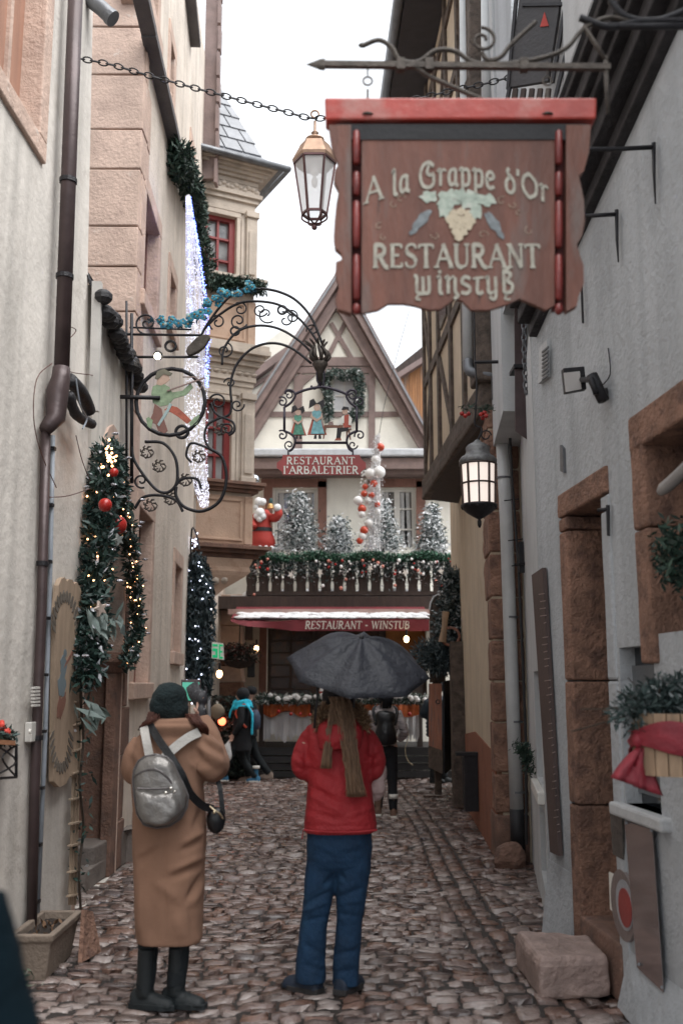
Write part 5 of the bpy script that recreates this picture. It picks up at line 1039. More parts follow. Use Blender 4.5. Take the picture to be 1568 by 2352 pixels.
# the painted crossbow man as a flat cut-out inside the ring
XB = thing('cutout_figure', 'flat painted metal crossbowman in green tunic and red hose inside the iron ring', 'figure', PA2.hit(380, 995))
def flat(uvl, name, mat, o=0.0, th=0.012, root=None, pl=None):
    m = MB(); (pl or PA2).poly(m, uvl, o, o+th); return m.build(name, mat, root)
mGT = M('paint_green_tunic', (0.24, 0.32, 0.20), rough=0.5, var=0.25, scale=25); mRH = M('paint_red_hose', (0.38, 0.10, 0.06), rough=0.5, var=0.3, scale=25); mSK = M('paint_skin', (0.52, 0.36, 0.28), rough=0.5, var=0.1)
flat([(352, 888), (372, 880), (390, 890), (396, 902), (420, 898), (438, 880), (444, 890), (428, 908), (400, 916), (388, 930), (370, 934), (352, 926), (348, 905)], 'tunic', mGT, root=XB)
flat([(360, 884), (362, 866), (374, 858), (388, 862), (391, 872), (380, 882), (370, 886)], 'face', mSK, 0.002, root=XB)
flat([(356, 870), (362, 854), (378, 848), (396, 858), (392, 864), (376, 860), (364, 872)], 'cap', M('paint_cap', (0.17, 0.16, 0.12)), 0.006, 0.014, root=XB)
flat([(392, 932), (408, 936), (424, 950), (440, 966), (430, 974), (410, 958), (394, 948), (378, 942)], 'leg', mRH, 0.0, root=XB)
flat([(356, 928), (372, 940), (376, 960), (386, 990), (378, 996), (364, 990), (358, 975), (344, 968), (352, 950)], 'leg', M('paint_brown_hose', (0.22, 0.11, 0.09)), 0.003, root=XB)
flat([(436, 972), (446, 960), (458, 952), (460, 962), (452, 976), (438, 980)], 'shoe', mGT, 0.004, root=XB); flat([(342, 958), (352, 966), (348, 986), (340, 980), (336, 962)], 'shoe', mGT, 0.004, root=XB)
flat([(396, 930), (388, 946), (366, 980), (362, 976), (384, 940), (390, 926)], 'sword', M('paint_sword', (0.35, 0.45, 0.45)), 0.008, root=XB)
m = MB(); m.bar(PA2.hit(384, 898, 0.02), PA2.hit(470, 868, 0.02), 0.014, 0.012); m.tube([PA2.hit(420, 866, 0.02), PA2.hit(446, 866, 0.02), PA2.hit(466, 880, 0.02), PA2.hit(458, 900, 0.02)], 0.006, 5); m.build('crossbow', M('paint_crossbow', (0.28, 0.20, 0.18)), XB)
SP = thing('spotlight', 'small lit spotlight above the crossbowman cut-out', 'lamp', PA2.hit(362, 818)); m = MB(); m.ball(PA2.hit(362, 818, 0.05), 0.032, 12, 8); m.build('bulb', eW if False else EM('spot_glow', (1, 0.9, 0.7), 4), SP, smooth=True)
m = MB(); m.lathe(PA2.hit(362, 818, 0.0)+Vector((0, 0, 0.0)), [(0.03, 0.0), (0.045, 0.03), (0.02, 0.07)], 12, axis=(0, 1, 0.6)); m.build('housing', mIR, SP)
# hanging frame with four scrolled corners
FR = thing('figure_sign', 'iron framed sign with painted Alsatian girls and a seated man over a red name board', 'sign', PA2.hit(738, 1090))
items_c = (735, 950); m = MB()
curls(m, PA2, 0.0, [('p', [(708, 950), (708, 950)]) if False else ('l', [(695, 996), (695, 1058)][:1]*2 if False else [(695, 994), (695, 1058)], 0.012), ('l', [(654, 996+0), (654, 994)], 0.012), ('l', [(695, 1018-0), (820, 1018)], 0.014),
   ('l', [(693, 990), (693, 990)], 0.01)], 0.012)
m = MB()
Fx = lambda a: a
curls(m, PA2, 0.0, [('l', [(653, 990), (653, 935)], 0.013), ('l', [(819, 990), (819, 935)], 0.013), ('l', [(676, 1017), (798, 1017)], 0.013),
   ('p', [(676, 906), (700, 896), (738, 889), (772, 896), (800, 907)], 0.013),
   ('p', [(653, 935), (668, 925), (678, 908), (670, 897), (658, 897), (655, 905)], 0.012), ('s', 663, 908, 3, 9, 90, 1.0, 0.010), ('s', 648, 923, 3, 10, 30, 1.1, 0.011),
   ('p', [(819, 935), (804, 925), (795, 908), (803, 897), (814, 897), (818, 905)], 0.012), ('s', 808, 908, 3, 9, 0, 1.0, 0.010), ('s', 825, 923, 3, 10, 100, 1.1, 0.011),
   ('p', [(653, 990), (670, 998), (678, 1012), (672, 1030), (664, 1036)], 0.012), ('s', 648, 1000, 3, 10, 30, 1.1, 0.011), ('s', 664, 1022, 3, 9, 200, 1.0, 0.010),
   ('p', [(819, 990), (803, 998), (796, 1012), (801, 1030), (809, 1036)], 0.012), ('s', 826, 1000, 3, 10, 100, 1.1, 0.011), ('s', 810, 1022, 3, 9, 300, 1.0, 0.010),
   ('l', [(662, 1034), (662, 1050)], 0.009), ('l', [(810, 1034), (810, 1050)], 0.009),
   ('p', [(728, 852), (728, 872), (732, 884), (722, 893), (714, 886)], 0.010), ('p', [(744, 852), (744, 872), (742, 884), (750, 893), (758, 886)], 0.010), ('l', [(736, 845), (736, 892)], 0.012)], 0.012)
m.build('frame', M('iron_violet', (0.035, 0.028, 0.042), rough=0.45, metal=0.3, bump=0.2), FR, smooth=True)
mSGR = M('name_board_red', (0.30, 0.045, 0.04), rough=0.35, var=0.12, scale=8, bump=0.1)
flat([(650, 1046), (826, 1046), (829, 1056), (840, 1064), (840, 1076), (829, 1084), (826, 1092), (650, 1092), (647, 1084), (636, 1076), (636, 1064), (647, 1056)], 'name_board', mSGR, -0.01, 0.02, root=FR)
put_text(FR, PA2, 'RESTAURANT', 658, 816, 1050, 1066, 0.011, mWHT, pen=0.18, thin=0.5, space=0.12, depth=0.003)
put_text(FR, PA2, "I'ARBALETRIER", 650, 824, 1071, 1088, 0.011, mWHT, pen=0.18, thin=0.5, space=0.05, depth=0.003)
mBK = M('paint_black', (0.03, 0.027, 0.03)); mBL = M('paint_blue_dress', (0.20, 0.42, 0.46), var=0.3, scale=30); mGD = M('paint_green_dress', (0.10, 0.26, 0.19), var=0.4, scale=40); mRD = M('paint_red_skirt', (0.42, 0.10, 0.07))
def girl(u, v, k, skirt):                       # flat painted figure, v = feet
    F_ = lambda pts: [(u+a*k, v-b*k) for a, b in pts]
    flat(F_([(-19, 8), (21, 8), (8, 44), (-8, 44)]), 'red_skirt', mRD, -0.004, 0.006, FR)
    flat(F_([(-12, 10), (16, 10), (8, 42), (-5, 42)]), 'apron', skirt, 0.003, 0.008, FR)
    flat(F_([(-9, 42), (9, 42), (10, 54), (5, 58), (-5, 58), (-10, 54)]), 'bodice', skirt, 0.0, 0.010, FR)
    flat(F_([(-10, 54), (-13, 44), (0, 34), (3, 36), (13, 44), (10, 54), (9, 46), (1, 40), (-8, 46)]), 'arms', mSK, 0.004, 0.012, FR)
    m = MB(); blob(m, PA2, u+0.5*k, v-64*k, 6.5*k, 7.5*k, 0.0, wob=0.0, th=0.012); m.build('face', mSK, FR)
    flat(F_([(-6, 68), (-16, 62), (-14, 78), (-6, 82), (0, 72), (6, 76), (14, 80), (17, 68), (10, 60), (7, 70), (0, 73)]), 'bow_headdress', mBK, 0.006, 0.012, FR)
    flat(F_([(-6, 0), (0, 0), (0, 8), (-4, 8)]), 'shoe', mBK, 0, 0.008, FR); flat(F_([(4, 0), (10, 0), (8, 8), (4, 8)]), 'shoe', mBK, 0, 0.008, FR)
girl(684, 1008, 0.94, mGD); girl(727, 1008, 1.12, mBL)
flat([(744, 983), (788, 983), (788, 977), (744, 977)], 'table', M('paint_brown', (0.20, 0.10, 0.07)), 0.0, 0.012, FR); flat([(747, 977), (751, 977), (744, 1008), (741, 1008)], 'table_leg', MATS['paint_brown'], 0.0, 0.01, FR)
flat([(753, 976), (766, 976), (764, 969), (755, 969)], 'pot', MATS['paint_crossbow'], 0.0, 0.012, FR)
flat([(788, 956), (800, 952), (806, 962), (806, 982), (790, 984), (786, 970)], 'waistcoat', mRD, 0.0, 0.012, FR); flat([(784, 958), (790, 954), (790, 972), (776, 978), (774, 974)], 'sleeve', mWHT, 0.003, 0.013, FR); flat([(801, 953), (808, 962), (806, 978), (800, 976)], 'sleeve', mWHT, 0.003, 0.013, FR)
flat([(774, 984), (800, 982), (800, 990), (784, 992), (782, 1006), (772, 1006)], 'trousers', mBK, 0.004, 0.013, FR); flat([(768, 1012), (784, 1012), (782, 1005), (774, 1004)], 'shoe', mRH, 0.0, 0.012, FR)
m = MB(); blob(m, PA2, 792, 945, 6.5, 8, 0, wob=0, th=0.012); m.build('face', mSK, FR); flat([(784, 942), (788, 934), (800, 936), (802, 946), (797, 940)], 'hat', mBK, 0.006, 0.012, FR)
flat([(790, 988), (806, 984), (807, 988), (803, 989), (806, 1010), (803, 1010), (799, 990), (797, 1010), (794, 1010), (795, 990)], 'stool', MATS['paint_brown'], -0.004, 0.008, FR)

# ------------------------------------------------------------------ tall lantern on the right
LY = 9.0; PLr = Pl((0, LY), (1, 0), toward=(0, 0)); cL = PLr.hit(1098, 1100); kk = (PLr.hit(1148, 1100)-PLr.hit(1098, 1100)).length/50
LR = thing('wall_lantern', 'round lit lantern with frosted panes under a grey domed cap on the right wall', 'lantern', PLr.hit(1098, 1213))
zL = lambda v: PLr.hit(1098, v).z
mLM = M('lantern_grey_metal', (0.20, 0.20, 0.20), rough=0.5, var=0.3, scale=12, metal=0.5, bump=0.3, col2=(0.10, 0.10, 0.105), f2=0.5, s2=10)
m = MB(); m.lathe((cL.x, LY, 0), [(42*kk, zL(1068)), (44*kk, zL(1058)), (38*kk, zL(1050)), (30*kk, zL(1046)), (27*kk, zL(1038)), (28*kk, zL(1028)), (22*kk, zL(1022)), (10*kk, zL(1016)), (4*kk, zL(1010))], 24); m.build('cap', mLM, LR, smooth=True)
m = MB(); m.lathe((cL.x, LY, 0), [(36*kk, zL(1158)), (37.5*kk, zL(1120)), (39.5*kk, zL(1068))], 24, cap=False); m.build('glass', EM('lantern_milk_glass', (0.9, 0.78, 0.70), 0.22), LR, smooth=True)
m = MB()
for k in range(10):
    a = 2*math.pi*k/10+0.2; m.bar((cL.x+38*kk*math.cos(a), LY+38*kk*math.sin(a), zL(1160)), (cL.x+41*kk*math.cos(a), LY+41*kk*math.sin(a), zL(1066)), 4*kk, 4*kk)
for v, r0 in ((1112, 39.5), (1160, 38), (1068, 42)): m.tube(spiral((cL.x, LY, zL(v)), r0*kk, r0*kk, 0, 1, 30, Vector((1, 0, 0)), Vector((0, 1, 0))), 2.3*kk, 6, cap=False)
m.build('frame', M('lantern_bronze', (0.06, 0.04, 0.035), rough=0.45, metal=0.5), LR)
m = MB(); m.lathe((cL.x, LY, 0), [(2*kk, zL(1212)), (4.5*kk, zL(1206)), (5*kk, zL(1198)), (3*kk, zL(1193)), (14*kk, zL(1187)), (28*kk, zL(1178)), (38*kk, zL(1168)), (42*kk, zL(1163)), (42*kk, zL(1160))], 24)
for k in range(14): a = 2*math.pi*k/14; m.ball((cL.x+39*kk*math.cos(a), LY+39*kk*math.sin(a), zL(1166)), 3*kk, 6, 4)
m.build('bowl', mIR, LR, smooth=True)
m = MB(); m.tube(smoothpath([(cL.x, LY, zL(1012)), PLr.hit(1106, 985), PLr.hit(1090, 975), PLr.hit(1092, 940), PLr.hit(1094, 880), PLr.hit(1090, 820), PLr.hit(1088, 700)], 5), 0.009, 6); m.tube(spiral(PLr.hit(1115, 1000), 0.05, 0.03, 0, 1.0), 0.007, 6); m.build('hook', mIR, LR, smooth=True)
m = MB(); m.tube([PLr.hit(1088, 832), PLr.hit(1215, 830)], 0.016, 6); m.tube([PLr.hit(1180, 752), PLr.hit(1275, 760)], 0.012, 6); m.build('wall_arm', mIR, LR)
DC = thing('berry_sprig', 'sprig of red baubles tied to the iron rod above the round lantern', 'decoration', PLr.hit(1094, 960))
m = MB()
for u, v in ((1068, 955), (1076, 950), (1060, 950), (1108, 960), (1116, 955), (1112, 948), (1104, 952)): m.ball(PLr.hit(u, v, random.uniform(-.04, .04)), 0.022, 8, 6)
m.pieces('bauble', mRED, DC, smooth=True)
c, d = along([PLr.hit(1060, 935), PLr.hit(1130, 938)], 120, 0.05); V, F = leaves_np(c, 0.05, 0.2); mesh('sprig', V, F, MATS.get('fd') or fol('foliage_dark', FIR), DC)
# ------------------------------------------------------------------ left wall fittings
mFG = fol('foliage_green', FIR); mFS = fol('foliage_snowy', SNOWFIR)
mFT = fol('foliage_tinsel', [(0, (0.012, 0.035, 0.03)), (0.5, (0.03, 0.07, 0.055)), (0.85, (0.10, 0.15, 0.14)), (0.95, (0.6, 0.62, 0.66))])
mBR = M('pipe_brown', (0.075, 0.052, 0.052), rough=0.4, var=0.25, scale=6, metal=0.3, bump=0.15, bscale=20, streak=0.3)
DP = thing('drainpipe', 'thick brown drainpipe down the near left wall', 'drainpipe', L1.hit(80, 2200))
m = MB(); m.tube([L1.hit(176, -60, 0.10), L1.hit(162, 300, 0.10), L1.hit(142, 850, 0.10)], 0.052, 14); m.build('pipe', mBR, DP, smooth=True)
m = MB(); m.tube([L1.hit(142, 845, 0.10), L1.hit(140, 870, 0.10), L1.hit(132, 900, 0.09), L1.hit(128, 960, 0.08), L1.hit(106, 985, 0.06)], [0.058, 0.062, 0.075, 0.066, 0.045], 14); m.build('elbow', mBR, DP, smooth=True)
m = MB(); m.tube([L1.hit(106, 975, 0.045), L1.hit(96, 1400, 0.045), L1.hit(80, 1800, 0.045), L1.hit(72, 2190, 0.045)], 0.033, 12); m.build('pipe', mBR, DP, smooth=True)
m = MB()
for u, v in ((157, 420), (149, 640), (98, 1300), (84, 1700)): m.lathe(L1.hit(u, v, 0.10 if v < 900 else 0.045), [(0.06 if v < 900 else 0.04, 0), (0.06 if v < 900 else 0.04, 0.03)], 14)
m.pieces('clip', mIR, DP)
CD = thing('cable_conduit', 'light grey cable conduit beside the brown drainpipe', 'pipe', L1.hit(82, 2160)); m = MB()
m.tube([L1.hit(122, 1000, 0.03), L1.hit(116, 1300, 0.03), L1.hit(104, 1700, 0.03), L1.hit(84, 2150, 0.03)], 0.016, 10); m.build('pipe', M('conduit_grey', (0.30, 0.33, 0.37), rough=0.5, bump=0.1), CD, smooth=True)
m = MB(); m.tube([L1.hit(110, 1000, 0.012), L1.hit(104, 1300, 0.012), L1.hit(92, 1700, 0.012), L1.hit(72, 2150, 0.012)], 0.012, 8); m.build('pipe', mPL2, CD, smooth=True)
m = MB()
for i in range(9): m.box(L1.hit(120-i*4.5, 1030+i*130, 0.03), (0.045, 0.05, 0.02))
m.pieces('clip', mIR, CD)
GE = thing('pipe_elbow', 'grey zinc pipe elbow sticking out at the top of the left corner', 'pipe', L1.hit(230, 30)); m = MB()
e0 = P(170, -60, 6.9); m.tube(smoothpath([P(178, -90, 6.9), P(205, -10, 6.9), P(235, 20, 6.9), P(256, 40, 6.9)], 5), 0.06, 14); m.build('pipe', mZN, GE, smooth=True); m = MB(); m.lathe(P(256, 40, 6.9), [(0.066, -0.02), (0.066, 0.02)], 14, axis=(0.7, 0, -0.6)); m.build('rim', mZN, GE)
TP = thing('rolled_tarp', 'black rolled tarpaulin tied beside the drainpipe elbow', 'tarp', L1.hit(180, 980)); m = MB()
m.tube(smoothpath([L1.hit(160, 872, 0.1), L1.hit(185, 900, 0.12), L1.hit(200, 930, 0.12), L1.hit(205, 945, 0.12)], 4), 0.05, 10); m.tube(smoothpath([L1.hit(158, 900, 0.1), L1.hit(178, 955, 0.12), L1.hit(215, 975, 0.14)], 4), 0.04, 10); roughen(m.pieces('roll', mBT, TP, smooth=True), 0.03, 0.1, sub=1)
m = MB(); m.tube(smoothpath([L1.hit(175, 870, 0.17), L1.hit(185, 930, 0.18), L1.hit(200, 960, 0.18), L1.hit(190, 985, 0.17)], 4), 0.006, 5); m.build('cord', MATS['conduit_grey'], TP)
WR = thing('loose_cables', 'thin brown cables looping over the left plaster wall', 'cable', L1.hit(100, 1140)); m = MB()
for pts in ([(120, 835), (85, 870), (78, 960), (95, 1040), (130, 1120)], [(130, 840), (165, 855), (200, 860), (215, 862)], [(175, 1000), (190, 1060), (215, 1120), (235, 1150)], [(105, 1142), (160, 1138), (235, 1112)], [(128, 835), (150, 790), (175, 760), (160, 750)]): m.tube(smoothpath([L1.hit(u, v, 0.06) for u, v in pts], 5), 0.0035, 5)
m.build('cable', M('cable_brown', (0.10, 0.045, 0.035)), WR)
BX = thing('bell_box', 'small cream switch box beside the left drainpipe', 'box', L1.hit(66, 1702)); m = MB(); L1.poly(m, [(56, 1705), (75, 1702), (75, 1657), (57, 1659)], 0.005, 0.05); m.build('case', mWP, BX, bevel=0.006)
m = MB(); m.lathe(L1.hit(68, 1680, 0.05), [(0.016, 0), (0.012, 0.012)], 12, axis=L1.n); m.build('button', mWHT, BX)
m = MB()
for i in range(6): L1.poly(m, [(71, 1578+i*8), (84, 1577+i*8), (84, 1582+i*8), (71, 1583+i*8)], 0.05, 0.075)
tag(m.build('terminal_strip', mWP), 'ridged cream terminal strip on the left drainpipe', 'fitting')
# painted wooden board
BD = thing('painted_board', 'tall worn wooden board painted with a figure and leaves on the left wall', 'board', L1.hit(140, 1805)); m = MB()
mBDp = M('board_ochre', (0.38, 0.28, 0.20), rough=0.8, var=0.18, scale=5, bump=0.4, stretch=(3, 3, 0.6), streak=0.35)
ol = [(112, 1795), (118, 1400), (124, 1345), (130, 1330), (138, 1326), (144, 1336), (148, 1330), (156, 1332), (160, 1342), (166, 1337), (174, 1350), (180, 1372), (184, 1420), (166, 1786), (150, 1782), (140, 1802), (125, 1808)]
L1.poly(m, ol, 0.03, 0.065); m.build('board', mBDp, BD)
m = MB()
for i in range(14):
    f = i/13; a = math.pi*f; u = 151+26*math.cos(a)-f*2; v = 1440-70*math.sin(a); blob(m, L1, u, v, 3.0, 14, 0.066, th=0.003, rot=0.3*math.cos(a), seed=i)
for i in range(14):
    f = i/13; a = math.pi*f; u = 141+22*math.cos(a); v = 1690+75*math.sin(a); blob(m, L1, u, v, 2.6, 13, 0.066, th=0.003, rot=-0.4*math.cos(a), seed=i)
m.pieces('painted_leaves', M('paint_darkleaf', (0.13, 0.11, 0.09)), BD)
m = MB(); blob(m, L1, 146, 1530, 7, 26, 0.066, seed=1); blob(m, L1, 142, 1575, 9, 26, 0.0663, seed=2); blob(m, L1, 150, 1500, 3.5, 9, 0.0665, wob=0); m.build('painted_figure', M('paint_bluegrey', (0.15, 0.19, 0.21)), BD)
m = MB(); blob(m, L1, 144, 1620, 5, 30, 0.0662, rot=0.2, seed=1); blob(m, L1, 136, 1625, 4, 26, 0.0664, rot=0.1, seed=3); blob(m, L1, 160, 1510, 2.4, 26, 0.0666, rot=0.5); m.pieces('painted_hose', M('paint_rust', (0.22, 0.10, 0.07)), BD)
# trellis with vine
TL = thing('trellis', 'narrow wooden trellis with a thin climbing vine left of the arch', 'trellis', L1.hit(168, 2080)); m = MB()
for k_ in (-8, -2, 5): m.bar(L1.hit(186+k_, 1460, 0.05), L1.hit(168+k_, 2078, 0.05), 0.016, 0.016)
m.pieces('upright', M('wood_pale', (0.34, 0.26, 0.19), rough=0.8, var=0.2, bump=0.3), TL)
m = MB()
for i in range(11): u, v = 184-i*1.5, 1495+i*56+random.uniform(-4, 4); m.bar(L1.hit(u-11, v+3, 0.064), L1.hit(u+11, v-2, 0.064), 0.035, 0.012)
m.pieces('rung', MATS['wood_pale'], TL)
m = MB(); m.tube(smoothpath([L1.hit(u, v, 0.10) for u, v in ((186, 2090), (182, 2000), (192, 1900), (184, 1800), (192, 1700), (186, 1600), (192, 1500))], 5), 0.010, 5); m.build('vine', MATS['bark'], TL)
c, d = along([L1.hit(187, 2050, 0.1), L1.hit(190, 1500, 0.1)], 110, 0.10); V, F = leaves_np(c, 0.06, 0.35); mesh('leaves', V, F, mFT, TL)
# stone planter
PN = thing('stone_planter', 'rectangular stone planter with bare soil on the cobbles at lower left', 'planter', (-1.80, 6.45, 0)); m = MB()
mPN = M('planter_stone', (0.21, 0.165, 0.13), rough=0.8, var=0.2, bump=0.6, bscale=40)
def rc(z, e): return [(-1.92-e, 6.14-e, z), (-1.69+e, 6.14-e, z), (-1.69+e, 6.76+e, z), (-1.92-e, 6.76+e, z)]
m.loft([rc(0.0, -0.03), rc(0.21, 0.0), rc(0.22, 0.015), rc(0.26, 0.02), rc(0.262, -0.02), rc(0.21, -0.025)], cap=False); m.build('trough', mPN, PN, bevel=0.008)
m = MB(); m.prism([Vector(p) for p in rc(0.19, -0.022)], (0, 0, 0.025)); roughen(m.build('soil', M('soil', (0.03, 0.022, 0.018), rough=0.95, bump=1.0, bscale=60), PN), 0.03, 0.05, sub=4, simple=True)
c = np.array([[-1.8+random.uniform(-.08, .08), 6.4+random.uniform(-.2, .2), 0.235] for _ in range(26)]); V, F = leaves_np(c, 0.05, 0.4); mesh('dead_leaves', V, F, M('leaf_dead', (0.16, 0.09, 0.05)), PN)
SH = thing('leaning_tile', 'broken reddish tile leaning against the stone planter', 'tile', (-1.62, 6.75, 0)); m = MB(); m.prism([(-1.63, 6.55, 0.0), (-1.57, 6.8, 0.0), (-1.64, 6.83, 0.24), (-1.66, 6.7, 0.28)], (0.025, 0, 0.0)); m.build('tile', mSSr, SH)
c = np.array([[-1.86+random.gauss(0, .07), 5.92+random.gauss(0, .09), 0.02+abs(random.gauss(0, .04))] for _ in range(160)]); V, F = leaves_np(c, 0.05, 0.3); tag(mesh('weed_tuft', V, F, fol('foliage_weed', [(0, (0.05, 0.08, 0.05)), (0.5, (0.12, 0.15, 0.10)), (0.8, (0.25, 0.24, 0.2))])), 'small weed tuft at the foot of the left wall', 'plant')
# flower box at the left edge
FB = thing('flower_box', 'wrought iron flower box with red blooms at the left edge', 'planter', L1.hit(15, 1790)); m = MB()
q_ = [L1.hit(u, v, 0.12) for u, v in ((-30, 1700), (38, 1712), (38, 1785), (-30, 1790))]
for i in range(4): m.bar(q_[i], q_[(i+1) % 4], 0.014, 0.014)
m.tube(smoothpath([q_[0], (q_[1]+q_[2])/2, q_[3]], 5), 0.006, 5); m.tube(smoothpath([q_[1], (q_[1]+q_[3])/2+Vector((0, 0, .02)), q_[2]], 5), 0.006, 5); m.build('iron_frame', mIR, FB)
m = MB(); m.hexa([L1.hit(-30, 1708, 0.01), L1.hit(36, 1712, 0.01), L1.hit(36, 1712, 0.14), L1.hit(-30, 1708, 0.14)], [p+Vector((0, 0, 0.025)) for p in [L1.hit(-30, 1708, 0.01), L1.hit(36, 1712, 0.01), L1.hit(36, 1712, 0.14), L1.hit(-30, 1708, 0.14)]]); m.build('shelf', M('wood_orange', (0.35, 0.16, 0.08)), FB)
garland(FB, [L1.hit(-30, 1690, 0.08), L1.hit(30, 1694, 0.08)], 0.06, 260, 0.05, mFT)
m = MB()
for u, v in ((4, 1668), (-10, 1672), (14, 1680)): 
    for k in range(7): m.ball(L1.hit(u, v, 0.09)+Vector((random.gauss(0, .012), random.gauss(0, .012), random.gauss(0, .012))), 0.016, 7, 5)
m.pieces('bloom', M('bloom_red', (0.55, 0.05, 0.03), rough=0.6), FB, smooth=True)
# ------------------------------------------------------------------ garlanded arch
GA = thing('arch_garland', 'thick tinselled fir garland with amber lights round the left arch', 'garland', pw.at(1.0, 1.6))
pL = [(247, 1035), (238, 1110), (232, 1200), (226, 1290), (216, 1380), (208, 1470), (200, 1560)]; pR = [(252, 1030), (270, 1085), (283, 1160), (296, 1240), (306, 1320), (316, 1400), (310, 1460), (292, 1525)]
PL_ = smoothpath([pw.hit(u, v, 0.12) for u, v in pL], 4); PR_ = smoothpath([pw.hit(u, v, 0.12) for u, v in pR], 4)
garland(GA, PL_, 0.15, 4200, 0.075, mFT, 'foliage_strand'); garland(GA, PR_, 0.09, 3600, 0.07, mFT, 'foliage_strand')
def lights(path, n, r, rad, mat, parent, name='lights', keep=None):
    c, d = along(path, n, rad); dn = d/np.linalg.norm(d, axis=1)[:, None]; 
    return dots(parent, name, [Vector(p) for p in c], r, mat)
lights(PL_[:18], 34, 0.0075, 0.15, eA, GA); lights(PR_, 90, 0.0065, 0.10, eA, GA)
c = np.array([tuple(pw.hit(252+random.gauss(0, 8), 1055+random.gauss(0, 14), 0.25)) for _ in range(20)]); dots(GA, 'lights', [Vector(p) for p in c], 0.009, eA)
m = MB()
for (u, v, r_) in ((270, 1206, 0.075), (242, 1160, 0.05), (262, 1085, 0.035)): m.ball(pw.hit(u, v, 0.22), r_, 14, 10)
m.pieces('bauble', mRED, GA, smooth=True)
def star(mb, pl, u, v, r, off, th=0.015, rot=0.3):
    pts = []; 
    for k in range(10):
        a = math.pi/2+k*math.pi/5+rot; q = r if k % 2 == 0 else r*0.42; pts.append((u+q*math.cos(a)*0.8, v-q*math.sin(a)))
    pl.poly(mb, pts, off, off+th)
m = MB(); star(m, pw, 228, 1398, 19, 0.30); m.pieces('star', M('star_beige', (0.52, 0.42, 0.36)), GA); m = MB(); star(m, pw, 270, 1240, 15, 0.27); m.pieces('star', M('star_grey', (0.20, 0.22, 0.21)), GA)
c = np.array([tuple(pw.hit(u+random.gauss(0, 12), v+random.gauss(0, 12), 0.30)) for u, v in ((245, 1440), (225, 1430), (262, 1435), (214, 1650), (225, 1640)) for _ in range(9)])
V, F = leaves_np(c, 0.17, 0.32, np.tile([0.3, -0.2, -0.8], (len(c), 1)), 0.8); mesh('frosted_leaves', V, F, M('leaf_frosted', (0.09, 0.12, 0.11), rough=0.4, var=0.4, scale=12), GA)
m = MB()
c, d = along(PL_+PR_, 46, 0.2)
for p in c: m.ball(p, 0.018, 6, 4, (1.6, 1, 0.7))
m.pieces('silver_tinsel', M('tinsel_silver', (0.65, 0.65, 0.7), rough=0.2, metal=0.9), GA)
# evergreen swag high on the long house
ES = thing('evergreen_swag', 'dark evergreen swag hanging from the dark ledge down to the oriel sill', 'garland', L2.hit(470, 640, 0.2))
pE = smoothpath([L2.hit(u, v, 0.16) for u, v in ((412, 345), (425, 385), (440, 440))]+[P(u, v, 14.9) for u, v in ((452, 500), (462, 560), (478, 632))], 5)
garland(ES, pE, 0.19, 5600, 0.10, mFG); c, d = along([L2.hit(405, 380, 0.12), L2.hit(425, 400, 0.12)], 900, 0.2); V, F = leaves_np(c, 0.10, 0.3); mesh('bunch', V, F, mFG, ES)
# window box greenery on the oriel
WG = thing('sill_greenery', 'evergreen cuttings along the upper oriel window sill', 'plant', OR.hit(540, 655, 0.2)); garland(WG, [OR.hit(485, 648, 0.12), OR.hit(560, 652, 0.12), OR.hit(600, 662, 0.15)], 0.15, 2600, 0.10, mFG)
# icicle light curtain
IC = thing('icicle_lights', 'long cascade of tiny white and blue icicle lights over the left wall', 'lights', P(470, 1170, 10.6))
ctr = [(432, 450), (440, 550), (448, 650), (452, 750), (450, 850), (452, 950), (452, 1040), (462, 1110), (470, 1165)]; wdt = [4, 13, 20, 25, 26, 26, 24, 18, 9]
def icp(n, lo=0, hi=1, edge=None):
    t = lo+(hi-lo)*rng.random(n); i = t*(len(ctr)-1); u = np.interp(i, range(len(ctr)), [a for a, b in ctr]); v = np.interp(i, range(len(ctr)), [b for a, b in ctr]); w_ = np.interp(i, range(len(ctr)), wdt)
    x = (rng.random(n)*2-1) if edge is None else edge+rng.normal(0, 0.1, n)
    return np.array([tuple(P(a+b_*c_, d_, 10.6+0.10*math.sin(a*3)+random.gauss(0, .05))) for a, b_, c_, d_ in zip(u, x, w_, v)])
V, F = leaves_np(icp(2900), 0.024, 0.35); tag(mesh('sparkles', V, F, EM('icicle_white', (0.80, 0.81, 0.95), 0.36), IC), kind='stuff')
V, F = leaves_np(icp(500, 0, 0.55, 1.0), 0.03, 0.35); tag(mesh('sparkles_blue', V, F, eB, IC), kind='stuff'); V, F = leaves_np(icp(160, 0, 0.35, -0.5), 0.026, 0.4); tag(mesh('sparkles_blue', V, F, eB, IC), kind='stuff')
m = MB()
for k in range(26):
    x = random.uniform(-1, 1); pts = []
    for j in range(len(ctr)): pts.append(P(ctr[j][0]+wdt[j]*x+random.uniform(-2, 2), ctr[j][1]+random.uniform(-6, 6), 10.6))
    m.tube(pts[:random.randint(6, 9)], 0.003, 4)
m.build('wires', mORW, IC)
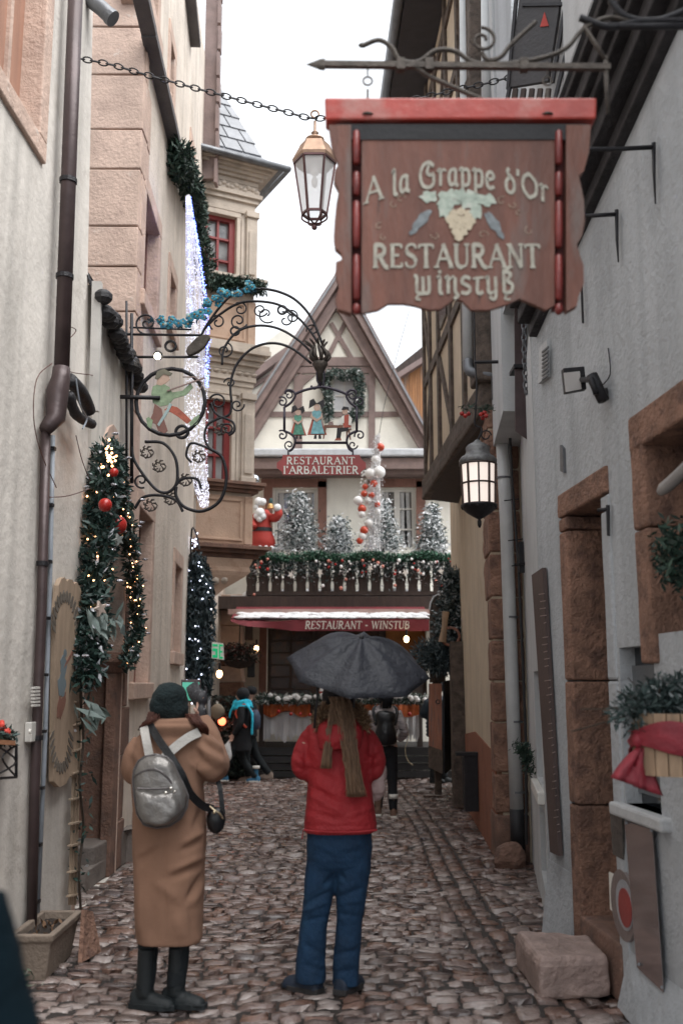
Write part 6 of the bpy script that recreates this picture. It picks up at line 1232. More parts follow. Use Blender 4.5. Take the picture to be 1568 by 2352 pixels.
# blue flower garland on the iron bracket
BF = thing('blue_flower_garland', 'garland of teal artificial flowers wound round the iron bracket', 'garland', P(450, 760, 8.85)); m = MB(); m2 = MB()
pth = [P(u, v, 8.83) for u, v in ((345, 738), (375, 742), (410, 748), (440, 738), (462, 722), (482, 700), (505, 685), (530, 672), (560, 666), (592, 662))]; pth = smoothpath(pth, 4)
for k in range(46):
    c = pth[int(random.random()*(len(pth)-1))]+Vector((random.gauss(0, .025), random.uniform(-.06, 0), random.gauss(0, .03))); r_ = random.uniform(0.014, 0.024)
    for q in range(5): a = q*2*math.pi/5+k; m.ball(c+Vector((math.cos(a)*r_, 0, math.sin(a)*r_)), r_*0.8, 6, 4, (1, 0.4, 1))
    m2.ball(c+Vector((0, -0.012, 0)), r_*0.4, 6, 4)
m.pieces('flowers', M('petal_teal', (0.01, 0.15, 0.24), rough=0.5, island=[(0, (0.01, 0.13, 0.22)), (0.4, (0.02, 0.22, 0.32)), (0.75, (0.10, 0.38, 0.46)), (0.92, (0.35, 0.5, 0.5))]), BF); m2.pieces('flower_hearts', M('heart_gold', (0.30, 0.18, 0.05)), BF)
garland(BF, pth, 0.04, 240, 0.05, M('leaf_bluegreen', (0.015, 0.06, 0.09)), 'leaves')
# hanging dark garland with cool lights near the end of the long house
VG = thing('column_garland', 'tall dark fir garland with cool white lights at the cream house corner', 'garland', L2.hit(455, 1590, 0.3))
pV = [P(u, v, 15.3) for u, v in ((452, 1285), (458, 1330), (458, 1400), (456, 1470), (458, 1540), (460, 1600))]
c, d = along(smoothpath(pV, 4), 9500, [0.14, 0.24, 0.27, 0.27, 0.26, 0.16]); V, F = leaves_np(c, 0.10, 0.28, np.tile([0.2, 0, -1.0], (len(c), 1)), 1.2); mesh('foliage', V, F, mFT if False else fol('foliage_blue', [(0, (0.015, 0.03, 0.035)), (0.5, (0.035, 0.06, 0.065)), (0.85, (0.09, 0.12, 0.14))]), VG)
c, d = along(smoothpath(pV, 4), 46, 0.26); c = c+np.array([0, -0.12, 0]); dots(VG, 'lights', [Vector(p) for p in c], 0.012, eC)
m = MB(); m.tube(smoothpath([L2.hit(438, 1290, 0.05), L2.hit(441, 1215, 0.1), P(452, 1230, 15.2), P(458, 1262, 15.2)], 4), 0.014, 6); m.build('iron_hook', mIR, VG)
c = [P(448+random.gauss(0, 7), 1238+random.gauss(0, 10), 15.2) for _ in range(12)]; dots(VG, 'lights', c, 0.012, eC)
GS = thing('green_sign', 'small green and white pharmacy-like sign beside the dark column garland', 'sign', P(500, 1515, 15.0)); PGs = Pl((0, 15.0), (1, 0.15), toward=(0, 0))
m = MB(); PGs.poly(m, [(486, 1512), (515, 1516), (513, 1478), (487, 1474)], -0.02, 0.0); m.build('panel', mWHT, GS)
m = MB(); mGn = EM('sign_green', (0.0, 0.42, 0.16), 0.15)
for uv in (((488, 1510), (500, 1511), (500, 1505), (488, 1504)), ((495, 1504), (500, 1505), (500, 1496), (495, 1495)), ((488, 1495), (500, 1496), (500, 1490), (488, 1489)), ((488, 1484), (500, 1485), (500, 1480), (488, 1479)), ((503, 1512), (512, 1513), (512, 1509), (503, 1508)), ((503, 1508), (506, 1508), (506, 1484), (503, 1484)), ((506, 1499), (511, 1499), (511, 1495), (506, 1495)), ((503, 1484), (512, 1485), (512, 1481), (503, 1480))): PGs.poly(m, list(uv), 0.001, 0.006)
m.build('symbols', mGn, GS)

# ------------------------------------------------------------------ right side pipes and fittings
WP_ = thing('white_downpipe', 'white downpipe with black foot beside the red corner stones', 'drainpipe', P(1190, 1950, 9.85)); m = MB()
m.tube([P(1066, -40, 10.0), P(1068, 240, 10.0), P(1072, 560, 10.0), P(1074, 830, 10.0)], 0.058, 14); m.build('pipe', mPW, WP_, smooth=True)
m = MB(); m.tube(smoothpath([P(1074, 825, 10.0), P(1078, 852, 9.95), P(1110, 860, 9.9), P(1138, 866, 9.9)], 4), 0.055, 14); m.build('elbow', mZN, WP_, smooth=True)
m = MB(); m.lathe(P(1146, 920, 9.85), [(0.062, 0), (0.078, 0.02), (0.078, 0.24), (0.07, 0.26)], 16); m.build('collector', mZN, WP_, smooth=False)
m = MB(); m.tube([P(1148, 915, 9.85), P(1162, 1200, 9.85), P(1176, 1600, 9.85), P(1186, 1860, 9.85)], 0.066, 16); m.build('pipe', mPW, WP_, smooth=True)
m = MB(); m.tube([P(1186, 1858, 9.85), P(1189, 1955, 9.85)], 0.069, 16); m.build('foot', mDK, WP_, smooth=True)
m = MB()
for u, v in ((1156, 1100), (1173, 1420), (1183, 1660), (1187, 1822)): m.lathe(P(u, v, 9.85), [(0.071, 0), (0.071, 0.02)], 16)
m.pieces('clip', mZN, WP_)
P2 = thing('short_white_pipe', 'white pipe beside the brown post above the big sign', 'pipe', P(1118, 260, 9.0)); m = MB(); m.tube([P(1116, -40, 9.0), P(1118, 260, 9.0)], 0.055, 14); m.build('pipe', mPW, P2, smooth=True); m = MB(); m.lathe(P(1117, 150, 9.0), [(0.06, 0), (0.06, 0.03)], 14); m.pieces('clip', mZN, P2)
SQ = thing('brown_downspout', 'square brown downspout with a slanted foot left of the grey wall', 'pipe', P(1200, 1010, 8.3)); m = MB()
a_ = [P(1182, 990, 8.3), P(1212, 1012, 8.3), P(1210, 1000, 8.5), P(1184, 990, 8.5)]; b_ = [P(1180, 700, 8.3), P(1208, 700, 8.3), P(1208, 700, 8.5), P(1180, 700, 8.5)]; m.hexa(a_, b_); m.build('spout', mBR, SQ, bevel=0.005); m = MB(); m.box(P(1195, 850, 8.38), (0.16, 0.24, 0.03)); m.pieces('clip', mIR, SQ)
c1 = MB(); c1.link_chain([P(1202, 715, 7.9), P(1203, 810, 7.9), P(1207, 905, 7.9)], 0.007, 0.065, 0.04); tag(c1.build('rain_chain', mZN, smooth=True), 'grey chain hanging beside the brown square downspout', 'chain')
DB = thing('dark_cable', 'black cable run with clips down beside the white downpipe', 'cable', P(1206, 1960, 9.6)); m = MB(); m.tube([P(u, v, 9.6) for u, v in ((1166, 900), (1175, 1100), (1190, 1300), (1199, 1500), (1207, 1700), (1208, 1940))], 0.014, 7); m.build('cable', mDK, DB)
m = MB()
for u, v in ((1177, 1150), (1186, 1242), (1194, 1300), (1200, 1296)): m.tube([P(u-20, v, 9.5), P(u+14, v-4, 9.5)], 0.006, 5)
m.box(P(1196, 1280, 9.55), (0.05, 0.05, 0.3)); m.pieces('bracket', mIR, DB)
ST2 = thing('hanging_dark_panel', 'dark shuttered panel with a small red tree motif above the big sign', 'sign', P(1200, 200, 7.2)); PD = Pl((0, 7.2), (1, -0.8), toward=(0, 0)); m = MB(); PD.poly(m, [(1170, 205), (1262, 190), (1300, -60), (1205, -60)], -0.03, 0.0); m.build('panel', M('panel_black', (0.025, 0.022, 0.024), rough=0.5, bump=0.3), ST2)
m = MB()
for a, b in (((1166, 205), (1190, -60)), ((1268, 190), (1310, -60)), ((1160, 250), (1170, 200)), ((1160, 252), (1270, 245)), ((1270, 245), (1300, 120)), ((1200, 12), (1300, 10))): m.bar(PD.hit(*a), PD.hit(*b), 0.022, 0.022)
m.build('iron_frame', mIR, ST2)
m = MB(); PD.poly(m, [(1240, 62), (1260, 60), (1250, 28)], 0.001, 0.006); m.build('red_motif', M('motif_red', (0.38, 0.05, 0.04)), ST2)
m = MB()
for i in range(5): PD.poly(m, [(1172+i*19, 260), (1184+i*19, 258), (1190+i*19, 205), (1180+i*19, 206)], -0.02, 0.0)
m.pieces('slat', mDW, ST2)
BP_ = thing('timber_post', 'weathered brown timber post between the white pipes above the sign', 'post', P(1090, 260, 9.4)); m = MB(); m.bar(P(1090, -60, 9.4), P(1090, 262, 9.4), 0.17, 0.14); roughen(m.build('post', mWW, BP_, bevel=0.01), 0.02, 0.2, sub=3, simple=True)
m = MB(); m.bar(P(1068, 190, 9.36), P(1106, 205, 9.36), 0.05, 0.10); m.build('brace', mWW, BP_)
# floodlight
FL = thing('floodlight', 'small floodlight on a bracket on the right grey wall', 'lamp', R0.hit(1385, 925)); PF = Pl((0, 5.6), (1, 0.1), toward=(0, 0)); m = MB()
PF.poly(m, [(1287, 851), (1335, 847), (1340, 899), (1293, 907)], -0.05, 0.0); m.build('housing', mIR, FL, bevel=0.004); m = MB(); PF.poly(m, [(1293, 857), (1330, 853), (1334, 894), (1298, 901)], 0.001, 0.006); m.build('lens', M('floodlight_glass', (0.55, 0.52, 0.50), rough=0.2, bump=0), FL)
m = MB(); m.tube([PF.hit(1335, 872), R0.hit(1358, 872, 0.12), R0.hit(1368, 905, 0.10)], 0.018, 8); m.tube([R0.hit(1358, 862, 0.10), R0.hit(1385, 920, 0.05)], 0.035, 10); m.tube([R0.hit(1385, 918, 0.05), R0.hit(1392, 895, 0.0)], 0.015, 6); m.build('arm', mIR, FL, smooth=True)
m = MB(); m.tube(smoothpath([R0.hit(1385, 920, 0.04), R0.hit(1380, 890, 0.02), R0.hit(1400, 860, 0.02), R0.hit(1396, 800, 0.01)], 4), 0.004, 5); m.build('cable', mIR, FL)
VN = thing('vent_grille', 'small louvred vent grille high on the right grey wall', 'vent', R0.hit(1254, 880)); m = MB(); R0.poly(m, [(1243, 882), (1262, 866), (1264, 778), (1246, 800)], 0.002, 0.03); m.build('frame', mGRl, VN)
m = MB()
for i in range(8): R0.poly(m, [(1246, 874-i*9), (1260, 862-i*9), (1260, 858-i*9), (1246, 870-i*9)], 0.03, 0.04)
m.pieces('louvre', mZN, VN)
for i, (pts, lab) in enumerate(((((1262, 340), (1330, 343), (1420, 342), (1500, 338)), 'long iron shutter stay reaching in front of the big sign'), (((1345, 496), (1415, 492)), 'iron shutter hook under the long stay on the grey wall'), (((1372, 1172), (1395, 1170)), 'iron shutter catch beside the floodlit door lintel'))):
    o = thing('shutter_stay', lab, 'iron fitting', R0.hit(*pts[-1])); m = MB(); y0 = R0.hit(*pts[-1]).y
    m.tube([P(u, v, y0-0.05) for u, v in pts[:-1]]+[R0.hit(*pts[-1], 0.03)], 0.012, 7); u, v = pts[-1]; m.build('rod', mIR, o, smooth=True)
    m = MB(); m.tube([R0.hit(u, v-10, 0.03), R0.hit(u+1, v+60, 0.03), R0.hit(u+4, v+(130 if i == 0 else 110 if i == 1 else 60), 0.03)], [0.012, 0.009, 0.004], 6); m.build('catch', mIR, o, smooth=True)
m = MB(); R0.poly(m, [(1292, 1082), (1300, 1086), (1298, 1030), (1291, 1022)], 0.0, 0.02); tag(m.build('wall_plate', mZN), 'narrow metal plate on the grey wall above the far door', 'plate')
m = MB(); m.tube([R0.hit(1334, 640, 0.03), R0.hit(1338, 742, 0.03)], 0.008, 6); tag(m.build('wall_pin', mIR), 'thin iron pin on the grey wall just below the big sign', 'iron fitting')
# menu board
MN = thing('menu_board', 'tall narrow brown menu board with chalked writing on the right wall corner', 'board', R0.hit(1280, 1966)); m = MB(); R0.poly(m, [(1229, 1321), (1254, 1304), (1292, 1966), (1272, 1957)], 0.01, 0.04); m.build('board', M('menu_brown', (0.075, 0.05, 0.045), rough=0.6, var=0.2, bump=0.15), MN)
m = MB()
for i in range(34):
    f = 0.06+0.9*i/34; uL, uR = 1229+43*f, 1254+38*f; v = 1325+625*f; a = uL+(uR-uL)*random.choice([0.2, 0.3, 0.5]); b = uL+(uR-uL)*random.uniform(0.65, 0.85)
    if i % 6 == 5: continue
    R0.poly(m, [(a, v+2), (b, v), (b, v+1.6), (a, v+3.8)], 0.041, 0.043)
m.build('chalk_writing', M('chalk', (0.35, 0.28, 0.26)), MN)
# plaques under the low window
GP = thing('glass_panel', 'clear acrylic panel reflecting the cobbles on the right grey wall', 'panel', R0.hit(1490, 2279)); m = MB(); R0.poly(m, [(1435, 1885), (1498, 1905), (1524, 2279), (1464, 2222)], 0.03, 0.036); m.build('panel', M('acrylic', (0.30, 0.24, 0.23), rough=0.06, spec=1.0, bump=0.02, metal=0.6), GP)
m = MB()
for u, v in ((1437, 1890), (1495, 1908), (1519, 2268), (1466, 2215)): m.tube([R0.hit(u, v, 0.0), R0.hit(u, v, 0.045)], 0.008, 8)
m.pieces('stud', mZN, GP)
m = MB(); R0.poly(m, [(1405, 1868), (1433, 1876), (1436, 1975), (1412, 1962)], 0.005, 0.02); tag(m.build('dark_plaque', M('plaque_dark', (0.06, 0.055, 0.05), rough=0.25, var=0.5, scale=20)), 'small dark shiny plaque under the low window sill', 'plaque')
OV = thing('oval_plaque', 'round enamel plaque with a rust-red centre on the right wall', 'plaque', R0.hit(1434, 2175)); m = MB(); m.lathe(R0.hit(1434, 2079, 0.005), [(0.19, 0), (0.185, 0.014)], 26, axis=R0.n); m.build('rim', M('plaque_rim', (0.20, 0.16, 0.15), rough=0.4), OV); m = MB(); m.lathe(R0.hit(1434, 2079, 0.02), [(0.13, 0), (0.13, 0.004)], 26, axis=R0.n); m.build('field', M('plaque_grey', (0.35, 0.36, 0.38), rough=0.4), OV)
m = MB(); m.lathe(R0.hit(1435, 2085, 0.0245), [(0.10, 0), (0.10, 0.004)], 26, axis=R0.n); m.build('centre', mSGR, OV)
TI = thing('poster_tile', 'cream square notice with a red mark beside the round plaque', 'notice', R0.hit(1409, 2102)); m = MB(); R0.poly(m, [(1400, 2003), (1417, 2010), (1420, 2104), (1403, 2088)], 0.004, 0.012); m.build('sheet', mWHT, TI); m = MB(); R0.poly(m, [(1404, 2060), (1413, 2030), (1414, 2072), (1407, 2072)], 0.0125, 0.014); m.build('red_mark', mSGR, TI)
# stone mounting block
g1, g2, g3 = G(1240, 2298), G(1402, 2290), G(1184, 2220); g4 = R0.at(6.35, 0, 0.02); up_ = Vector((0, 0, 1))
def blk(ins, z): c_ = (g1+g2+g3+g4)/4; return [p+(c_-p)*ins+up_*z for p in (g3, g1, g2, g4, Vector((1.22, 6.42, 0)))]
SB = MB(); SB.loft([blk(0.0, 0.0), blk(-0.01, 0.17), blk(0.05, 0.215)])
sb = SB.build('stone_step', M('stone_block', (0.34, 0.25, 0.22), rough=0.6, var=0.3, scale=6, bump=0.9, bscale=25, col2=(0.26, 0.19, 0.17), f2=0.52, s2=5), bevel=0.02); roughen(sb, 0.035, 0.16, sub=4, simple=True); tag(sb, 'big worn stone step in front of the right doorway', 'step')
for x, y, r_ in ((1.58, 9.75, 0.13), (1.98, 9.7, 0.11)):
    m = MB(); m.ball((x, y, 0.08), r_, 14, 9, (1.2, 1, 1.2)); o = m.build('guard_stone', mSSd); roughen(o, 0.06, 0.1, sub=1); tag(o, 'rounded guard stone on the left of the white downpipe foot' if x < 1.7 else 'rounded guard stone on the right of the white downpipe foot', 'stone')
# wall basket with red ribbon
WB2 = thing('wooden_tub', 'wooden stave tub tied with red cloth on the right wall', 'planter', (1.425, 4.3, 1.32)); m = MB(); cB = (1.425, 4.3, 1.335)
mST_ = M('stave_wood', (0.33, 0.225, 0.145), rough=0.7, var=0.25, scale=6, bump=0.3, stretch=(3, 3, 0.6))
for k in range(22):
    a = 2*math.pi*k/22; R_ = Matrix.Rotation(a, 3, 'Z'); m.box(Vector(cB)+R_@Vector((0.185, 0, 0.12)), (0.02, 0.05, 0.25), R=R_)
m.lathe(cB, [(0.17, 0), (0.17, 0.02)], 20); m.pieces('staves', mST_, WB2)
m = MB(); m.lathe((cB[0], cB[1], cB[2]+0.2), [(0.17, 0), (0.17, 0.01)], 20); m.build('soil', MATS['soil'], WB2)
mRB = M('ribbon_red', (0.23, 0.018, 0.03), rough=0.6, var=0.3, scale=9, bump=0.5, bscale=18)
RBN = thing('red_ribbon', 'red cloth ribbon knotted round the wooden tub with hanging tails', 'ribbon', (1.3, 4.25, 1.25)); m = MB(); n_ = 40; V = []
for k in range(n_+1):
    a = 2*math.pi*k/n_; w0 = 0.05+0.018*math.sin(a*3+1); z_ = cB[2]+0.135+0.02*math.sin(a*2)
    for f in (-1, -0.5, 0, 0.5, 1): V.append(Vector((cB[0]+math.cos(a)*(0.202+0.008*math.cos(f*7)), cB[1]+math.sin(a)*(0.202+0.008*math.cos(f*7)), z_+f*w0)))
m.add(V, [(5*i+j, 5*i+j+1, 5*i+j+6, 5*i+j+5) for i in range(n_) for j in range(4)]); o = m.build('band', mRB, RBN, smooth=True); sm_ = o.modifiers.new('so', 'SOLIDIFY'); sm_.thickness = 0.006
for side, (du, L__) in enumerate(((-0.07, 0.20), (0.02, 0.24))):
    V = []; m = MB()
    for i in range(9):
        f = i/8
        for j in range(6): g_ = j/5-0.5; V.append(Vector((1.235+du*f+g_*(0.03+0.09*f), 4.24-0.03*f+0.022*math.sin(j*2.2+f*3), 1.47-0.03*(1-f)-L__*0.85*f-0.04*g_*f)))
    m.add(V, [(6*i+j, 6*i+j+1, 6*i+j+7, 6*i+j+6) for i in range(8) for j in range(5)]); o = m.build('tail', mRB, RBN, smooth=True); sm_ = o.modifiers.new('so', 'SOLIDIFY'); sm_.thickness = 0.006
m = MB(); m.ball((1.235, 4.24, 1.47), 0.03, 12, 8, (1, 0.8, 1.1)); m.build('knot', mRB, RBN, smooth=True)
SHR = thing('tub_fir_cuttings', 'fir and box cuttings spilling from the wooden tub on the right wall', 'plant', (1.5, 4.3, 1.54)); c, d = along([Vector((1.20, 4.25, 1.58)), Vector((1.35, 4.3, 1.64)), Vector((1.62, 4.35, 1.67))], 3600, 0.105); V, F = leaves_np(c, 0.035, 0.3, d, 1.0); mesh('foliage', V, F, fol('foliage_grey', [(0, (0.02, 0.04, 0.038)), (0.5, (0.05, 0.08, 0.075)), (0.85, (0.16, 0.18, 0.18))]), SHR)
m = MB()
for k in range(26): a = rng.normal(size=3)*[0.12, 0.05, 0.05]; p0 = Vector((1.33, 4.3, 1.6)); m.tube([p0, p0+Vector(a)+Vector((-0.05, 0, 0.02))], 0.003, 4)
m.build('stems', MATS['bark'], SHR)
m = MB(); m.box((1.55, 4.3, 1.30), (0.2, 0.1, 0.03)); m.pieces('bracket', mIR, WB2)
NBH = thing('needle_wreath', 'dark fir bunch with pale branches in the near right window', 'plant', R0.hit(1560, 1300, 0.1)); c, d = along([R0.hit(1545, 1240, 0.05), R0.hit(1580, 1330, 0.05)], 900, 0.14); V, F = leaves_np(c, 0.05, 0.3); mesh('foliage', V, F, mFG, NBH)
m = MB(); m.tube(smoothpath([R0.hit(1600, 1050, 0.1), R0.hit(1560, 1090, 0.12), R0.hit(1515, 1130, 0.14)], 4), [0.03]*8+[0.02], 8); m.build('branch', M('branch_pale', (0.3, 0.28, 0.27)), NBH, smooth=True)
SPG = thing('wall_sprig', 'small fir sprig hanging between the white downpipe and the narrow window', 'plant', P(1205, 1740, 8.6)); c, d = along([P(1185, 1715, 8.6), P(1205, 1720, 8.6), P(1215, 1770, 8.6)], 380, 0.07); V, F = leaves_np(c, 0.055, 0.22, np.tile([-0.5, 0, -0.6], (len(c), 1)), 1.0); mesh('foliage', V, F, mFG, SPG)
# ------------------------------------------------------------------ far right: door leaf, arched shutter, tree
DL = thing('door_leaf', 'half open wooden door leaf with peeling orange paint by the corner house', 'door', P(1000, 1790, 15.3)); m = MB(); mPE = M('paint_peeling', (0.34, 0.15, 0.10), rough=0.8, var=0.3, scale=6, bump=0.6, stretch=(3, 3, 0.6), col2=(0.16, 0.12, 0.11), f2=0.5, s2=5)
m.hexa([P(984, 1760, 15.6), P(1014, 1775, 15.2), P(1014, 1765, 15.3), P(984, 1755, 15.7)], [P(984, 1570, 15.6), P(1014, 1570, 15.2), P(1014, 1570, 15.3), P(984, 1570, 15.7)]); m.build('leaf', mPE, DL)
m = MB(); m.hexa([P(983, 1762, 15.55), P(1016, 1778, 15.15), P(1016, 1770, 15.2), P(983, 1756, 15.6)], [P(983, 1712, 15.55), P(1016, 1724, 15.15), P(1016, 1724, 15.2), P(983, 1712, 15.6)]); m.build('kick_board', mWW, DL)
m = MB(); m.prism([P(1016, 1778, 15.2), P(1042, 1760, 16.2), P(1042, 1560, 16.2), P(1016, 1565, 15.2)], (0.03, 0, 0)); m.build('door_edge', mDK, DL)
m = MB(); m.tube(spiral(P(1005, 1612, 15.2), 0.03, 0.03, 0, 1, 10), 0.008, 5, cap=False); m.build('handle', mIR, DL)
AS = thing('arched_shutter', 'dark weathered arched wooden panel standing beside the awning', 'panel', P(1003, 1560, 15.6)); PA3 = Pl((0, 15.6), (1, 0), toward=(0, 0)); m = MB(); PA3.poly(m, [(986, 1568), (1022, 1568), (1022, 1395), (1017, 1375), (1005, 1364), (992, 1372), (986, 1392)], -0.06, 0); m.pieces('boards', mWW, AS)
m = MB(); m.tube([PA3.hit(u, v, 0.01) for u, v in ((986, 1400), (988, 1385), (996, 1370), (1006, 1365), (1016, 1373), (1022, 1395))], 0.015, 6); m.build('rim', mSN, AS)
m = MB(); m.box(P(1004, 1690, 15.7), (0.10, 0.1, 1.75)); m.build('post', mWW, AS)
T5 = thing('snowy_fir', 'snow-dusted fir standing against the tan corner house by the awning', 'tree', P(1040, 1545, 15.2)); fir(T5, P(1042, 1530, 15.2), 1.5, 0.34, 9000, 0.075, fol('foliage_frost', [(0, (0.03, 0.05, 0.05)), (0.4, (0.07, 0.10, 0.10)), (0.72, (0.30, 0.34, 0.35)), (0.9, (0.55, 0.58, 0.6))]), 10)
FS = thing('fir_bough_swag', 'bushy blue-grey fir boughs below the fir by the arched panel', 'plant', P(1020, 1560, 15.0)); c, d = along([P(975, 1500, 15), P(1010, 1520, 15), P(1045, 1500, 15), P(1068, 1515, 15)], 5000, 0.26); V, F = leaves_np(c, 0.09, 0.22, d, 0.8); mesh('foliage', V, F, fol('foliage_bluegrey', [(0, (0.03, 0.05, 0.055)), (0.4, (0.07, 0.10, 0.11)), (0.8, (0.17, 0.21, 0.22))]), FS)
WT = thing('wooden_horn', 'carved wooden horn and ring ornament hung on the fir', 'decoration', P(1022, 1475, 14.85)); m = MB(); m.tube([P(1023, 1405, 14.8), P(1020, 1440, 14.8), P(1015, 1475, 14.8)], [0.055, 0.04, 0.06], 10); m.build('horn', mST_, WT); m = MB(); m.tube(spiral(P(1034, 1462, 14.8), 0.13, 0.13, 0, 1, 18), 0.022, 7, cap=False); m.build('ring', mPE, WT)

# ------------------------------------------------------------------ balcony dressing
BG = thing('balcony_garland', 'green fir garland with baubles and stars along the balcony rail', 'garland', P(800, 1290, 19.1)); pB = [P(u, 1279+4*math.sin(u*0.05), 19.1) for u in range(572, 1048, 14)]
garland(BG, pB, 0.10, 6500, 0.075, fol('foliage_bright', [(0, (0.02, 0.07, 0.045)), (0.4, (0.04, 0.14, 0.08)), (0.75, (0.12, 0.26, 0.17)), (0.9, (0.45, 0.55, 0.5))]), 'top_strand')
c = np.array([tuple(P(random.uniform(572, 1046), 1290+abs(random.gauss(0, 20)), 19.08+random.uniform(-.05, .05))) for _ in range(3000)]); c = np.concatenate([c, np.array([tuple(P(random.uniform(572, 1044), random.uniform(1285, 1338), 19.32+random.uniform(-.04, .04))) for _ in range(1700)])]); V, F = leaves_np(c, 0.07, 0.3); mesh('hanging_foliage', V, F, fol('foliage_mix', [(0, (0.02, 0.045, 0.04)), (0.5, (0.06, 0.09, 0.085)), (0.72, (0.2, 0.22, 0.22)), (0.86, (0.55, 0.55, 0.56))]), BG)
for nm, mt, k_, r0 in (('white_bauble', mORW, 34, 0.03), ('red_bauble', mRED, 20, 0.026), ('orange_bauble', M('bauble_rose', (0.55, 0.22, 0.17), rough=0.4), 16, 0.032)):
    m = MB()
    for _ in range(k_): m.ball(P(random.uniform(578, 1042), 1282+abs(random.gauss(0, 30)), 19.0), random.uniform(0.6, 1.3)*r0, 7, 5)
    m.pieces(nm, mt, BG, smooth=True)
m = MB(); P190 = Pl((0, 18.95), (1, 0), toward=(0, 0))
for u, v in ((930, 1335), (1012, 1333), (735, 1335), (850, 1325), (668, 1340)): star(m, P190, u, v-20, 10, 0, rot=random.random())
m.pieces('stars', M('star_cream', (0.6, 0.55, 0.5)), BG)
tr = [('big', 685, 1268, 1130, 58), ('small', 777, 1268, 1192, 36), ('mid', 878, 1268, 1150, 44), ('right', 992, 1268, 1160, 38)]
labs = {'big': 'tallest snowy christmas tree on the balcony, in front of the left window', 'small': 'smallest snowy christmas tree on the balcony, between the two windows', 'mid': 'snowy christmas tree behind the hanging balls on the balcony', 'right': 'snowy christmas tree at the right end of the balcony'}
for nm, u, vb, vt, hw_ in tr:
    b = P(u, vb, 19.75); h = P(u, vt, 19.75).z-b.z; r_ = hw_*19.75/2287; o = thing('christmas_tree', labs[nm], 'tree', b, 'snowy trees on the balcony'); fir(o, b, h, r_, 7500 if nm == 'big' else 5200, 0.075, mFS, 9)
# Santa figure
SN = thing('santa_figure', 'life-size santa figure in red raising a bell at the left end of the balcony', 'figure', P(605, 1268, 19.7)); mSNR = M('santa_red', (0.42, 0.04, 0.03), rough=0.7, bump=0.3)
sx = lambda u, v, y=19.7: P(u, v, y); k_ = 19.7/2287
m = MB()
def ell(c, rx, ry, n=20): return [Vector((c.x+rx*math.cos(2*math.pi*i/n), c.y+ry*math.sin(2*math.pi*i/n), c.z)) for i in range(n)]
m.loft([ell(sx(606, 1262), 30*k_, 24*k_), ell(sx(605, 1240), 27*k_, 22*k_), ell(sx(602, 1225), 24*k_, 20*k_), ell(sx(600, 1205), 22*k_, 19*k_), ell(sx(602, 1185), 22*k_, 17*k_), ell(sx(603, 1172), 14*k_, 12*k_)]); o_ = m.build('coat', mSNR, SN, smooth=True)
m = MB(); m.tube(smoothpath([sx(618, 1188), sx(632, 1190, 19.6), sx(640, 1178, 19.55), sx(636, 1166, 19.55)], 4), [10*k_]*9+[9*k_]*4, 10); m.tube(smoothpath([sx(590, 1184), sx(580, 1195, 19.6), sx(584, 1212, 19.5)], 4), 8*k_, 10); m.build('sleeve', mSNR, SN, smooth=True)
m = MB(); m.ball(sx(598, 1163, 19.6), 13*k_, 14, 9, (0.9, 0.9, 1.1)); m.build('head', mSK, SN, smooth=True)
m = MB()
for a, b, r0 in ((597, 1178, 12), (590, 1185, 8), (603, 1186, 9), (596, 1192, 8), (594, 1152, 10), (603, 1153, 9), (588, 1165, 6)): m.ball(sx(a, b, 19.52), r0*k_, 10, 7)
m.ball(sx(637, 1166, 19.5), 9*k_, 10, 7)
for i in range(14): a = math.pi*2*i/14; m.ball(sx(606, 1262)+Vector((math.cos(a)*31*k_, math.sin(a)*25*k_, 0)), 6*k_, 8, 6)
m.pieces('fur_tuft', mSN, SN, smooth=True); 
m = MB(); m.loft([ell(sx(601, 1222), 25*k_, 21*k_), ell(sx(601, 1213), 24*k_, 20.5*k_)]); m.build('belt', mDK, SN)
m = MB(); m.lathe(sx(621, 1168, 19.5), [(8*k_, 0), (6*k_, 8*k_), (3*k_, 13*k_)], 12); m.build('bell', M('bell_gold', (0.5, 0.3, 0.12), metal=0.5, rough=0.4), SN); m = MB(); m.ball(sx(622, 1152, 19.5), 5*k_, 8, 6, (1, 1, 1.8)); m.build('glove', M('glove_green', (0.03, 0.07, 0.07)), SN)
# string of balls and lights
SBS = thing('ball_cascade', 'cascade of white and orange baubles on light strings in front of the restaurant', 'decoration', P(850, 1262, 18.7)); YB = 18.6
m = MB(); m.tube([P(940, 712, YB), P(918, 790, YB), P(895, 875, YB), P(880, 940, YB), P(870, 1000, YB)], 0.006, 5); m.build('wire', mIR, SBS)
balls = [('o', 873, 1027, 10), ('w', 862, 1055, 10), ('w', 850, 1088, 13), ('w', 870, 1085, 15), ('o', 858, 1111, 9), ('o', 838, 1118, 7), ('o', 836, 1134, 8), ('o', 853, 1138, 8), ('w', 822, 1150, 11), ('o', 831, 1169, 10), ('w', 830, 1181, 9), ('o', 866, 1159, 7), ('w', 847, 1202, 10), ('o', 836, 1218, 10), ('w', 832, 1232, 9), ('o', 826, 1242, 8), ('w', 846, 1150, 8), ('w', 866, 1175, 7)]
for nm, key, mt in (('orange_bauble', 'o', mORG), ('white_bauble', 'w', mORW)):
    for c_ in [b for b in balls if b[0] == key]:
        m = MB(); m.ball(P(c_[1], c_[2], YB-0.02), c_[3]*YB/2287, 16, 10); m.build(nm, mt, SBS, smooth=True)
m = MB()
for k in range(34):
    u0 = random.uniform(-1, 1); pts = [P(870+u0*2-1.5*j*(1 if j < 6 else 1)+u0*j*3.4*(1.0 if u0 < 0 else 0.6)+random.uniform(-1, 1), 995+j*30, YB+random.uniform(-.05, .05)) for j in range(random.randint(6, 10))]; m.tube(pts, 0.005, 4)
m.build('light_strings', mORW, SBS)
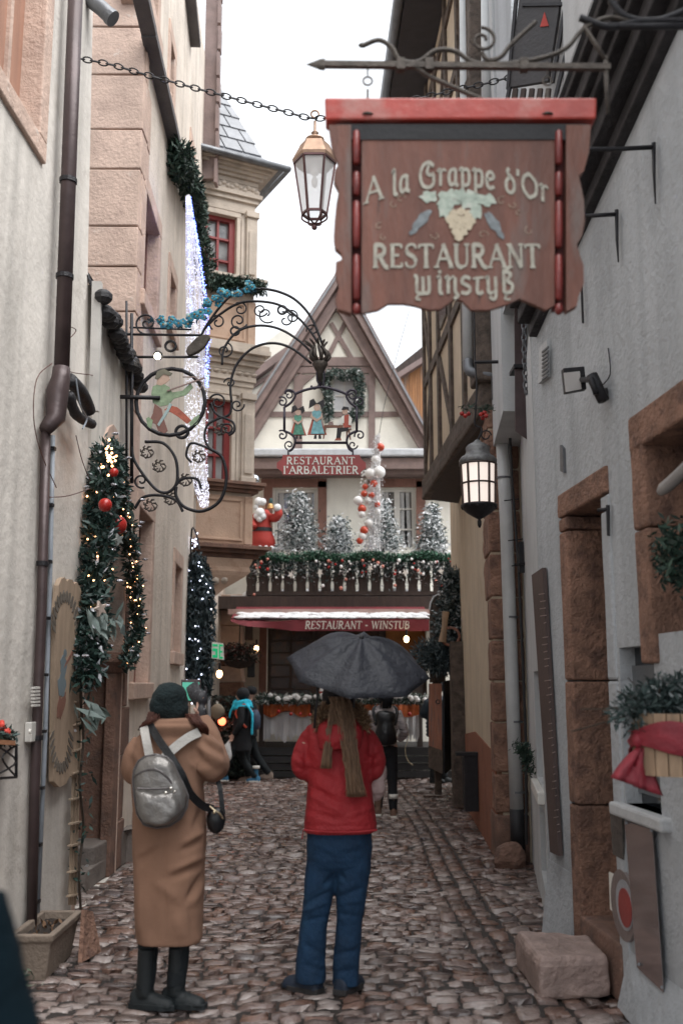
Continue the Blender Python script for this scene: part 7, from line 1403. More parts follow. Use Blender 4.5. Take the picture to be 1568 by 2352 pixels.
c = np.array([tuple(P(866-12*f+random.gauss(0, 3+13*f), 1000+265*f, YB+random.gauss(0, .06))) for f in rng.random(2600)]); V, F = leaves_np(c, 0.05, 0.3); tag(mesh('frosted_twigs', V, F, M('twig_white', (0.75, 0.75, 0.77), rough=0.5, var=0.2), SBS), kind='stuff')
c = [P(836-8*f+random.gauss(0, 4), 1040+90*f+40, YB) for f in rng.random(30)]; dots(SBS, 'small_lights', c, 0.022, mORW)
m = MB(); m.ball(P(585, 1101, 17.6), 0.085, 16, 12); tag(m.build('silver_ball', M('silver_mirror', (0.6, 0.65, 0.7), rough=0.08, metal=1.0, bump=0), smooth=True), 'silver mirror ball hanging under the oriel corner', 'bauble')
# wreath round the gable window
GW = thing('window_wreath', 'frosted fir garland framing the small gable window', 'garland', P(790, 962, 20.2)); pW = smoothpath([P(u, v, 20.2) for u, v in ((752, 962), (752, 935), (754, 905), (744, 872), (765, 858), (795, 862), (818, 856), (824, 880), (825, 910), (822, 945), (800, 960))], 4); garland(GW, pW, 0.13, 4800, 0.09, mFS if False else fol('foliage_frosted', [(0, (0.03, 0.06, 0.05)), (0.4, (0.08, 0.12, 0.10)), (0.75, (0.3, 0.34, 0.32)), (0.92, (0.6, 0.6, 0.6))]))
# bulbs, baskets and garlands by the entrance
for u, v, y, lab in ((933, 1468, 17.8, 'warm glowing bulb hanging under the right end of the awning'), (589, 1490, 19.0, 'warm glowing bulb by the flower basket left of the entrance'), (504, 1548, 15.6, 'round glowing lamp low beside the column garland'), (716, 1550, 20.3, 'amber wall lamp inside the dark entrance')):
    o = thing('light_bulb', lab, 'bulb', P(u, v, y)); m = MB(); m.ball(P(u, v, y), 0.052, 12, 9, (0.85, 0.85, 1.15)); m.build('glass', eW, o, smooth=True); m = MB(); m.tube([P(u, v, y)+Vector((0, 0, 0.05)), P(u, v, y)+Vector((0, 0, 0.17))], 0.018, 8); m.build('socket', mIR, o)
HB = thing('hanging_basket', 'round hanging basket with frosted red flowers left of the entrance', 'basket', P(550, 1535, 18.9)); m = MB(); m.lathe(P(550, 1536, 18.9), [(0.02, 0), (0.2, 0.04), (0.3, 0.13)], 18); m.build('bowl', mDW, HB); c, d = along([P(522, 1500, 18.9), P(550, 1505, 18.9), P(580, 1503, 18.9)], 2300, 0.22); V, F = leaves_np(c, 0.08, 0.3); mesh('foliage', V, F, fol('foliage_basket', [(0, (0.03, 0.04, 0.035)), (0.5, (0.10, 0.08, 0.07)), (0.75, (0.28, 0.07, 0.06)), (0.9, (0.4, 0.36, 0.34))]), HB)
m = MB(); m.tube([P(550, 1480, 18.9), P(552, 1420, 18.9)], 0.012, 5); m.build('hanger', mIR, HB)
LP = thing('wall_lantern_dark', 'black vertical wall lantern right of the hanging basket', 'lantern', P(577, 1556, 19.0)); m = MB(); m.box(P(577, 1530, 19.0), (0.14, 0.12, 0.42)); m.build('case', mDK, LP, bevel=0.02); m = MB(); m.box(P(572, 1440, 19.1), (0.14, 0.12, 0.5)); m.pieces('bracket', mDW, LP)
TG = thing('terrace_garland', 'fir garland with white poinsettias along the terrace rail', 'garland', P(790, 1618, 18.5)); pT = [P(u, 1606+2*math.sin(u), 18.5) for u in range(596, 990, 16)]; garland(TG, pT, 0.11, 4200, 0.08, fol('foliage_poinsettia', [(0, (0.03, 0.06, 0.045)), (0.45, (0.10, 0.15, 0.12)), (0.7, (0.6, 0.6, 0.58))]), 'foliage'); m = MB()
for k in range(46): m.ball(P(random.uniform(600, 985), 1602+random.uniform(-6, 6), 18.4), 0.04, 6, 4, (1.3, 0.6, 1))
m.pieces('white_blooms', mORW, TG, smooth=True)
c_ = [P(u, v, 18.35) for u, v in ((690, 1640), (712, 1642), (640, 1634), (668, 1640), (940, 1640))]; dots(TG, 'red_balls', c_, 0.035, mRED)
MG = thing('market_greenery', 'dark fir bank with stars and a red light beside the walking people', 'plant', P(525, 1780, 18.3)); c = np.array([tuple(P(random.uniform(492, 560), 1600+180*random.random(), 18.4+random.uniform(-.2, .3))) for _ in range(7000)]); V, F = leaves_np(c, 0.10, 0.3); mesh('foliage', V, F, fol('foliage_market', [(0, (0.02, 0.035, 0.03)), (0.5, (0.05, 0.075, 0.06)), (0.85, (0.12, 0.15, 0.14))]), MG)
m = MB()
for i in range(4): m.box(P(500+i*18, 1690, 18.5), (0.09, 0.05, 1.3))
m.box(P(525, 1602, 18.5), (0.6, 0.1, 0.06)); m.pieces('boards', mDW, MG)
m = MB(); m.ball(P(510, 1657, 18.15), 0.07, 12, 8); m.build('red_lamp', EM('lamp_red', (1.0, 0.12, 0.05), 2.0), MG, smooth=True); m = MB(); star(m, Pl((0, 18.1), (1, 0), toward=(0, 0)), 538, 1664, 7, 0); star(m, Pl((0, 18.1), (1, 0), toward=(0, 0)), 499, 1614, 6, 0); m.pieces('stars', M('star_white', (0.7, 0.72, 0.68)), MG)
m = MB(); m.tube([P(480, 1790, 16.5), P(478, 1560, 16.5)], 0.04, 10); tag(m.build('metal_post', mZN, smooth=True), 'slim grey metal post left of the fir bank', 'post')
ELF = thing('gnome_figure', 'tiny gnome with red coat and white hat on the terrace sill', 'figure', P(737-0, 1600, 18.4)) if False else thing('gnome_figure', 'tiny gnome with red coat and white hat behind the terrace rail', 'figure', P(738, 1600, 18.6)); m = MB(); m.lathe(P(738, 1602, 18.6), [(0.08, 0), (0.05, 0.1), (0.02, 0.13)], 12); m.build('coat', mRED, ELF); m = MB(); m.lathe(P(738, 1589, 18.6), [(0.04, 0), (0.035, 0.03), (0.01, 0.11)], 12); m.build('hat', mORW, ELF)
RF = thing('ribbon_strip', 'long gold ribbon trailing from the terrace cloth', 'ribbon', P(940, 1760, 18.3)); m = MB(); m.tube(smoothpath([P(u, v, 18.35) for u, v in ((928, 1660), (938, 1690), (930, 1720), (935, 1745), (948, 1758))], 5), 0.03, 6, flat=0.2); m.build('strip', M('ribbon_gold', (0.36, 0.28, 0.17)), RF)
# ------------------------------------------------------------------ people
mSKN = M('skin', (0.50, 0.30, 0.23), rough=0.55, var=0.08, scale=12, bump=0.1, bscale=60)
def cl(mb, name, mat, root, vox=0.012, smooth=4, fold=0.0, fsize=0.12):
    return remesh(mb.build(name, mat, root), vox, smooth, fold, fsize)
def hand(mb, wr, d, nrm, k=1.0, curl=0.9, side=1):
    """palm, four unequal curled fingers and a thumb from the side of the palm"""
    wr, d, nrm = Vector(wr), Vector(d).normalized(), Vector(nrm).normalized(); s_ = d.cross(nrm).normalized()*side; nrm = nrm
    mb.loft([[wr+d*a*k+(s_*math.cos(t)*w_+nrm*math.sin(t)*h_)*k for t in [2*math.pi*i/10 for i in range(10)]] for a, w_, h_ in ((-0.02, 0.024, 0.019), (0.02, 0.034, 0.017), (0.06, 0.041, 0.016), (0.09, 0.038, 0.013))])
    for i, L_ in enumerate((0.070, 0.078, 0.072, 0.056)):
        b = wr+(d*(0.088)+s_*(-0.030+0.020*i))*k; p = [b]; dd = d.copy()
        for j, f in enumerate((0.45, 0.32, 0.25)):
            dd = (Matrix.Rotation(curl*(0.55+0.2*j)*(1), 3, s_) @ dd).normalized() if side > 0 else (Matrix.Rotation(-curl*(0.55+0.2*j), 3, s_) @ dd).normalized()
            p.append(p[-1]+dd*L_*f*k)
        mb.tube(p, [0.0088*k, 0.0084*k, 0.0078*k, 0.0062*k], 7)
    b = wr+(d*0.03-s_*0.034)*k; t1 = (d*0.6-s_*0.75).normalized(); t2 = (d*0.9-s_*0.1+nrm*(-0.4)).normalized()
    mb.tube([b, b+t1*0.034*k, b+t1*0.034*k+t2*0.028*k], [0.012*k, 0.0105*k, 0.008*k], 7)
def head(mb, c, k, f):                          # f = facing direction (unit, horizontal)
    f = Vector(f).normalized(); r_ = Vector((f.y, -f.x, 0)); z = Vector((0, 0, 1)); rings = []
    for h_, w_, b_, fr in ((-0.115, 0.030, 0.020, 0.055), (-0.10, 0.045, 0.04, 0.078), (-0.07, 0.058, 0.07, 0.084), (-0.03, 0.068, 0.088, 0.086), (0.0, 0.073, 0.096, 0.084), (0.04, 0.075, 0.098, 0.086), (0.075, 0.066, 0.088, 0.076), (0.10, 0.046, 0.062, 0.052), (0.115, 0.015, 0.02, 0.018)):
        rings.append([c+z*h_*k+(r_*math.cos(t)*w_+f*(math.sin(t)*(fr if math.sin(t) > 0 else b_)))*k for t in [2*math.pi*i/18 for i in range(18)]])
    mb.loft(rings)
    mb.tube([c+(f*0.082+z*0.02)*k, c+(f*0.104-z*0.028)*k, c+(f*0.085-z*0.034)*k], [0.007*k, 0.012*k, 0.010*k], 7)     # nose
    for s_ in (-1, 1):
        mb.ball(c+(r_*s_*0.076-f*0.008)*k, 0.020*k, 8, 6, (0.6, 0.8, 1.4)); mb.ball(c+(r_*s_*0.03+f*0.080+z*0.008)*k, 0.012*k, 8, 6, (1.2, 0.6, 0.7))
    mb.tube([c+(f*0.086+r_*0.022-z*0.062)*k, c+(f*0.092-z*0.060)*k, c+(f*0.086-r_*0.022-z*0.062)*k], 0.006*k, 6)        # mouth
def person(label, base, H, ang, legs, arms, loc_group=None, vox=0.016, shoulders=0.19, lean=0.0, hf=None):
    """base (x, y); ang turns the facing from +Y; legs/arms in local (side, forward, height) at 1.70 m.  Body is one continuous mesh."""
    k = H/1.70; R = Matrix.Rotation(ang, 3, 'Z'); B = Vector((base[0], base[1], 0))
    def T(s_, f_, z_): return B+R@Vector((s_*k, (f_+lean*max(0, z_-0.9))*k, 0))+Vector((0, 0, z_*k))
    fw = R@Vector((0, 1, 0)); m = MB()
    def er(z_, a_, b_, f0=0.0): return [T(a_*math.cos(t), f0+b_*math.sin(t), z_) for t in [2*math.pi*i/16 for i in range(16)]]
    m.loft([er(0.84, 0.15, 0.10), er(0.92, 0.165, 0.115), er(1.04, 0.13, 0.095), er(1.18, 0.145, 0.105), er(1.30, 0.165, 0.11), er(1.38, 0.16, 0.085), er(1.42, 0.10, 0.06), er(1.45, 0.055, 0.055)])
    m.tube([T(0, 0, 1.40), T(0, 0.005, 1.50)], 0.052*k, 10); head(m, T(0, 0.015, 1.58), k, R@Vector((*hf, 0)) if hf else fw)
    for side, (hip, kn, an) in zip((-1, 1), legs): m.tube([T(*hip), T(*kn), T(*an)], [0.085*k, 0.055*k, 0.036*k], 10); m.tube([T(*an), T(an[0], an[1]+0.02, an[2]-0.05), T(an[0], an[1]+0.13, max(0.03, an[2]-0.05))], [0.036*k, 0.04*k, 0.028*k], 8)
    for side, (el, wr, hd) in zip((-1, 1), arms):
        m.tube([T(side*shoulders*0.9, 0, 1.37), T(*el), T(*wr)], [0.052*k, 0.040*k, 0.026*k], 9); w_ = T(*wr); hand(m, w_, R@Vector(hd), (R@Vector((0.2, 1, 0.1))).cross(R@Vector(hd)) if abs(hd[2]) > 0.5 else Vector((0, 0, 1)), k, side=side)
    o = m.build('person', mSKN); o.location = (B.x, B.y, 0); dl = WL[o.name]-Vector((B.x, B.y, 0))
    o.data.transform(Matrix.Translation(dl)); WL[o.name] = Vector((B.x, B.y, 0)); remesh(o, min(vox, 0.010), 1)
    tag(o, label, 'person', loc_group); return o, T, k, R
def legwear(o, T, k, legs, mat, rr=((0.105, 0.075, 0.062)), top=0.98, name='trousers', vox=0.014, fold=0.012, hipw=0.155):
    m = MB()
    def er(z_, a_, b_): return [T(a_*math.cos(t), b_*math.sin(t), z_) for t in [2*math.pi*i/16 for i in range(16)]]
    m.loft([er(0.80, hipw*0.9, 0.11), er(0.90, hipw*1.06, 0.125), er(top, hipw*0.92, 0.11)])
    for hip, kn, an in legs: m.tube(smoothpath([T(hip[0]*0.9, hip[1], 0.86), T(*kn), T(an[0], an[1], an[2]+0.01)], 4), list(np.interp(np.linspace(0, 1, 9), [0, 0.5, 1], [r_*k for r_ in rr])), 12)
    return cl(m, name, mat, o, vox, 3, fold, 0.10)
def shoe(o, T, k, an, mat, f=(0, 1), L_=0.26, w_=0.05, h_=0.10, sole=None, name='shoe', top=0.15):
    f = Vector((f[0], f[1])).normalized(); m = MB(); rings = []
    for a, ww, hh in ((-0.08, 0.6, 0.8), (-0.065, 0.85, 1.0), (0.0, 0.95, 1.0), (0.08, 1.05, 0.72), (0.14, 1.05, 0.55), (L_-0.09, 0.7, 0.4), (L_-0.08, 0.3, 0.2)):
        cx_, cy_ = an[0]+f.x*a, an[1]+f.y*a; sx_, sy_ = f.y, -f.x
        rings.append([T(cx_+sx_*w_*ww*math.cos(t), cy_+sy_*w_*ww*math.cos(t), max(0.0, an[2]-0.08)+0.012+(h_*hh)*max(0, math.sin(t))) for t in [2*math.pi*i/14 for i in range(14)]])
    m.loft(rings); m.tube([T(an[0], an[1], an[2]-0.02), T(an[0], an[1], top+max(0, an[2]-0.08))], 0.047*k, 12); b = cl(m, name, mat, o, 0.009, 2)
    m = MB(); m.loft([[T(an[0]+f.x*a*1.02+f.y*w_*ww*1.06*s_, an[1]+f.y*a*1.02-f.x*w_*ww*1.06*s_, max(0.0, an[2]-0.08)+z_) for a, ww, s_ in ((-0.08, 0.7, -1), (0.0, 0.95, -1), (0.1, 1.05, -1), (L_-0.08, 0.5, -1), (L_-0.08, 0.5, 1), (0.1, 1.05, 1), (0.0, 0.95, 1), (-0.08, 0.7, 1))] for z_ in (0.0, 0.03)]); m.build('sole', sole or mat, b, bevel=0.004); return b
# ---- woman in camel coat
UY = 5.68; q = lambda u, v, dy=0.0: P(u, v, UY+dy); PX1 = UY/2287
mCO = M('coat_camel', (0.235, 0.130, 0.085), rough=0.95, var=0.12, scale=3, bump=0.45, bscale=120, dist=0.004, col2=(0.205, 0.112, 0.072), f2=0.55, s2=2.0)
mTR = M('trousers_black', (0.005, 0.009, 0.012), rough=0.8, var=0.2, bump=0.3); mBT_ = M('boot_black', (0.006, 0.010, 0.012), rough=0.6, var=0.2, bump=0.3)
bx, by = q(388, 2000).x, 5.68
lgs = [((-0.09, 0, 0.86), (-0.095, 0.01, 0.47), (-0.10, -0.04, 0.09)), ((0.08, 0, 0.86), (0.075, 0.01, 0.47), (0.06, -0.02, 0.09))]
loc = lambda p: ((p.x-bx)/1.0, (p.y-UY)/1.0, p.z)
arm = [(loc(q(312, 1765, 0.03)), loc(q(400, 1690, 0.28)), (0.3, 0.3, 0.9)), (loc(q(486, 1755, 0.0)), loc(q(462, 1655, 0.28)), (-0.2, 0.2, 0.95))]
W1, T1, k1, R1_ = person('person in long camel coat and dark green beanie photographing the lane, seen from behind', (bx, by), 1.70, 0.0, lgs, arm, lean=0.0)
legwear(W1, T1, k1, lgs, mTR, (0.10, 0.062, 0.050), vox=0.012)
for lg, f in zip(lgs, ((0.75, -0.15), (1.0, -0.25))): shoe(W1, T1, k1, lg[2], mBT_, f, L_=0.25, w_=0.045, h_=0.085, name='boot', top=0.30)
m = MB()
def rg(u0, u1, v, dep, dy=0.0, n=28, am=0.0, fr=7, ph=0.0):
    c = q((u0+u1)/2, v, dy); hw_ = (q(u1, v).x-q(u0, v).x)/2
    return [c+Vector((hw_*math.copysign(abs(math.cos(t))**0.85, math.cos(t))*(1+am*math.sin(fr*t+ph)), dep*math.copysign(abs(math.sin(t))**0.85, math.sin(t))*(1+am*math.sin(fr*t+ph)), 0)) for t in [2*math.pi*i/n for i in range(n)]]
m.loft([rg(314, 464, 2160, 0.17, 0, am=0.015, fr=5), rg(311, 466, 2100, 0.17, 0, am=0.02, fr=5), rg(306, 468, 2000, 0.17, 0, am=0.025, fr=5, ph=0.5), rg(304, 472, 1920, 0.17, 0, am=0.02, fr=5, ph=1), rg(305, 470, 1850, 0.165, am=0.01), rg(302, 466, 1780, 0.155), rg(300, 468, 1735, 0.15), rg(304, 466, 1705, 0.13), rg(325, 452, 1684, 0.10), rg(348, 438, 1672, 0.085)])
m.loft([rg(338, 452, 1688, 0.115), rg(336, 456, 1668, 0.125, -0.01), rg(346, 448, 1652, 0.11, -0.01), rg(356, 440, 1648, 0.08, 0)])
m.tube(smoothpath([q(440, 1700, 0), q(474, 1722, -0.02), q(486, 1758, -0.03), q(494, 1748, 0.10), q(478, 1690, 0.22), q(462, 1655, 0.29)], 5), list(np.interp(np.linspace(0, 1, 26), [0, 0.25, 0.42, 0.6, 1], [0.075, 0.085, 0.088, 0.082, 0.055])), 14)
m.tube(smoothpath([q(330, 1705, 0), q(312, 1735, 0.0), q(308, 1775, 0.04), q(330, 1760, 0.18), q(400, 1690, 0.28)], 5), list(np.interp(np.linspace(0, 1, 21), [0, 0.4, 1], [0.07, 0.072, 0.05])), 12)
co = cl(m, 'coat', mCO, W1, 0.010, 4, 0.012, 0.16)
cvp = lambda x, y: ((250+x/2.614)/1.0631, (1600+y/2.614)/1.0631)
fl = lambda *t: [(*cvp(a, b_), *cvp(c_, d_), w_, h_) for a, b_, c_, d_, w_, h_ in t]
bake(co, fl((440, 1420, 640, 1335, 9, -0.020), (430, 1380, 640, 1290, 9, 0.012), (545, 1560, 655, 1380, 8, -0.018), (580, 1590, 665, 1440, 8, 0.010), (360, 1450, 470, 1560, 14, 0.016), (230, 1330, 330, 1240, 12, -0.014), (240, 1280, 360, 1180, 10, 0.012),
    (500, 1250, 640, 1180, 8, -0.014), (520, 1200, 650, 1120, 8, 0.012), (590, 1100, 650, 960, 8, -0.014), (400, 1140, 400, 1800, 4, -0.007), (250, 1500, 240, 1780, 12, 0.012), (330, 1600, 320, 1800, 14, -0.010), (480, 1650, 500, 1810, 14, 0.012), (560, 1600, 590, 1800, 10, -0.010),
    (640, 470, 770, 560, 6, -0.016), (630, 500, 775, 600, 6, 0.014), (640, 545, 780, 640, 7, -0.016), (620, 590, 770, 690, 8, 0.014), (590, 640, 740, 740, 8, -0.014), (560, 690, 700, 790, 8, 0.012), (520, 560, 640, 640, 7, -0.010),
    (205, 480, 195, 620, 8, -0.010), (330, 430, 620, 430, 5, -0.008), (180, 640, 200, 760, 7, -0.012)))
m = MB(); m.tube(smoothpath([q(*cvp(300, 478), -0.13), q(*cvp(430, 500), -0.15), q(*cvp(590, 470), -0.11)], 5), 0.004, 5) if False else None
m = MB(); 
for i in range(7): m.tube(smoothpath([q(468+3*i, 1700+10*i, 0.05), q(486+2*i, 1712+11*i, -0.07), q(502, 1735+10*i, 0.03)], 4), 0.006, 6)
cl(m, 'sleeve_fold', mCO, W1, 0.008, 3) if False else None
m = MB(); m.ball(q(396, 1625, 0.0), 0.104, 20, 12, (0.92, 1.0, 0.95)); m.ball(q(390, 1603, -0.02), 0.098, 20, 12, (1.02, 1.0, 0.9)); m.ball(q(372, 1622, -0.04), 0.072, 16, 10)
mBN = M('beanie_green', (0.004, 0.013, 0.015), rough=0.95, var=0.3, scale=20, bump=0.9, bscale=70); cl(m, 'beanie', mBN, W1, 0.011, 4, 0.02, 0.06)
mHR = M('hair_auburn', (0.075, 0.022, 0.013), rough=0.5, var=0.4, scale=20, bump=0.5, bscale=60)
def strands(root, paths, n, rad, r_, mat, jit=0.02, name='hair'):
    m = MB()
    for i in range(n):
        p = random.choice(paths); o_ = Vector((random.gauss(0, rad), random.gauss(0, rad), 0)); m.tube([Vector(a)+o_*(1-0.4*j/len(p))+Vector((random.gauss(0, jit*0.15), random.gauss(0, jit*0.15), 0)) for j, a in enumerate(p)], [r_]*(len(p)-1)+[r_*0.3], 5)
    return m.build(name, mat, root, smooth=True)
strands(W1, [smoothpath([q(360, 1635, -0.05), q(350, 1655, -0.08), q(335, 1668, -0.06), q(330, 1678, -0.03)], 3), smoothpath([q(440, 1640, -0.03), q(452, 1660, -0.08), q(466, 1672, -0.06), q(470, 1688, -0.02)], 3)], 320, 0.017, 0.0025, mHR)
m = MB(); m.ball(q(462, 1606, 0.30), 0.045, 12, 9, (0.9, 0.9, 1.1)); m.ball(q(462, 1640, 0.28), 0.04, 12, 9, (0.9, 0.9, 1.4)); hand(m, q(460, 1618, 0.3), (-0.4, 0.1, 0.8), (0, 1, 0), 1.1); cl(m, 'glove', M('glove_sparkle', (0.02, 0.02, 0.024), rough=0.6, col3=(0.3, 0.3, 0.32), s3=60, t3=0.6), W1, 0.007, 2)
PHN = thing('phone', 'smartphone held up in front of the coat wearer with a green picture on it', 'phone', q(438, 1600, 0.34)); m = MB(); mm = lambda u, v: q(u, v, 0.34)
m.prism([mm(416, 1612), mm(461, 1612), mm(461, 1561), mm(416, 1561)], (0, 0.009, 0)); m.build('body', M('phone_case', (0.06, 0.035, 0.04), rough=0.3), PHN, bevel=0.003); m = MB(); m.prism([q(419, 1609, 0.338), q(458, 1609, 0.338), q(458, 1567, 0.338), q(419, 1567, 0.338)], (0, 0.001, 0)); m.build('screen', EM('screen_green', (0.05, 0.22, 0.16), 0.4), PHN)
# backpack
BPK = thing('backpack', 'shiny silver-grey backpack worn over the camel coat', 'backpack', q(375, 1930, -0.2)); mBPK = M('pack_silver', (0.20, 0.19, 0.18), rough=0.36, var=0.25, scale=7, bump=0.55, bscale=9, dist=0.03, metal=0.55)
cv = lambda x, y: ((250+x/2.614)/1.0631, (1600+y/2.614)/1.0631)
ol = [cv(*p) for p in [(190, 800), (198, 730), (225, 670), (270, 638), (340, 628), (410, 642), (452, 680), (485, 750), (525, 830), (553, 900), (545, 970), (505, 1045), (430, 1095), (345, 1108), (262, 1085), (218, 1010), (198, 900)]]
cu, cvv = sum(p[0] for p in ol)/len(ol), sum(p[1] for p in ol)/len(ol); cu, cvv = 374, 1835
def sc(f, dy, oo=ol, c_=(cu, cvv)): return [q(c_[0]+(u-c_[0])*f, c_[1]+(v-c_[1])*f, dy) for u, v in oo]
m = MB(); m.loft([sc(0.96, -0.10), sc(1.0, -0.14), sc(1.0, -0.21), sc(0.93, -0.255), sc(0.75, -0.28), sc(0.4, -0.29)]); roughen(cl(m, 'body', mBPK, BPK, 0.010, 4), 0.012, 0.10)
pk = [cv(*p) for p in [(205, 850), (300, 862), (400, 860), (455, 865), (500, 930), (505, 1000), (430, 1075), (345, 1092), (262, 1068), (222, 990)]]
m = MB(); m.loft([sc(1, -0.22, pk, (365, 1890)), sc(0.98, -0.285, pk, (365, 1890)), sc(0.8, -0.315, pk, (365, 1890)), sc(0.4, -0.325, pk, (365, 1890))]); roughen(cl(m, 'front_pocket', mBPK, BPK, 0.010, 4), 0.015, 0.08)
m = MB(); m.tube(smoothpath([q(*cv(x, y), -0.287+dy) for x, y, dy in ((200, 800, 0.07), (222, 762, 0.025), (280, 735, 0.008), (340, 730, 0), (400, 765, 0.0), (450, 830, 0.01), (462, 870, 0.03))], 4), 0.007, 6)
m.tube([q(374+(u-374)*0.975, 1835+(v-1835)*0.975, -0.235) for u, v in ol+ol[:1]], 0.006, 6)
m.tube(smoothpath([q(*cv(x, y), -0.296) for x, y in ((225, 850), (300, 852), (400, 850), (440, 845))], 4), 0.006, 6); m.build('zip', M('zip_dull', (0.12, 0.11, 0.11), rough=0.4, metal=0.5), BPK)
m = MB(); m.ball(q(*cv(405, 880), -0.33), 0.010, 8, 6); m.ball(q(*cv(438, 850), -0.32), 0.010, 8, 6); m.ball(q(*cv(462, 870), -0.31), 0.008, 8, 6); m.pieces('zip_pull', M('zip_bright', (0.7, 0.68, 0.62), rough=0.2, metal=0.9), BPK)
mSTR = M('strap_grey', (0.40, 0.385, 0.36), rough=0.7, var=0.12, bump=0.4)
def strap(pts, w_, mat, root, name='strap', th=0.012):
    p = smoothpath(pts, 5); V = []
    for i, a in enumerate(p):
        t = (p[min(i+1, len(p)-1)]-p[max(i-1, 0)]).normalized(); s_ = t.cross(Vector((0, -1, 0.15))).normalized()*w_/2; V += [a-s_, a+s_]
    m = MB(); m.add(V, [(2*i, 2*i+1, 2*i+3, 2*i+2) for i in range(len(p)-1)]); o = m.build(name, mat, root); s2 = o.modifiers.new('so', 'SOLIDIFY'); s2.thickness = th*0.6; return o
strap([q(*cv(265, 455), -0.10), q(*cv(280, 540), -0.175), q(*cv(300, 640), -0.2)], 0.045, mSTR, BPK); strap([q(*cv(620, 490), -0.09), q(*cv(540, 530), -0.14), q(*cv(450, 600), -0.18), q(*cv(400, 650), -0.2)], 0.05, mSTR, BPK)
HBG = thing('handbag', 'small black handbag with gold clasp hanging at the coat wearer’s hip'.replace('’', "'"), 'handbag', q(495, 1919)); mLB = M('leather_black', (0.006, 0.007, 0.009), rough=0.35, bump=0.4, bscale=20)
m = MB(); m.ball(q(496, 1884, -0.05), 0.062, 16, 10, (0.85, 0.7, 1.15)); roughen(m.build('pouch', mLB, HBG, smooth=True), 0.02, 0.05); m = MB(); m.tube(smoothpath([q(482, 1852, -0.1), q(492, 1860, -0.11), q(504, 1868, -0.1), q(512, 1880, -0.08)], 3), 0.006, 6); m.ball(q(492, 1866, -0.11), 0.009, 8, 6); m.build('clasp', M('clasp_gold', (0.6, 0.5, 0.35), metal=0.9, rough=0.25), HBG)
strap([q(*cv(300, 440), -0.10), q(*cv(360, 540), -0.165), q(*cv(430, 640), -0.205), q(*cv(505, 760), -0.215), q(*cv(560, 880), -0.18), q(*cv(640, 960), -0.12), q(490, 1858, -0.07)], 0.042, mLB, HBG)
strap([q(498, 1785, 0.0), q(506, 1815, -0.02), q(512, 1870, -0.02)], 0.026, mLB, HBG, 'loose_strap', 0.006)
# ---- woman in red jacket
UY = 5.92; bx = q(771, 1900).x
mRJ = M('jacket_red', (0.34, 0.016, 0.022), rough=0.7, var=0.14, scale=3, bump=0.8, bscale=6, dist=0.05, col2=(0.28, 0.010, 0.016), f2=0.55, s2=2.5)
mJN = M('jeans_blue', (0.004, 0.030, 0.075), rough=0.85, var=0.3, scale=5, bump=0.6, bscale=12, dist=0.03, col2=(0.008, 0.048, 0.105), f2=0.55, s2=4)
lgs = [((-0.08, 0, 0.86), (-0.10, 0.0, 0.48), (-0.15, 0.0, 0.09)), ((0.09, 0, 0.86), (0.075, 0.0, 0.48), (0.055, 0.0, 0.09))]
loc = lambda p: ((p.x-bx)/1.0, (p.y-UY)/1.0, p.z)
arm = [(loc(q(696, 1758, 0.0)), loc(q(742, 1735, 0.21)), (0.6, 0.5, 0.3)), (loc(q(860, 1760, 0.0)), loc(q(806, 1765, 0.21)), (-0.6, 0.5, 0.2))]
W2, T2, k2, R2_ = person('person in red hooded jacket and blue jeans under the black umbrella, seen from behind', (bx, UY), 1.70, 0.0, lgs, arm)
m = MB()
m.loft([rg(716, 842, 2006, 0.075), rg(706, 851, 1985, 0.115), rg(703, 855, 1945, 0.135), rg(708, 852, 1895, 0.125)])
def lg_(pts): m.loft([rg(u0, u1, v, (q(u1, v).x-q(u0, v).x)*0.52, dy, n=16) for u0, u1, v, dy in pts])
lg_([(676, 750, 2254, 0.0), (680, 748, 2200, 0.0), (690, 752, 2120, 0), (697, 764, 2060, 0), (702, 775, 1985, 0), (704, 780, 1930, 0)][::1]); lg_([(762, 825, 2262, 0.0), (765, 826, 2200, 0), (772, 833, 2120, 0), (772, 842, 2060, 0), (768, 852, 1985, 0), (775, 854, 1930, 0)])
jo = cl(m, 'jeans', mJN, W2, 0.010, 3, 0.012, 0.10)
cw = lambda x, y: ((650+x/2.351)/1.0631, (1500+y/2.351)/1.0631)
fw_ = lambda *t: [(*cw(a, b_), *cw(c_, d_), w_, h_) for a, b_, c_, d_, w_, h_ in t]
bake(jo, fw_((210, 1670, 370, 1590, 6, -0.012), (205, 1710, 350, 1650, 6, 0.010), (215, 1760, 330, 1740, 6, -0.009), (240, 1330, 390, 1400, 8, -0.008), (430, 1390, 600, 1330, 8, -0.008), (400, 1480, 330, 1560, 5, -0.010), (420, 1480, 470, 1560, 5, -0.010), (420, 1620, 560, 1570, 6, -0.011), (415, 1660, 550, 1640, 6, 0.009), (400, 1720, 540, 1740, 6, -0.008),
    (230, 1900, 330, 1960, 6, -0.009), (210, 2010, 330, 2050, 6, -0.010), (390, 1960, 520, 1930, 6, -0.009), (385, 2060, 520, 2040, 6, -0.010), (270, 1500, 240, 2080, 3, 0.004), (500, 1500, 460, 2080, 3, 0.004), (235, 1290, 610, 1300, 3, -0.006)))
for (an, f) in ((lgs[0][2], (-0.55, 0.35)), (lgs[1][2], (0.25, 0.5))):
    shoe(W2, T2, k2, an, M('shoe_navy', (0.015, 0.025, 0.045), rough=0.6, bump=0.4), f, L_=0.25, w_=0.055, sole=M('sole_dark', (0.03, 0.028, 0.028)), top=0.12)
m = MB()
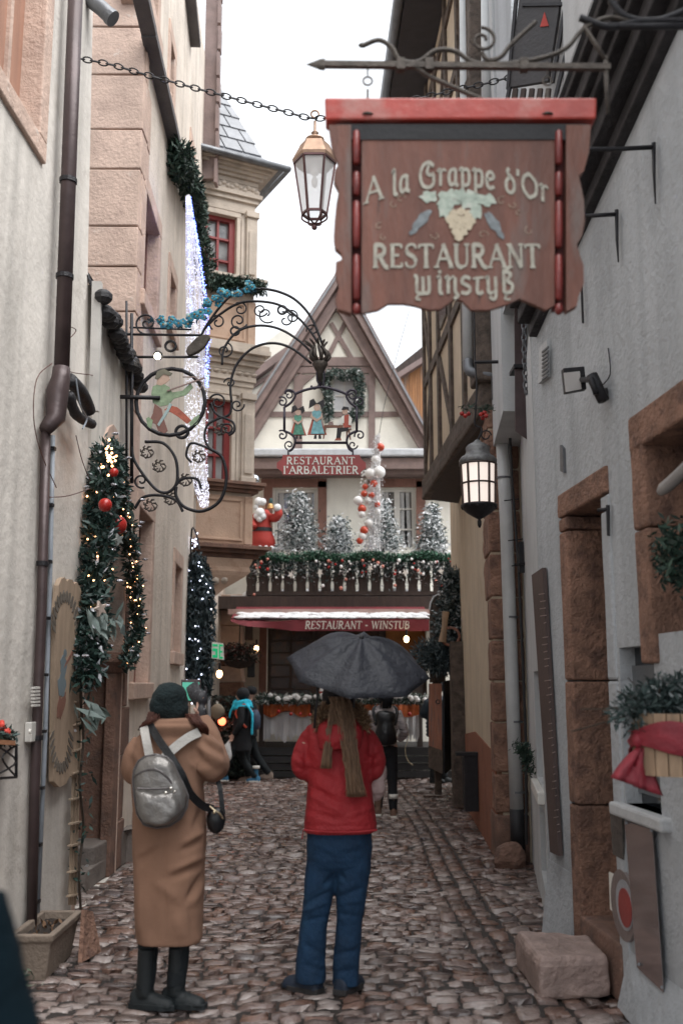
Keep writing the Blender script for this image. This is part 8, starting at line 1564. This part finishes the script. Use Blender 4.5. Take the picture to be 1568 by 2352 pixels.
m.loft([rg(699, 864, 1910, 0.15), rg(698, 866, 1896, 0.155), rg(702, 858, 1850, 0.15, am=0.012), rg(706, 853, 1800, 0.14, am=0.01), rg(706, 852, 1760, 0.135), rg(698, 856, 1720, 0.135), rg(694, 858, 1690, 0.125), rg(704, 850, 1668, 0.10), rg(735, 822, 1655, 0.08)])
m.tube(smoothpath([q(714, 1690, 0), q(698, 1722, 0), q(692, 1760, -0.03), q(708, 1772, 0.04), q(735, 1740, 0.22)], 5), list(np.interp(np.linspace(0, 1, 21), [0, 0.4, 1], [0.058, 0.063, 0.04])), 12)
m.tube(smoothpath([q(838, 1690, 0), q(856, 1722, 0), q(862, 1760, -0.03), q(850, 1775, 0.04), q(810, 1770, 0.22)], 5), list(np.interp(np.linspace(0, 1, 21), [0, 0.4, 1], [0.058, 0.063, 0.04])), 12)
ja = cl(m, 'jacket', mRJ, W2, 0.010, 4, 0.012, 0.13)
bake(ja, fw_((240, 990, 470, 1110, 8, -0.016), (260, 1040, 450, 1150, 7, 0.012), (470, 1110, 600, 1040, 8, -0.013), (480, 1150, 620, 1100, 7, 0.012), (250, 1130, 420, 1190, 7, -0.010), (215, 1215, 640, 1215, 3, -0.008), (240, 880, 400, 960, 8, -0.012), (430, 930, 590, 880, 8, -0.010), (230, 640, 225, 900, 5, -0.014), (600, 640, 600, 900, 5, -0.014),
    (165, 790, 235, 830, 6, -0.014), (160, 830, 235, 870, 6, 0.012), (165, 875, 235, 900, 5, -0.012), (590, 800, 665, 780, 6, -0.014), (595, 850, 665, 830, 6, 0.012), (590, 895, 655, 880, 6, -0.012), (185, 700, 240, 760, 7, -0.010), (600, 700, 650, 740, 7, -0.010), (245, 700, 590, 690, 4, -0.006)))
m = MB(); m.tube([q(*cw(213, 1235), -0.12), q(*cw(205, 1290), -0.10)], 0.003, 5); m.build('drawcord', mRJ, W2)
m = MB()
for s_ in (1,): m.tube(smoothpath([q(*cw(x, y), -0.165) for x, y in ((218, 1238), (330, 1250), (420, 1252), (520, 1250), (636, 1238))], 4), 0.006, 6)
m.build('hem', mRJ, W2, smooth=True)
m = MB(); m.loft([rg(734, 828, 1722, 0.06, -0.13), rg(728, 834, 1695, 0.10, -0.12), rg(730, 832, 1665, 0.12, -0.08), rg(742, 820, 1650, 0.10, -0.03)]); cl(m, 'hood', mRJ, W2, 0.010, 4, 0.02, 0.08)
c, d = along(smoothpath([q(736, 1668, -0.13), q(740, 1640, -0.10), q(755, 1628, -0.06)], 4)+smoothpath([q(815, 1628, -0.06), q(830, 1642, -0.10), q(834, 1662, -0.12)], 4), 2600, 0.045); c = c; V, F = leaves_np(c[:1500], 0.05, 0.10, d[:1500], 0.6)
c1_, d1_ = along(smoothpath([q(734, 1668, -0.10), q(738, 1640, -0.09), q(756, 1626, -0.05)], 4), 1500, 0.045); c2_, d2_ = along(smoothpath([q(812, 1628, -0.05), q(830, 1642, -0.09), q(838, 1666, -0.10)], 4), 1500, 0.045)
V, F = merge([leaves_np(c1_, 0.05, 0.10, d1_, 0.6), leaves_np(c2_, 0.05, 0.10, d2_, 0.6)]); mesh('fur_trim', V, F, fol('fur_tan', [(0, (0.16, 0.09, 0.05)), (0.5, (0.30, 0.18, 0.10)), (0.8, (0.45, 0.32, 0.20))]), W2)
m = MB(); m.ball(q(778, 1608, 0.02), 0.108, 18, 12, (0.88, 0.95, 1.05)); m.ball(q(776, 1600, 0.0), 0.105, 18, 12, (0.92, 1, 0.8)); cl(m, 'beanie', M('beanie_black', (0.012, 0.010, 0.012), rough=0.9, bump=0.6, bscale=60), W2, 0.011, 3)
mHB = M('hair_blonde', (0.21, 0.125, 0.075), rough=0.45, var=0.45, scale=14, bump=0.3, bscale=50, stretch=(6, 6, 0.5), col2=(0.27, 0.175, 0.11), f2=0.52, s2=9)
strands(W2, [smoothpath([q(778, 1600, -0.10), q(790, 1640, -0.15), q(800, 1700, -0.20), q(809, 1760, -0.20), q(813+d_, 1830, -0.19)], 4) for d_ in (-6, 0, 8, 14)], 520, 0.020, 0.0021, mHB)
strands(W2, [smoothpath([q(774, 1605, -0.10), q(766, 1640, -0.14), q(757, 1690, -0.18), q(749+d_, 1765, -0.18)], 4) for d_ in (-5, 0, 5)], 260, 0.013, 0.0020, mHB)
TB = thing('pink_tote', 'pale pink cloth tote hanging on the right side of the red jacket', 'bag', q(865, 1835)); m = MB(); m.loft([rg(852, 872, 1838, 0.03, 0.06), rg(846, 884, 1815, 0.07, 0.06), rg(846, 886, 1780, 0.08, 0.06), rg(852, 880, 1740, 0.06, 0.08), rg(856, 874, 1715, 0.03, 0.08)]); cl(m, 'bag', M('tote_pink', (0.48, 0.36, 0.34), rough=0.9, var=0.15, bump=0.8, bscale=8, dist=0.05), TB, 0.011, 4, 0.04, 0.07)
# umbrella
UMB = thing('umbrella', 'open black folding umbrella held over the red jacket', 'umbrella', q(820, 1606, -0.05)); Cc = P(822, 1534, 5.72); axs = Vector((0.10, -math.sin(math.radians(25)), math.cos(math.radians(25)))).normalized()
e1 = Vector((1, 0, 0)); e1 = (e1-axs*e1.dot(axs)).normalized(); e2 = axs.cross(e1).normalized(); RU, HU = 0.41, 0.185; mUM = M('umbrella_black', (0.016, 0.018, 0.026), rough=0.6, var=0.2, scale=5, bump=0.7, bscale=9, dist=0.04)
NR, NP, PH0 = 12, 8, math.radians(-97); V = [Cc+axs*HU]; F = []
for i in range(1, NR+1):
    f = i/NR
    for j in range(NP*6):
        a = PH0+2*math.pi*j/(NP*6); t = (j % 6)/6; sag = math.sin(math.pi*t); r_ = RU*f*(1-0.085*sag*f**1.5); h_ = HU*(1-f**2.1)-0.034*sag*math.sin(math.pi*min(1, f*1.0))-0.004*sag*math.sin(f*23+j)
        V.append(Cc+axs*h_+(e1*math.cos(a)+e2*math.sin(a))*r_)
N_ = NP*6
for j in range(N_): F.append((0, 1+j, 1+(j+1) % N_))
for i in range(NR-1):
    for j in range(N_): a = 1+i*N_; F.append((a+j, a+N_+j, a+N_+(j+1) % N_, a+(j+1) % N_))
m = MB(); m.add(V, F); o = m.build('canopy', mUM, UMB, smooth=True); s2 = o.modifiers.new('so', 'SOLIDIFY'); s2.thickness = 0.002
t = bpy.data.textures.new('tx', 'CLOUDS'); t.noise_scale = 0.09; t.noise_depth = 2; dm = o.modifiers.new('d', 'DISPLACE'); dm.texture = t; dm.strength = 0.006; dm.texture_coords = 'LOCAL'
for j in range(8):
    a = PH0+2*math.pi*j/8; m = MB(); pts = [Cc+axs*(HU*(1-f**2.1)-0.006)+(e1*math.cos(a)+e2*math.sin(a))*RU*f for f in np.linspace(0.03, 1, 9)]; m.tube(pts, 0.0025, 5); m.ball(Cc+(e1*math.cos(a)+e2*math.sin(a))*(RU+0.003), 0.005, 6, 4); m.build('rib', mIR, UMB)
m = MB(); m.tube([Cc+axs*(HU+0.014), Cc-axs*0.42], 0.006, 8); m.build('shaft', mZN, UMB, smooth=True); m = MB(); m.lathe(Cc+axs*(HU-0.004), [(0.016, 0), (0.012, 0.008), (0.004, 0.02)], 12, axis=axs); m.build('ferrule', mIR, UMB, smooth=True); m = MB(); m.tube([Cc-axs*0.40, Cc-axs*0.52], 0.014, 10); m.build('handle', mIR, UMB, smooth=True)
m = MB(); m.tube(smoothpath([P(727, 1565, 5.65), P(729, 1600, 5.65), P(724, 1640, 5.67), P(722, 1672, 5.7)], 4), 0.007, 6); m.build('wrist_strap', mLB, UMB)
# ---- person in black with striped sleeves
stand = [((-0.08, 0, 0.86), (-0.09, 0.02, 0.47), (-0.10, 0.0, 0.09)), ((0.08, 0, 0.86), (0.085, 0.01, 0.47), (0.08, -0.02, 0.09))]
def torso(o, T, k, mat, z0=0.75, z1=1.46, w0=0.20, w1=0.21, d0=0.14, name='jacket', arms=None, vox=0.016, ar=0.062, fold=0.02, puff=0, flare=1.0):
    m = MB(); zs = [z0, z0+0.3*(1.1-z0), 1.05, 1.20, 1.33, 1.40, 1.46]; ws = [w0*flare, w0*(1+flare)/2, w0*0.92, w1*0.97, w1, w1*0.86, 0.09]; ds = [d0*flare, d0, d0*0.95, d0, d0*0.95, d0*0.75, 0.08]
    m.loft([[T(a_*math.cos(t), b_*math.sin(t), z_) for t in [2*math.pi*i/20 for i in range(20)]] for z_, a_, b_ in zip(zs, ws, ds)])
    for side, (el, wr, hd) in zip((-1, 1), arms): m.tube(smoothpath([T(side*w1*0.82, 0, 1.37), T(*el), T(wr[0], wr[1], wr[2])], 4), list(np.interp(np.linspace(0, 1, 9), [0, 0.5, 1], [ar*1.1*k, ar*k, ar*0.72*k])), 12)
    if puff:
        for i in range(10): z_ = z0+(1.42-z0)*i/10; m.loft([[T(w1*1.02*f*math.cos(t), d0*1.08*f*math.sin(t), z_+dz) for t in [2*math.pi*i_/20 for i_ in range(20)]] for f, dz in ((0.9, -0.01), (1.06, 0.03), (0.9, 0.065))])
    return cl(m, name, mat, o, vox, 3, fold, 0.12)
b_ = G(880, 1862); ar3 = [((-0.26, 0.05, 1.12), (-0.16, 0.22, 1.05), (0.4, 0.6, 0)), ((0.26, 0.02, 1.12), (0.20, 0.2, 1.00), (-0.3, 0.6, 0))]
lg3 = [((-0.08, 0, 0.86), (-0.07, 0.10, 0.47), (-0.10, 0.0, 0.11)), ((0.08, 0, 0.86), (0.09, 0.0, 0.47), (0.10, -0.03, 0.09))]
W3, T3, k3, _ = person('person in black leggings and brown boots with a black backpack beyond the umbrella', (b_.x, 13.3), 1.66, 0.0, lg3, ar3, vox=0.016)
mBKc = M('cloth_black', (0.006, 0.007, 0.010), rough=0.85, bump=0.4); mSTp = M('sleeve_pale', (0.42, 0.38, 0.38), rough=0.8, bump=0.4, stretch=(1, 1, 6), col2=(0.10, 0.09, 0.10), f2=0.5, s2=5)
legwear(W3, T3, k3, lg3, mBKc, (0.098, 0.07, 0.055)); torso(W3, T3, k3, mSTp, z0=0.92, arms=ar3, w0=0.16, w1=0.19, d0=0.12, name='striped_top')
for lg in lg3: shoe(W3, T3, k3, lg[2], M('boot_brown', (0.14, 0.08, 0.055), rough=0.8), (0, 1), name='boot', top=0.26, sole=mWHT); m = MB(); m.tube([T3(lg[2][0], lg[2][1], 0.25+lg[2][2]-0.09), T3(lg[2][0], lg[2][1], 0.31+lg[2][2]-0.09)], 0.064*k3, 12); m.pieces('fur_cuff', mWP, W3, smooth=True)
strands(W3, [[T3(0, -0.08, 1.66), T3(0.02, -0.11, 1.55), T3(0.0, -0.09, 1.42)]], 110, 0.035, 0.008, mBKc); m = MB(); m.ball(T3(0, 0.0, 1.61), 0.112*k3, 14, 10); m.build('hair_cap', mBKc, W3, smooth=True)
BK3 = thing('black_rucksack', 'black leather rucksack on the back of the striped-top walker', 'backpack', T3(0, -0.2, 1.0)); m = MB(); m.loft([[T3(a_*math.cos(t), -0.17+b2*math.sin(t), z_) for t in [2*math.pi*i/18 for i in range(18)]] for z_, a_, b2 in ((0.94, 0.10, 0.05), (0.98, 0.16, 0.09), (1.12, 0.15, 0.10), (1.24, 0.09, 0.07), (1.30, 0.15, 0.09), (1.40, 0.12, 0.06))]); roughen(m.build('bag', mLB, BK3, smooth=True), 0.04, 0.08, sub=1)
m = MB(); m.tube(smoothpath([T3(-0.12, -0.12, 1.20), T3(-0.16, -0.06, 1.38), T3(-0.12, 0.05, 1.44)], 4), 0.022*k3, 7); m.tube(smoothpath([T3(0.12, -0.12, 1.20), T3(0.16, -0.06, 1.38), T3(0.12, 0.05, 1.44)], 4), 0.022*k3, 7); m.build('strap', mLB, BK3, smooth=True)
# ---- walker with turquoise scarf, going left
b_ = G(570, 1784); wl_ = [((-0.08, 0, 0.86), (-0.08, 0.20, 0.50), (-0.08, 0.30, 0.13)), ((0.08, 0, 0.86), (0.08, 0.0, 0.47), (0.08, -0.26, 0.10))]; ar4 = [((-0.24, 0.0, 1.10), (-0.20, 0.14, 0.88), (0, 0.3, -0.9)), ((0.24, -0.05, 1.12), (0.20, 0.10, 0.90), (0, 0.3, -0.9))]
W4, T4, k4, R4 = person('person in black coat with turquoise scarf and blue boots walking left', (b_.x, 17.75), 1.62, math.pi/2, wl_, ar4)
legwear(W4, T4, k4, wl_, mTR, (0.10, 0.075, 0.062)); torso(W4, T4, k4, mBKc, z0=0.58, arms=ar4, flare=1.05, d0=0.17, w0=0.19, name='coat')
mBB = M('boot_blue', (0.03, 0.14, 0.25), rough=0.7, var=0.3, bump=0.4)
for lg, tl in zip(wl_, (0.13, 0.0)): shoe(W4, T4, k4, lg[2], mBB, (0, 1), name='boot', top=0.24, sole=mWP); m = MB(); m.tube([T4(lg[2][0], lg[2][1], lg[2][2]+0.16), T4(lg[2][0], lg[2][1], lg[2][2]+0.21)], 0.07*k4, 12); m.pieces('fur_cuff', mWP, W4, smooth=True)
m = MB(); m.ball(T4(0, -0.01, 1.60), 0.125*k4, 16, 10); cl(m, 'hood', mBKc, W4, 0.014, 2)
m = MB()
for z_, r0, w0 in ((1.40, 0.13, 0.06), (1.44, 0.12, 0.06), (1.37, 0.15, 0.05)): m.tube([T4(r0*1.1*math.cos(t), r0*math.sin(t), z_+0.02*math.sin(2*t)) for t in [2*math.pi*i/18 for i in range(19)]], w0*k4, 8)
m.tube(smoothpath([T4(-0.10, 0.14, 1.40), T4(-0.12, 0.20, 1.28), T4(-0.10, 0.22, 1.18)], 4), 0.04*k4, 8, flat=0.5); m.tube(smoothpath([T4(-0.18, -0.10, 1.40), T4(-0.2, -0.2, 1.25), T4(-0.2, -0.2, 0.88)], 4), 0.05*k4, 8, flat=0.4); cl(m, 'scarf', M('scarf_turquoise', (0.02, 0.42, 0.58), rough=0.9, var=0.3, scale=12, bump=0.6), W4, 0.014, 2, 0.02, 0.06)
BK4 = thing('small_rucksack', 'small navy and orange rucksack on the walker with the turquoise scarf', 'backpack', T4(0, -0.3, 0.95)); m = MB(); m.loft([[T4(a_*math.cos(t), -0.24+b2*math.sin(t), z_) for t in [2*math.pi*i/16 for i in range(16)]] for z_, a_, b2 in ((0.96, 0.10, 0.06), (1.0, 0.15, 0.10), (1.2, 0.14, 0.10), (1.32, 0.08, 0.05))]); m.build('bag', M('pack_navy', (0.03, 0.045, 0.08), rough=0.7, col3=(0.40, 0.09, 0.03), s3=7, t3=0.56), BK4, smooth=True)
m = MB(); m.tube(smoothpath([T4(-0.14, -0.2, 1.28), T4(-0.17, -0.05, 1.42), T4(-0.16, 0.1, 1.25), T4(-0.18, -0.1, 1.0)], 4), 0.022*k4, 7); m.build('strap', mORG, BK4)
PB = thing('plastic_bag', 'white plastic carrier bag in the hand of the turquoise-scarf walker', 'bag', T4(-0.2, 0.2, 0.35)); hb_ = T4(-0.22, 0.2, 0.80); m = MB(); m.loft([[hb_+Vector((a_*math.cos(t)-0.03*i2, b2*math.sin(t), -dz)) for t in [2*math.pi*i/14 for i in range(14)]] for i2, (dz, a_, b2) in enumerate(((0.0, 0.015, 0.015), (0.1, 0.05, 0.04), (0.22, 0.12, 0.07), (0.34, 0.15, 0.08), (0.38, 0.10, 0.05)))]); roughen(m.build('bag', M('plastic_white', (0.62, 0.62, 0.62), rough=0.4, bump=0.5, bscale=12), PB, smooth=True), 0.05, 0.06, sub=1)
W5, T5, k5, _ = person('person in dark clothes and cap walking left just behind the turquoise scarf', (b_.x+0.10, 18.15), 1.64, math.pi/2, [((-0.08, 0, 0.86), (-0.08, 0.05, 0.47), (-0.08, 0.0, 0.09)), ((0.08, 0, 0.86), (0.08, -0.12, 0.47), (0.08, -0.36, 0.13))], ar4)
lg5 = [((-0.08, 0, 0.86), (-0.08, 0.05, 0.47), (-0.08, 0.0, 0.09)), ((0.08, 0, 0.86), (0.08, -0.12, 0.47), (0.08, -0.36, 0.13))]; legwear(W5, T5, k5, lg5, mTR); torso(W5, T5, k5, mBKc, z0=0.8, arms=ar4)
for lg in lg5: shoe(W5, T5, k5, lg[2], M('shoe_tan', (0.22, 0.17, 0.14)), (0, 1), top=0.14)
m = MB(); m.ball(T5(0, -0.01, 1.64), 0.115*k5, 14, 9, (1, 1, 0.8)); m.build('cap', mBKc, W5, smooth=True)
TH = thing('tan_hat', 'floppy tan bag or hat held in front of the turquoise-scarf walker', 'hat', T4(0, 0.42, 1.2)); m = MB(); m.ball(T4(0.05, 0.46, 1.28), 0.13, 16, 10, (1, 0.7, 1.05)); roughen(m.build('crown', M('felt_tan', (0.24, 0.19, 0.14), rough=0.9, bump=0.5), TH, smooth=True), 0.04, 0.08)
# ---- person in puffer jacket on the right
b_ = G(992, 1780); ar6 = [((-0.24, 0.08, 1.15), (-0.05, 0.25, 1.22), (0.6, 0.4, 0.3)), ((0.25, 0.05, 1.15), (0.12, 0.25, 1.15), (-0.5, 0.4, 0.3))]
W6, T6, k6, _ = person('person in navy puffer jacket half hidden by the open door leaf', (b_.x-0.02, 17.85), 1.74, 0.5, stand, ar6)
legwear(W6, T6, k6, stand, mTR, (0.11, 0.085, 0.07)); torso(W6, T6, k6, M('puffer_navy', (0.012, 0.028, 0.045), rough=0.45, bump=0.3), z0=0.78, arms=ar6, ar=0.08, puff=1, w0=0.21, w1=0.22, d0=0.17)
for lg in stand: shoe(W6, T6, k6, lg[2], mBT_, (0.5, -0.3), top=0.16)
m = MB(); m.ball(T6(0, -0.01, 1.62), 0.115*k6, 14, 9); m.build('cap', mBKc, W6, smooth=True)
# ---- passer-by at the lower left edge, close to the camera
W7, T7, k7, _ = person('person in dark teal coat cut off by the lower left edge of the picture', (-0.80, 1.75), 1.66, -0.15, stand, [((-0.27, 0.0, 1.08), (-0.25, 0.05, 0.84), (0, 0.2, -0.9)), ((0.27, 0.0, 1.08), (0.25, 0.05, 0.84), (0, 0.2, -0.9))])
mTL = M('coat_dark_teal', (0.001, 0.005, 0.008), rough=0.95, spec=0.1, var=0.25, bump=0.4); legwear(W7, T7, k7, stand, mTR)
torso(W7, T7, k7, mTL, z0=0.5, name='coat', arms=[((-0.27, 0.0, 1.08), (-0.25, 0.05, 0.84), 0), ((0.27, 0.0, 1.08), (0.25, 0.05, 0.84), 0)], w0=0.24, w1=0.20, d0=0.16, ar=0.085)
for lg in stand: shoe(W7, T7, k7, lg[2], mBT_, (0, 1), top=0.16)
m = MB(); m.ball(T7(0, -0.01, 1.60), 0.12*k7, 16, 10); m.build('hair', mHR, W7, smooth=True)
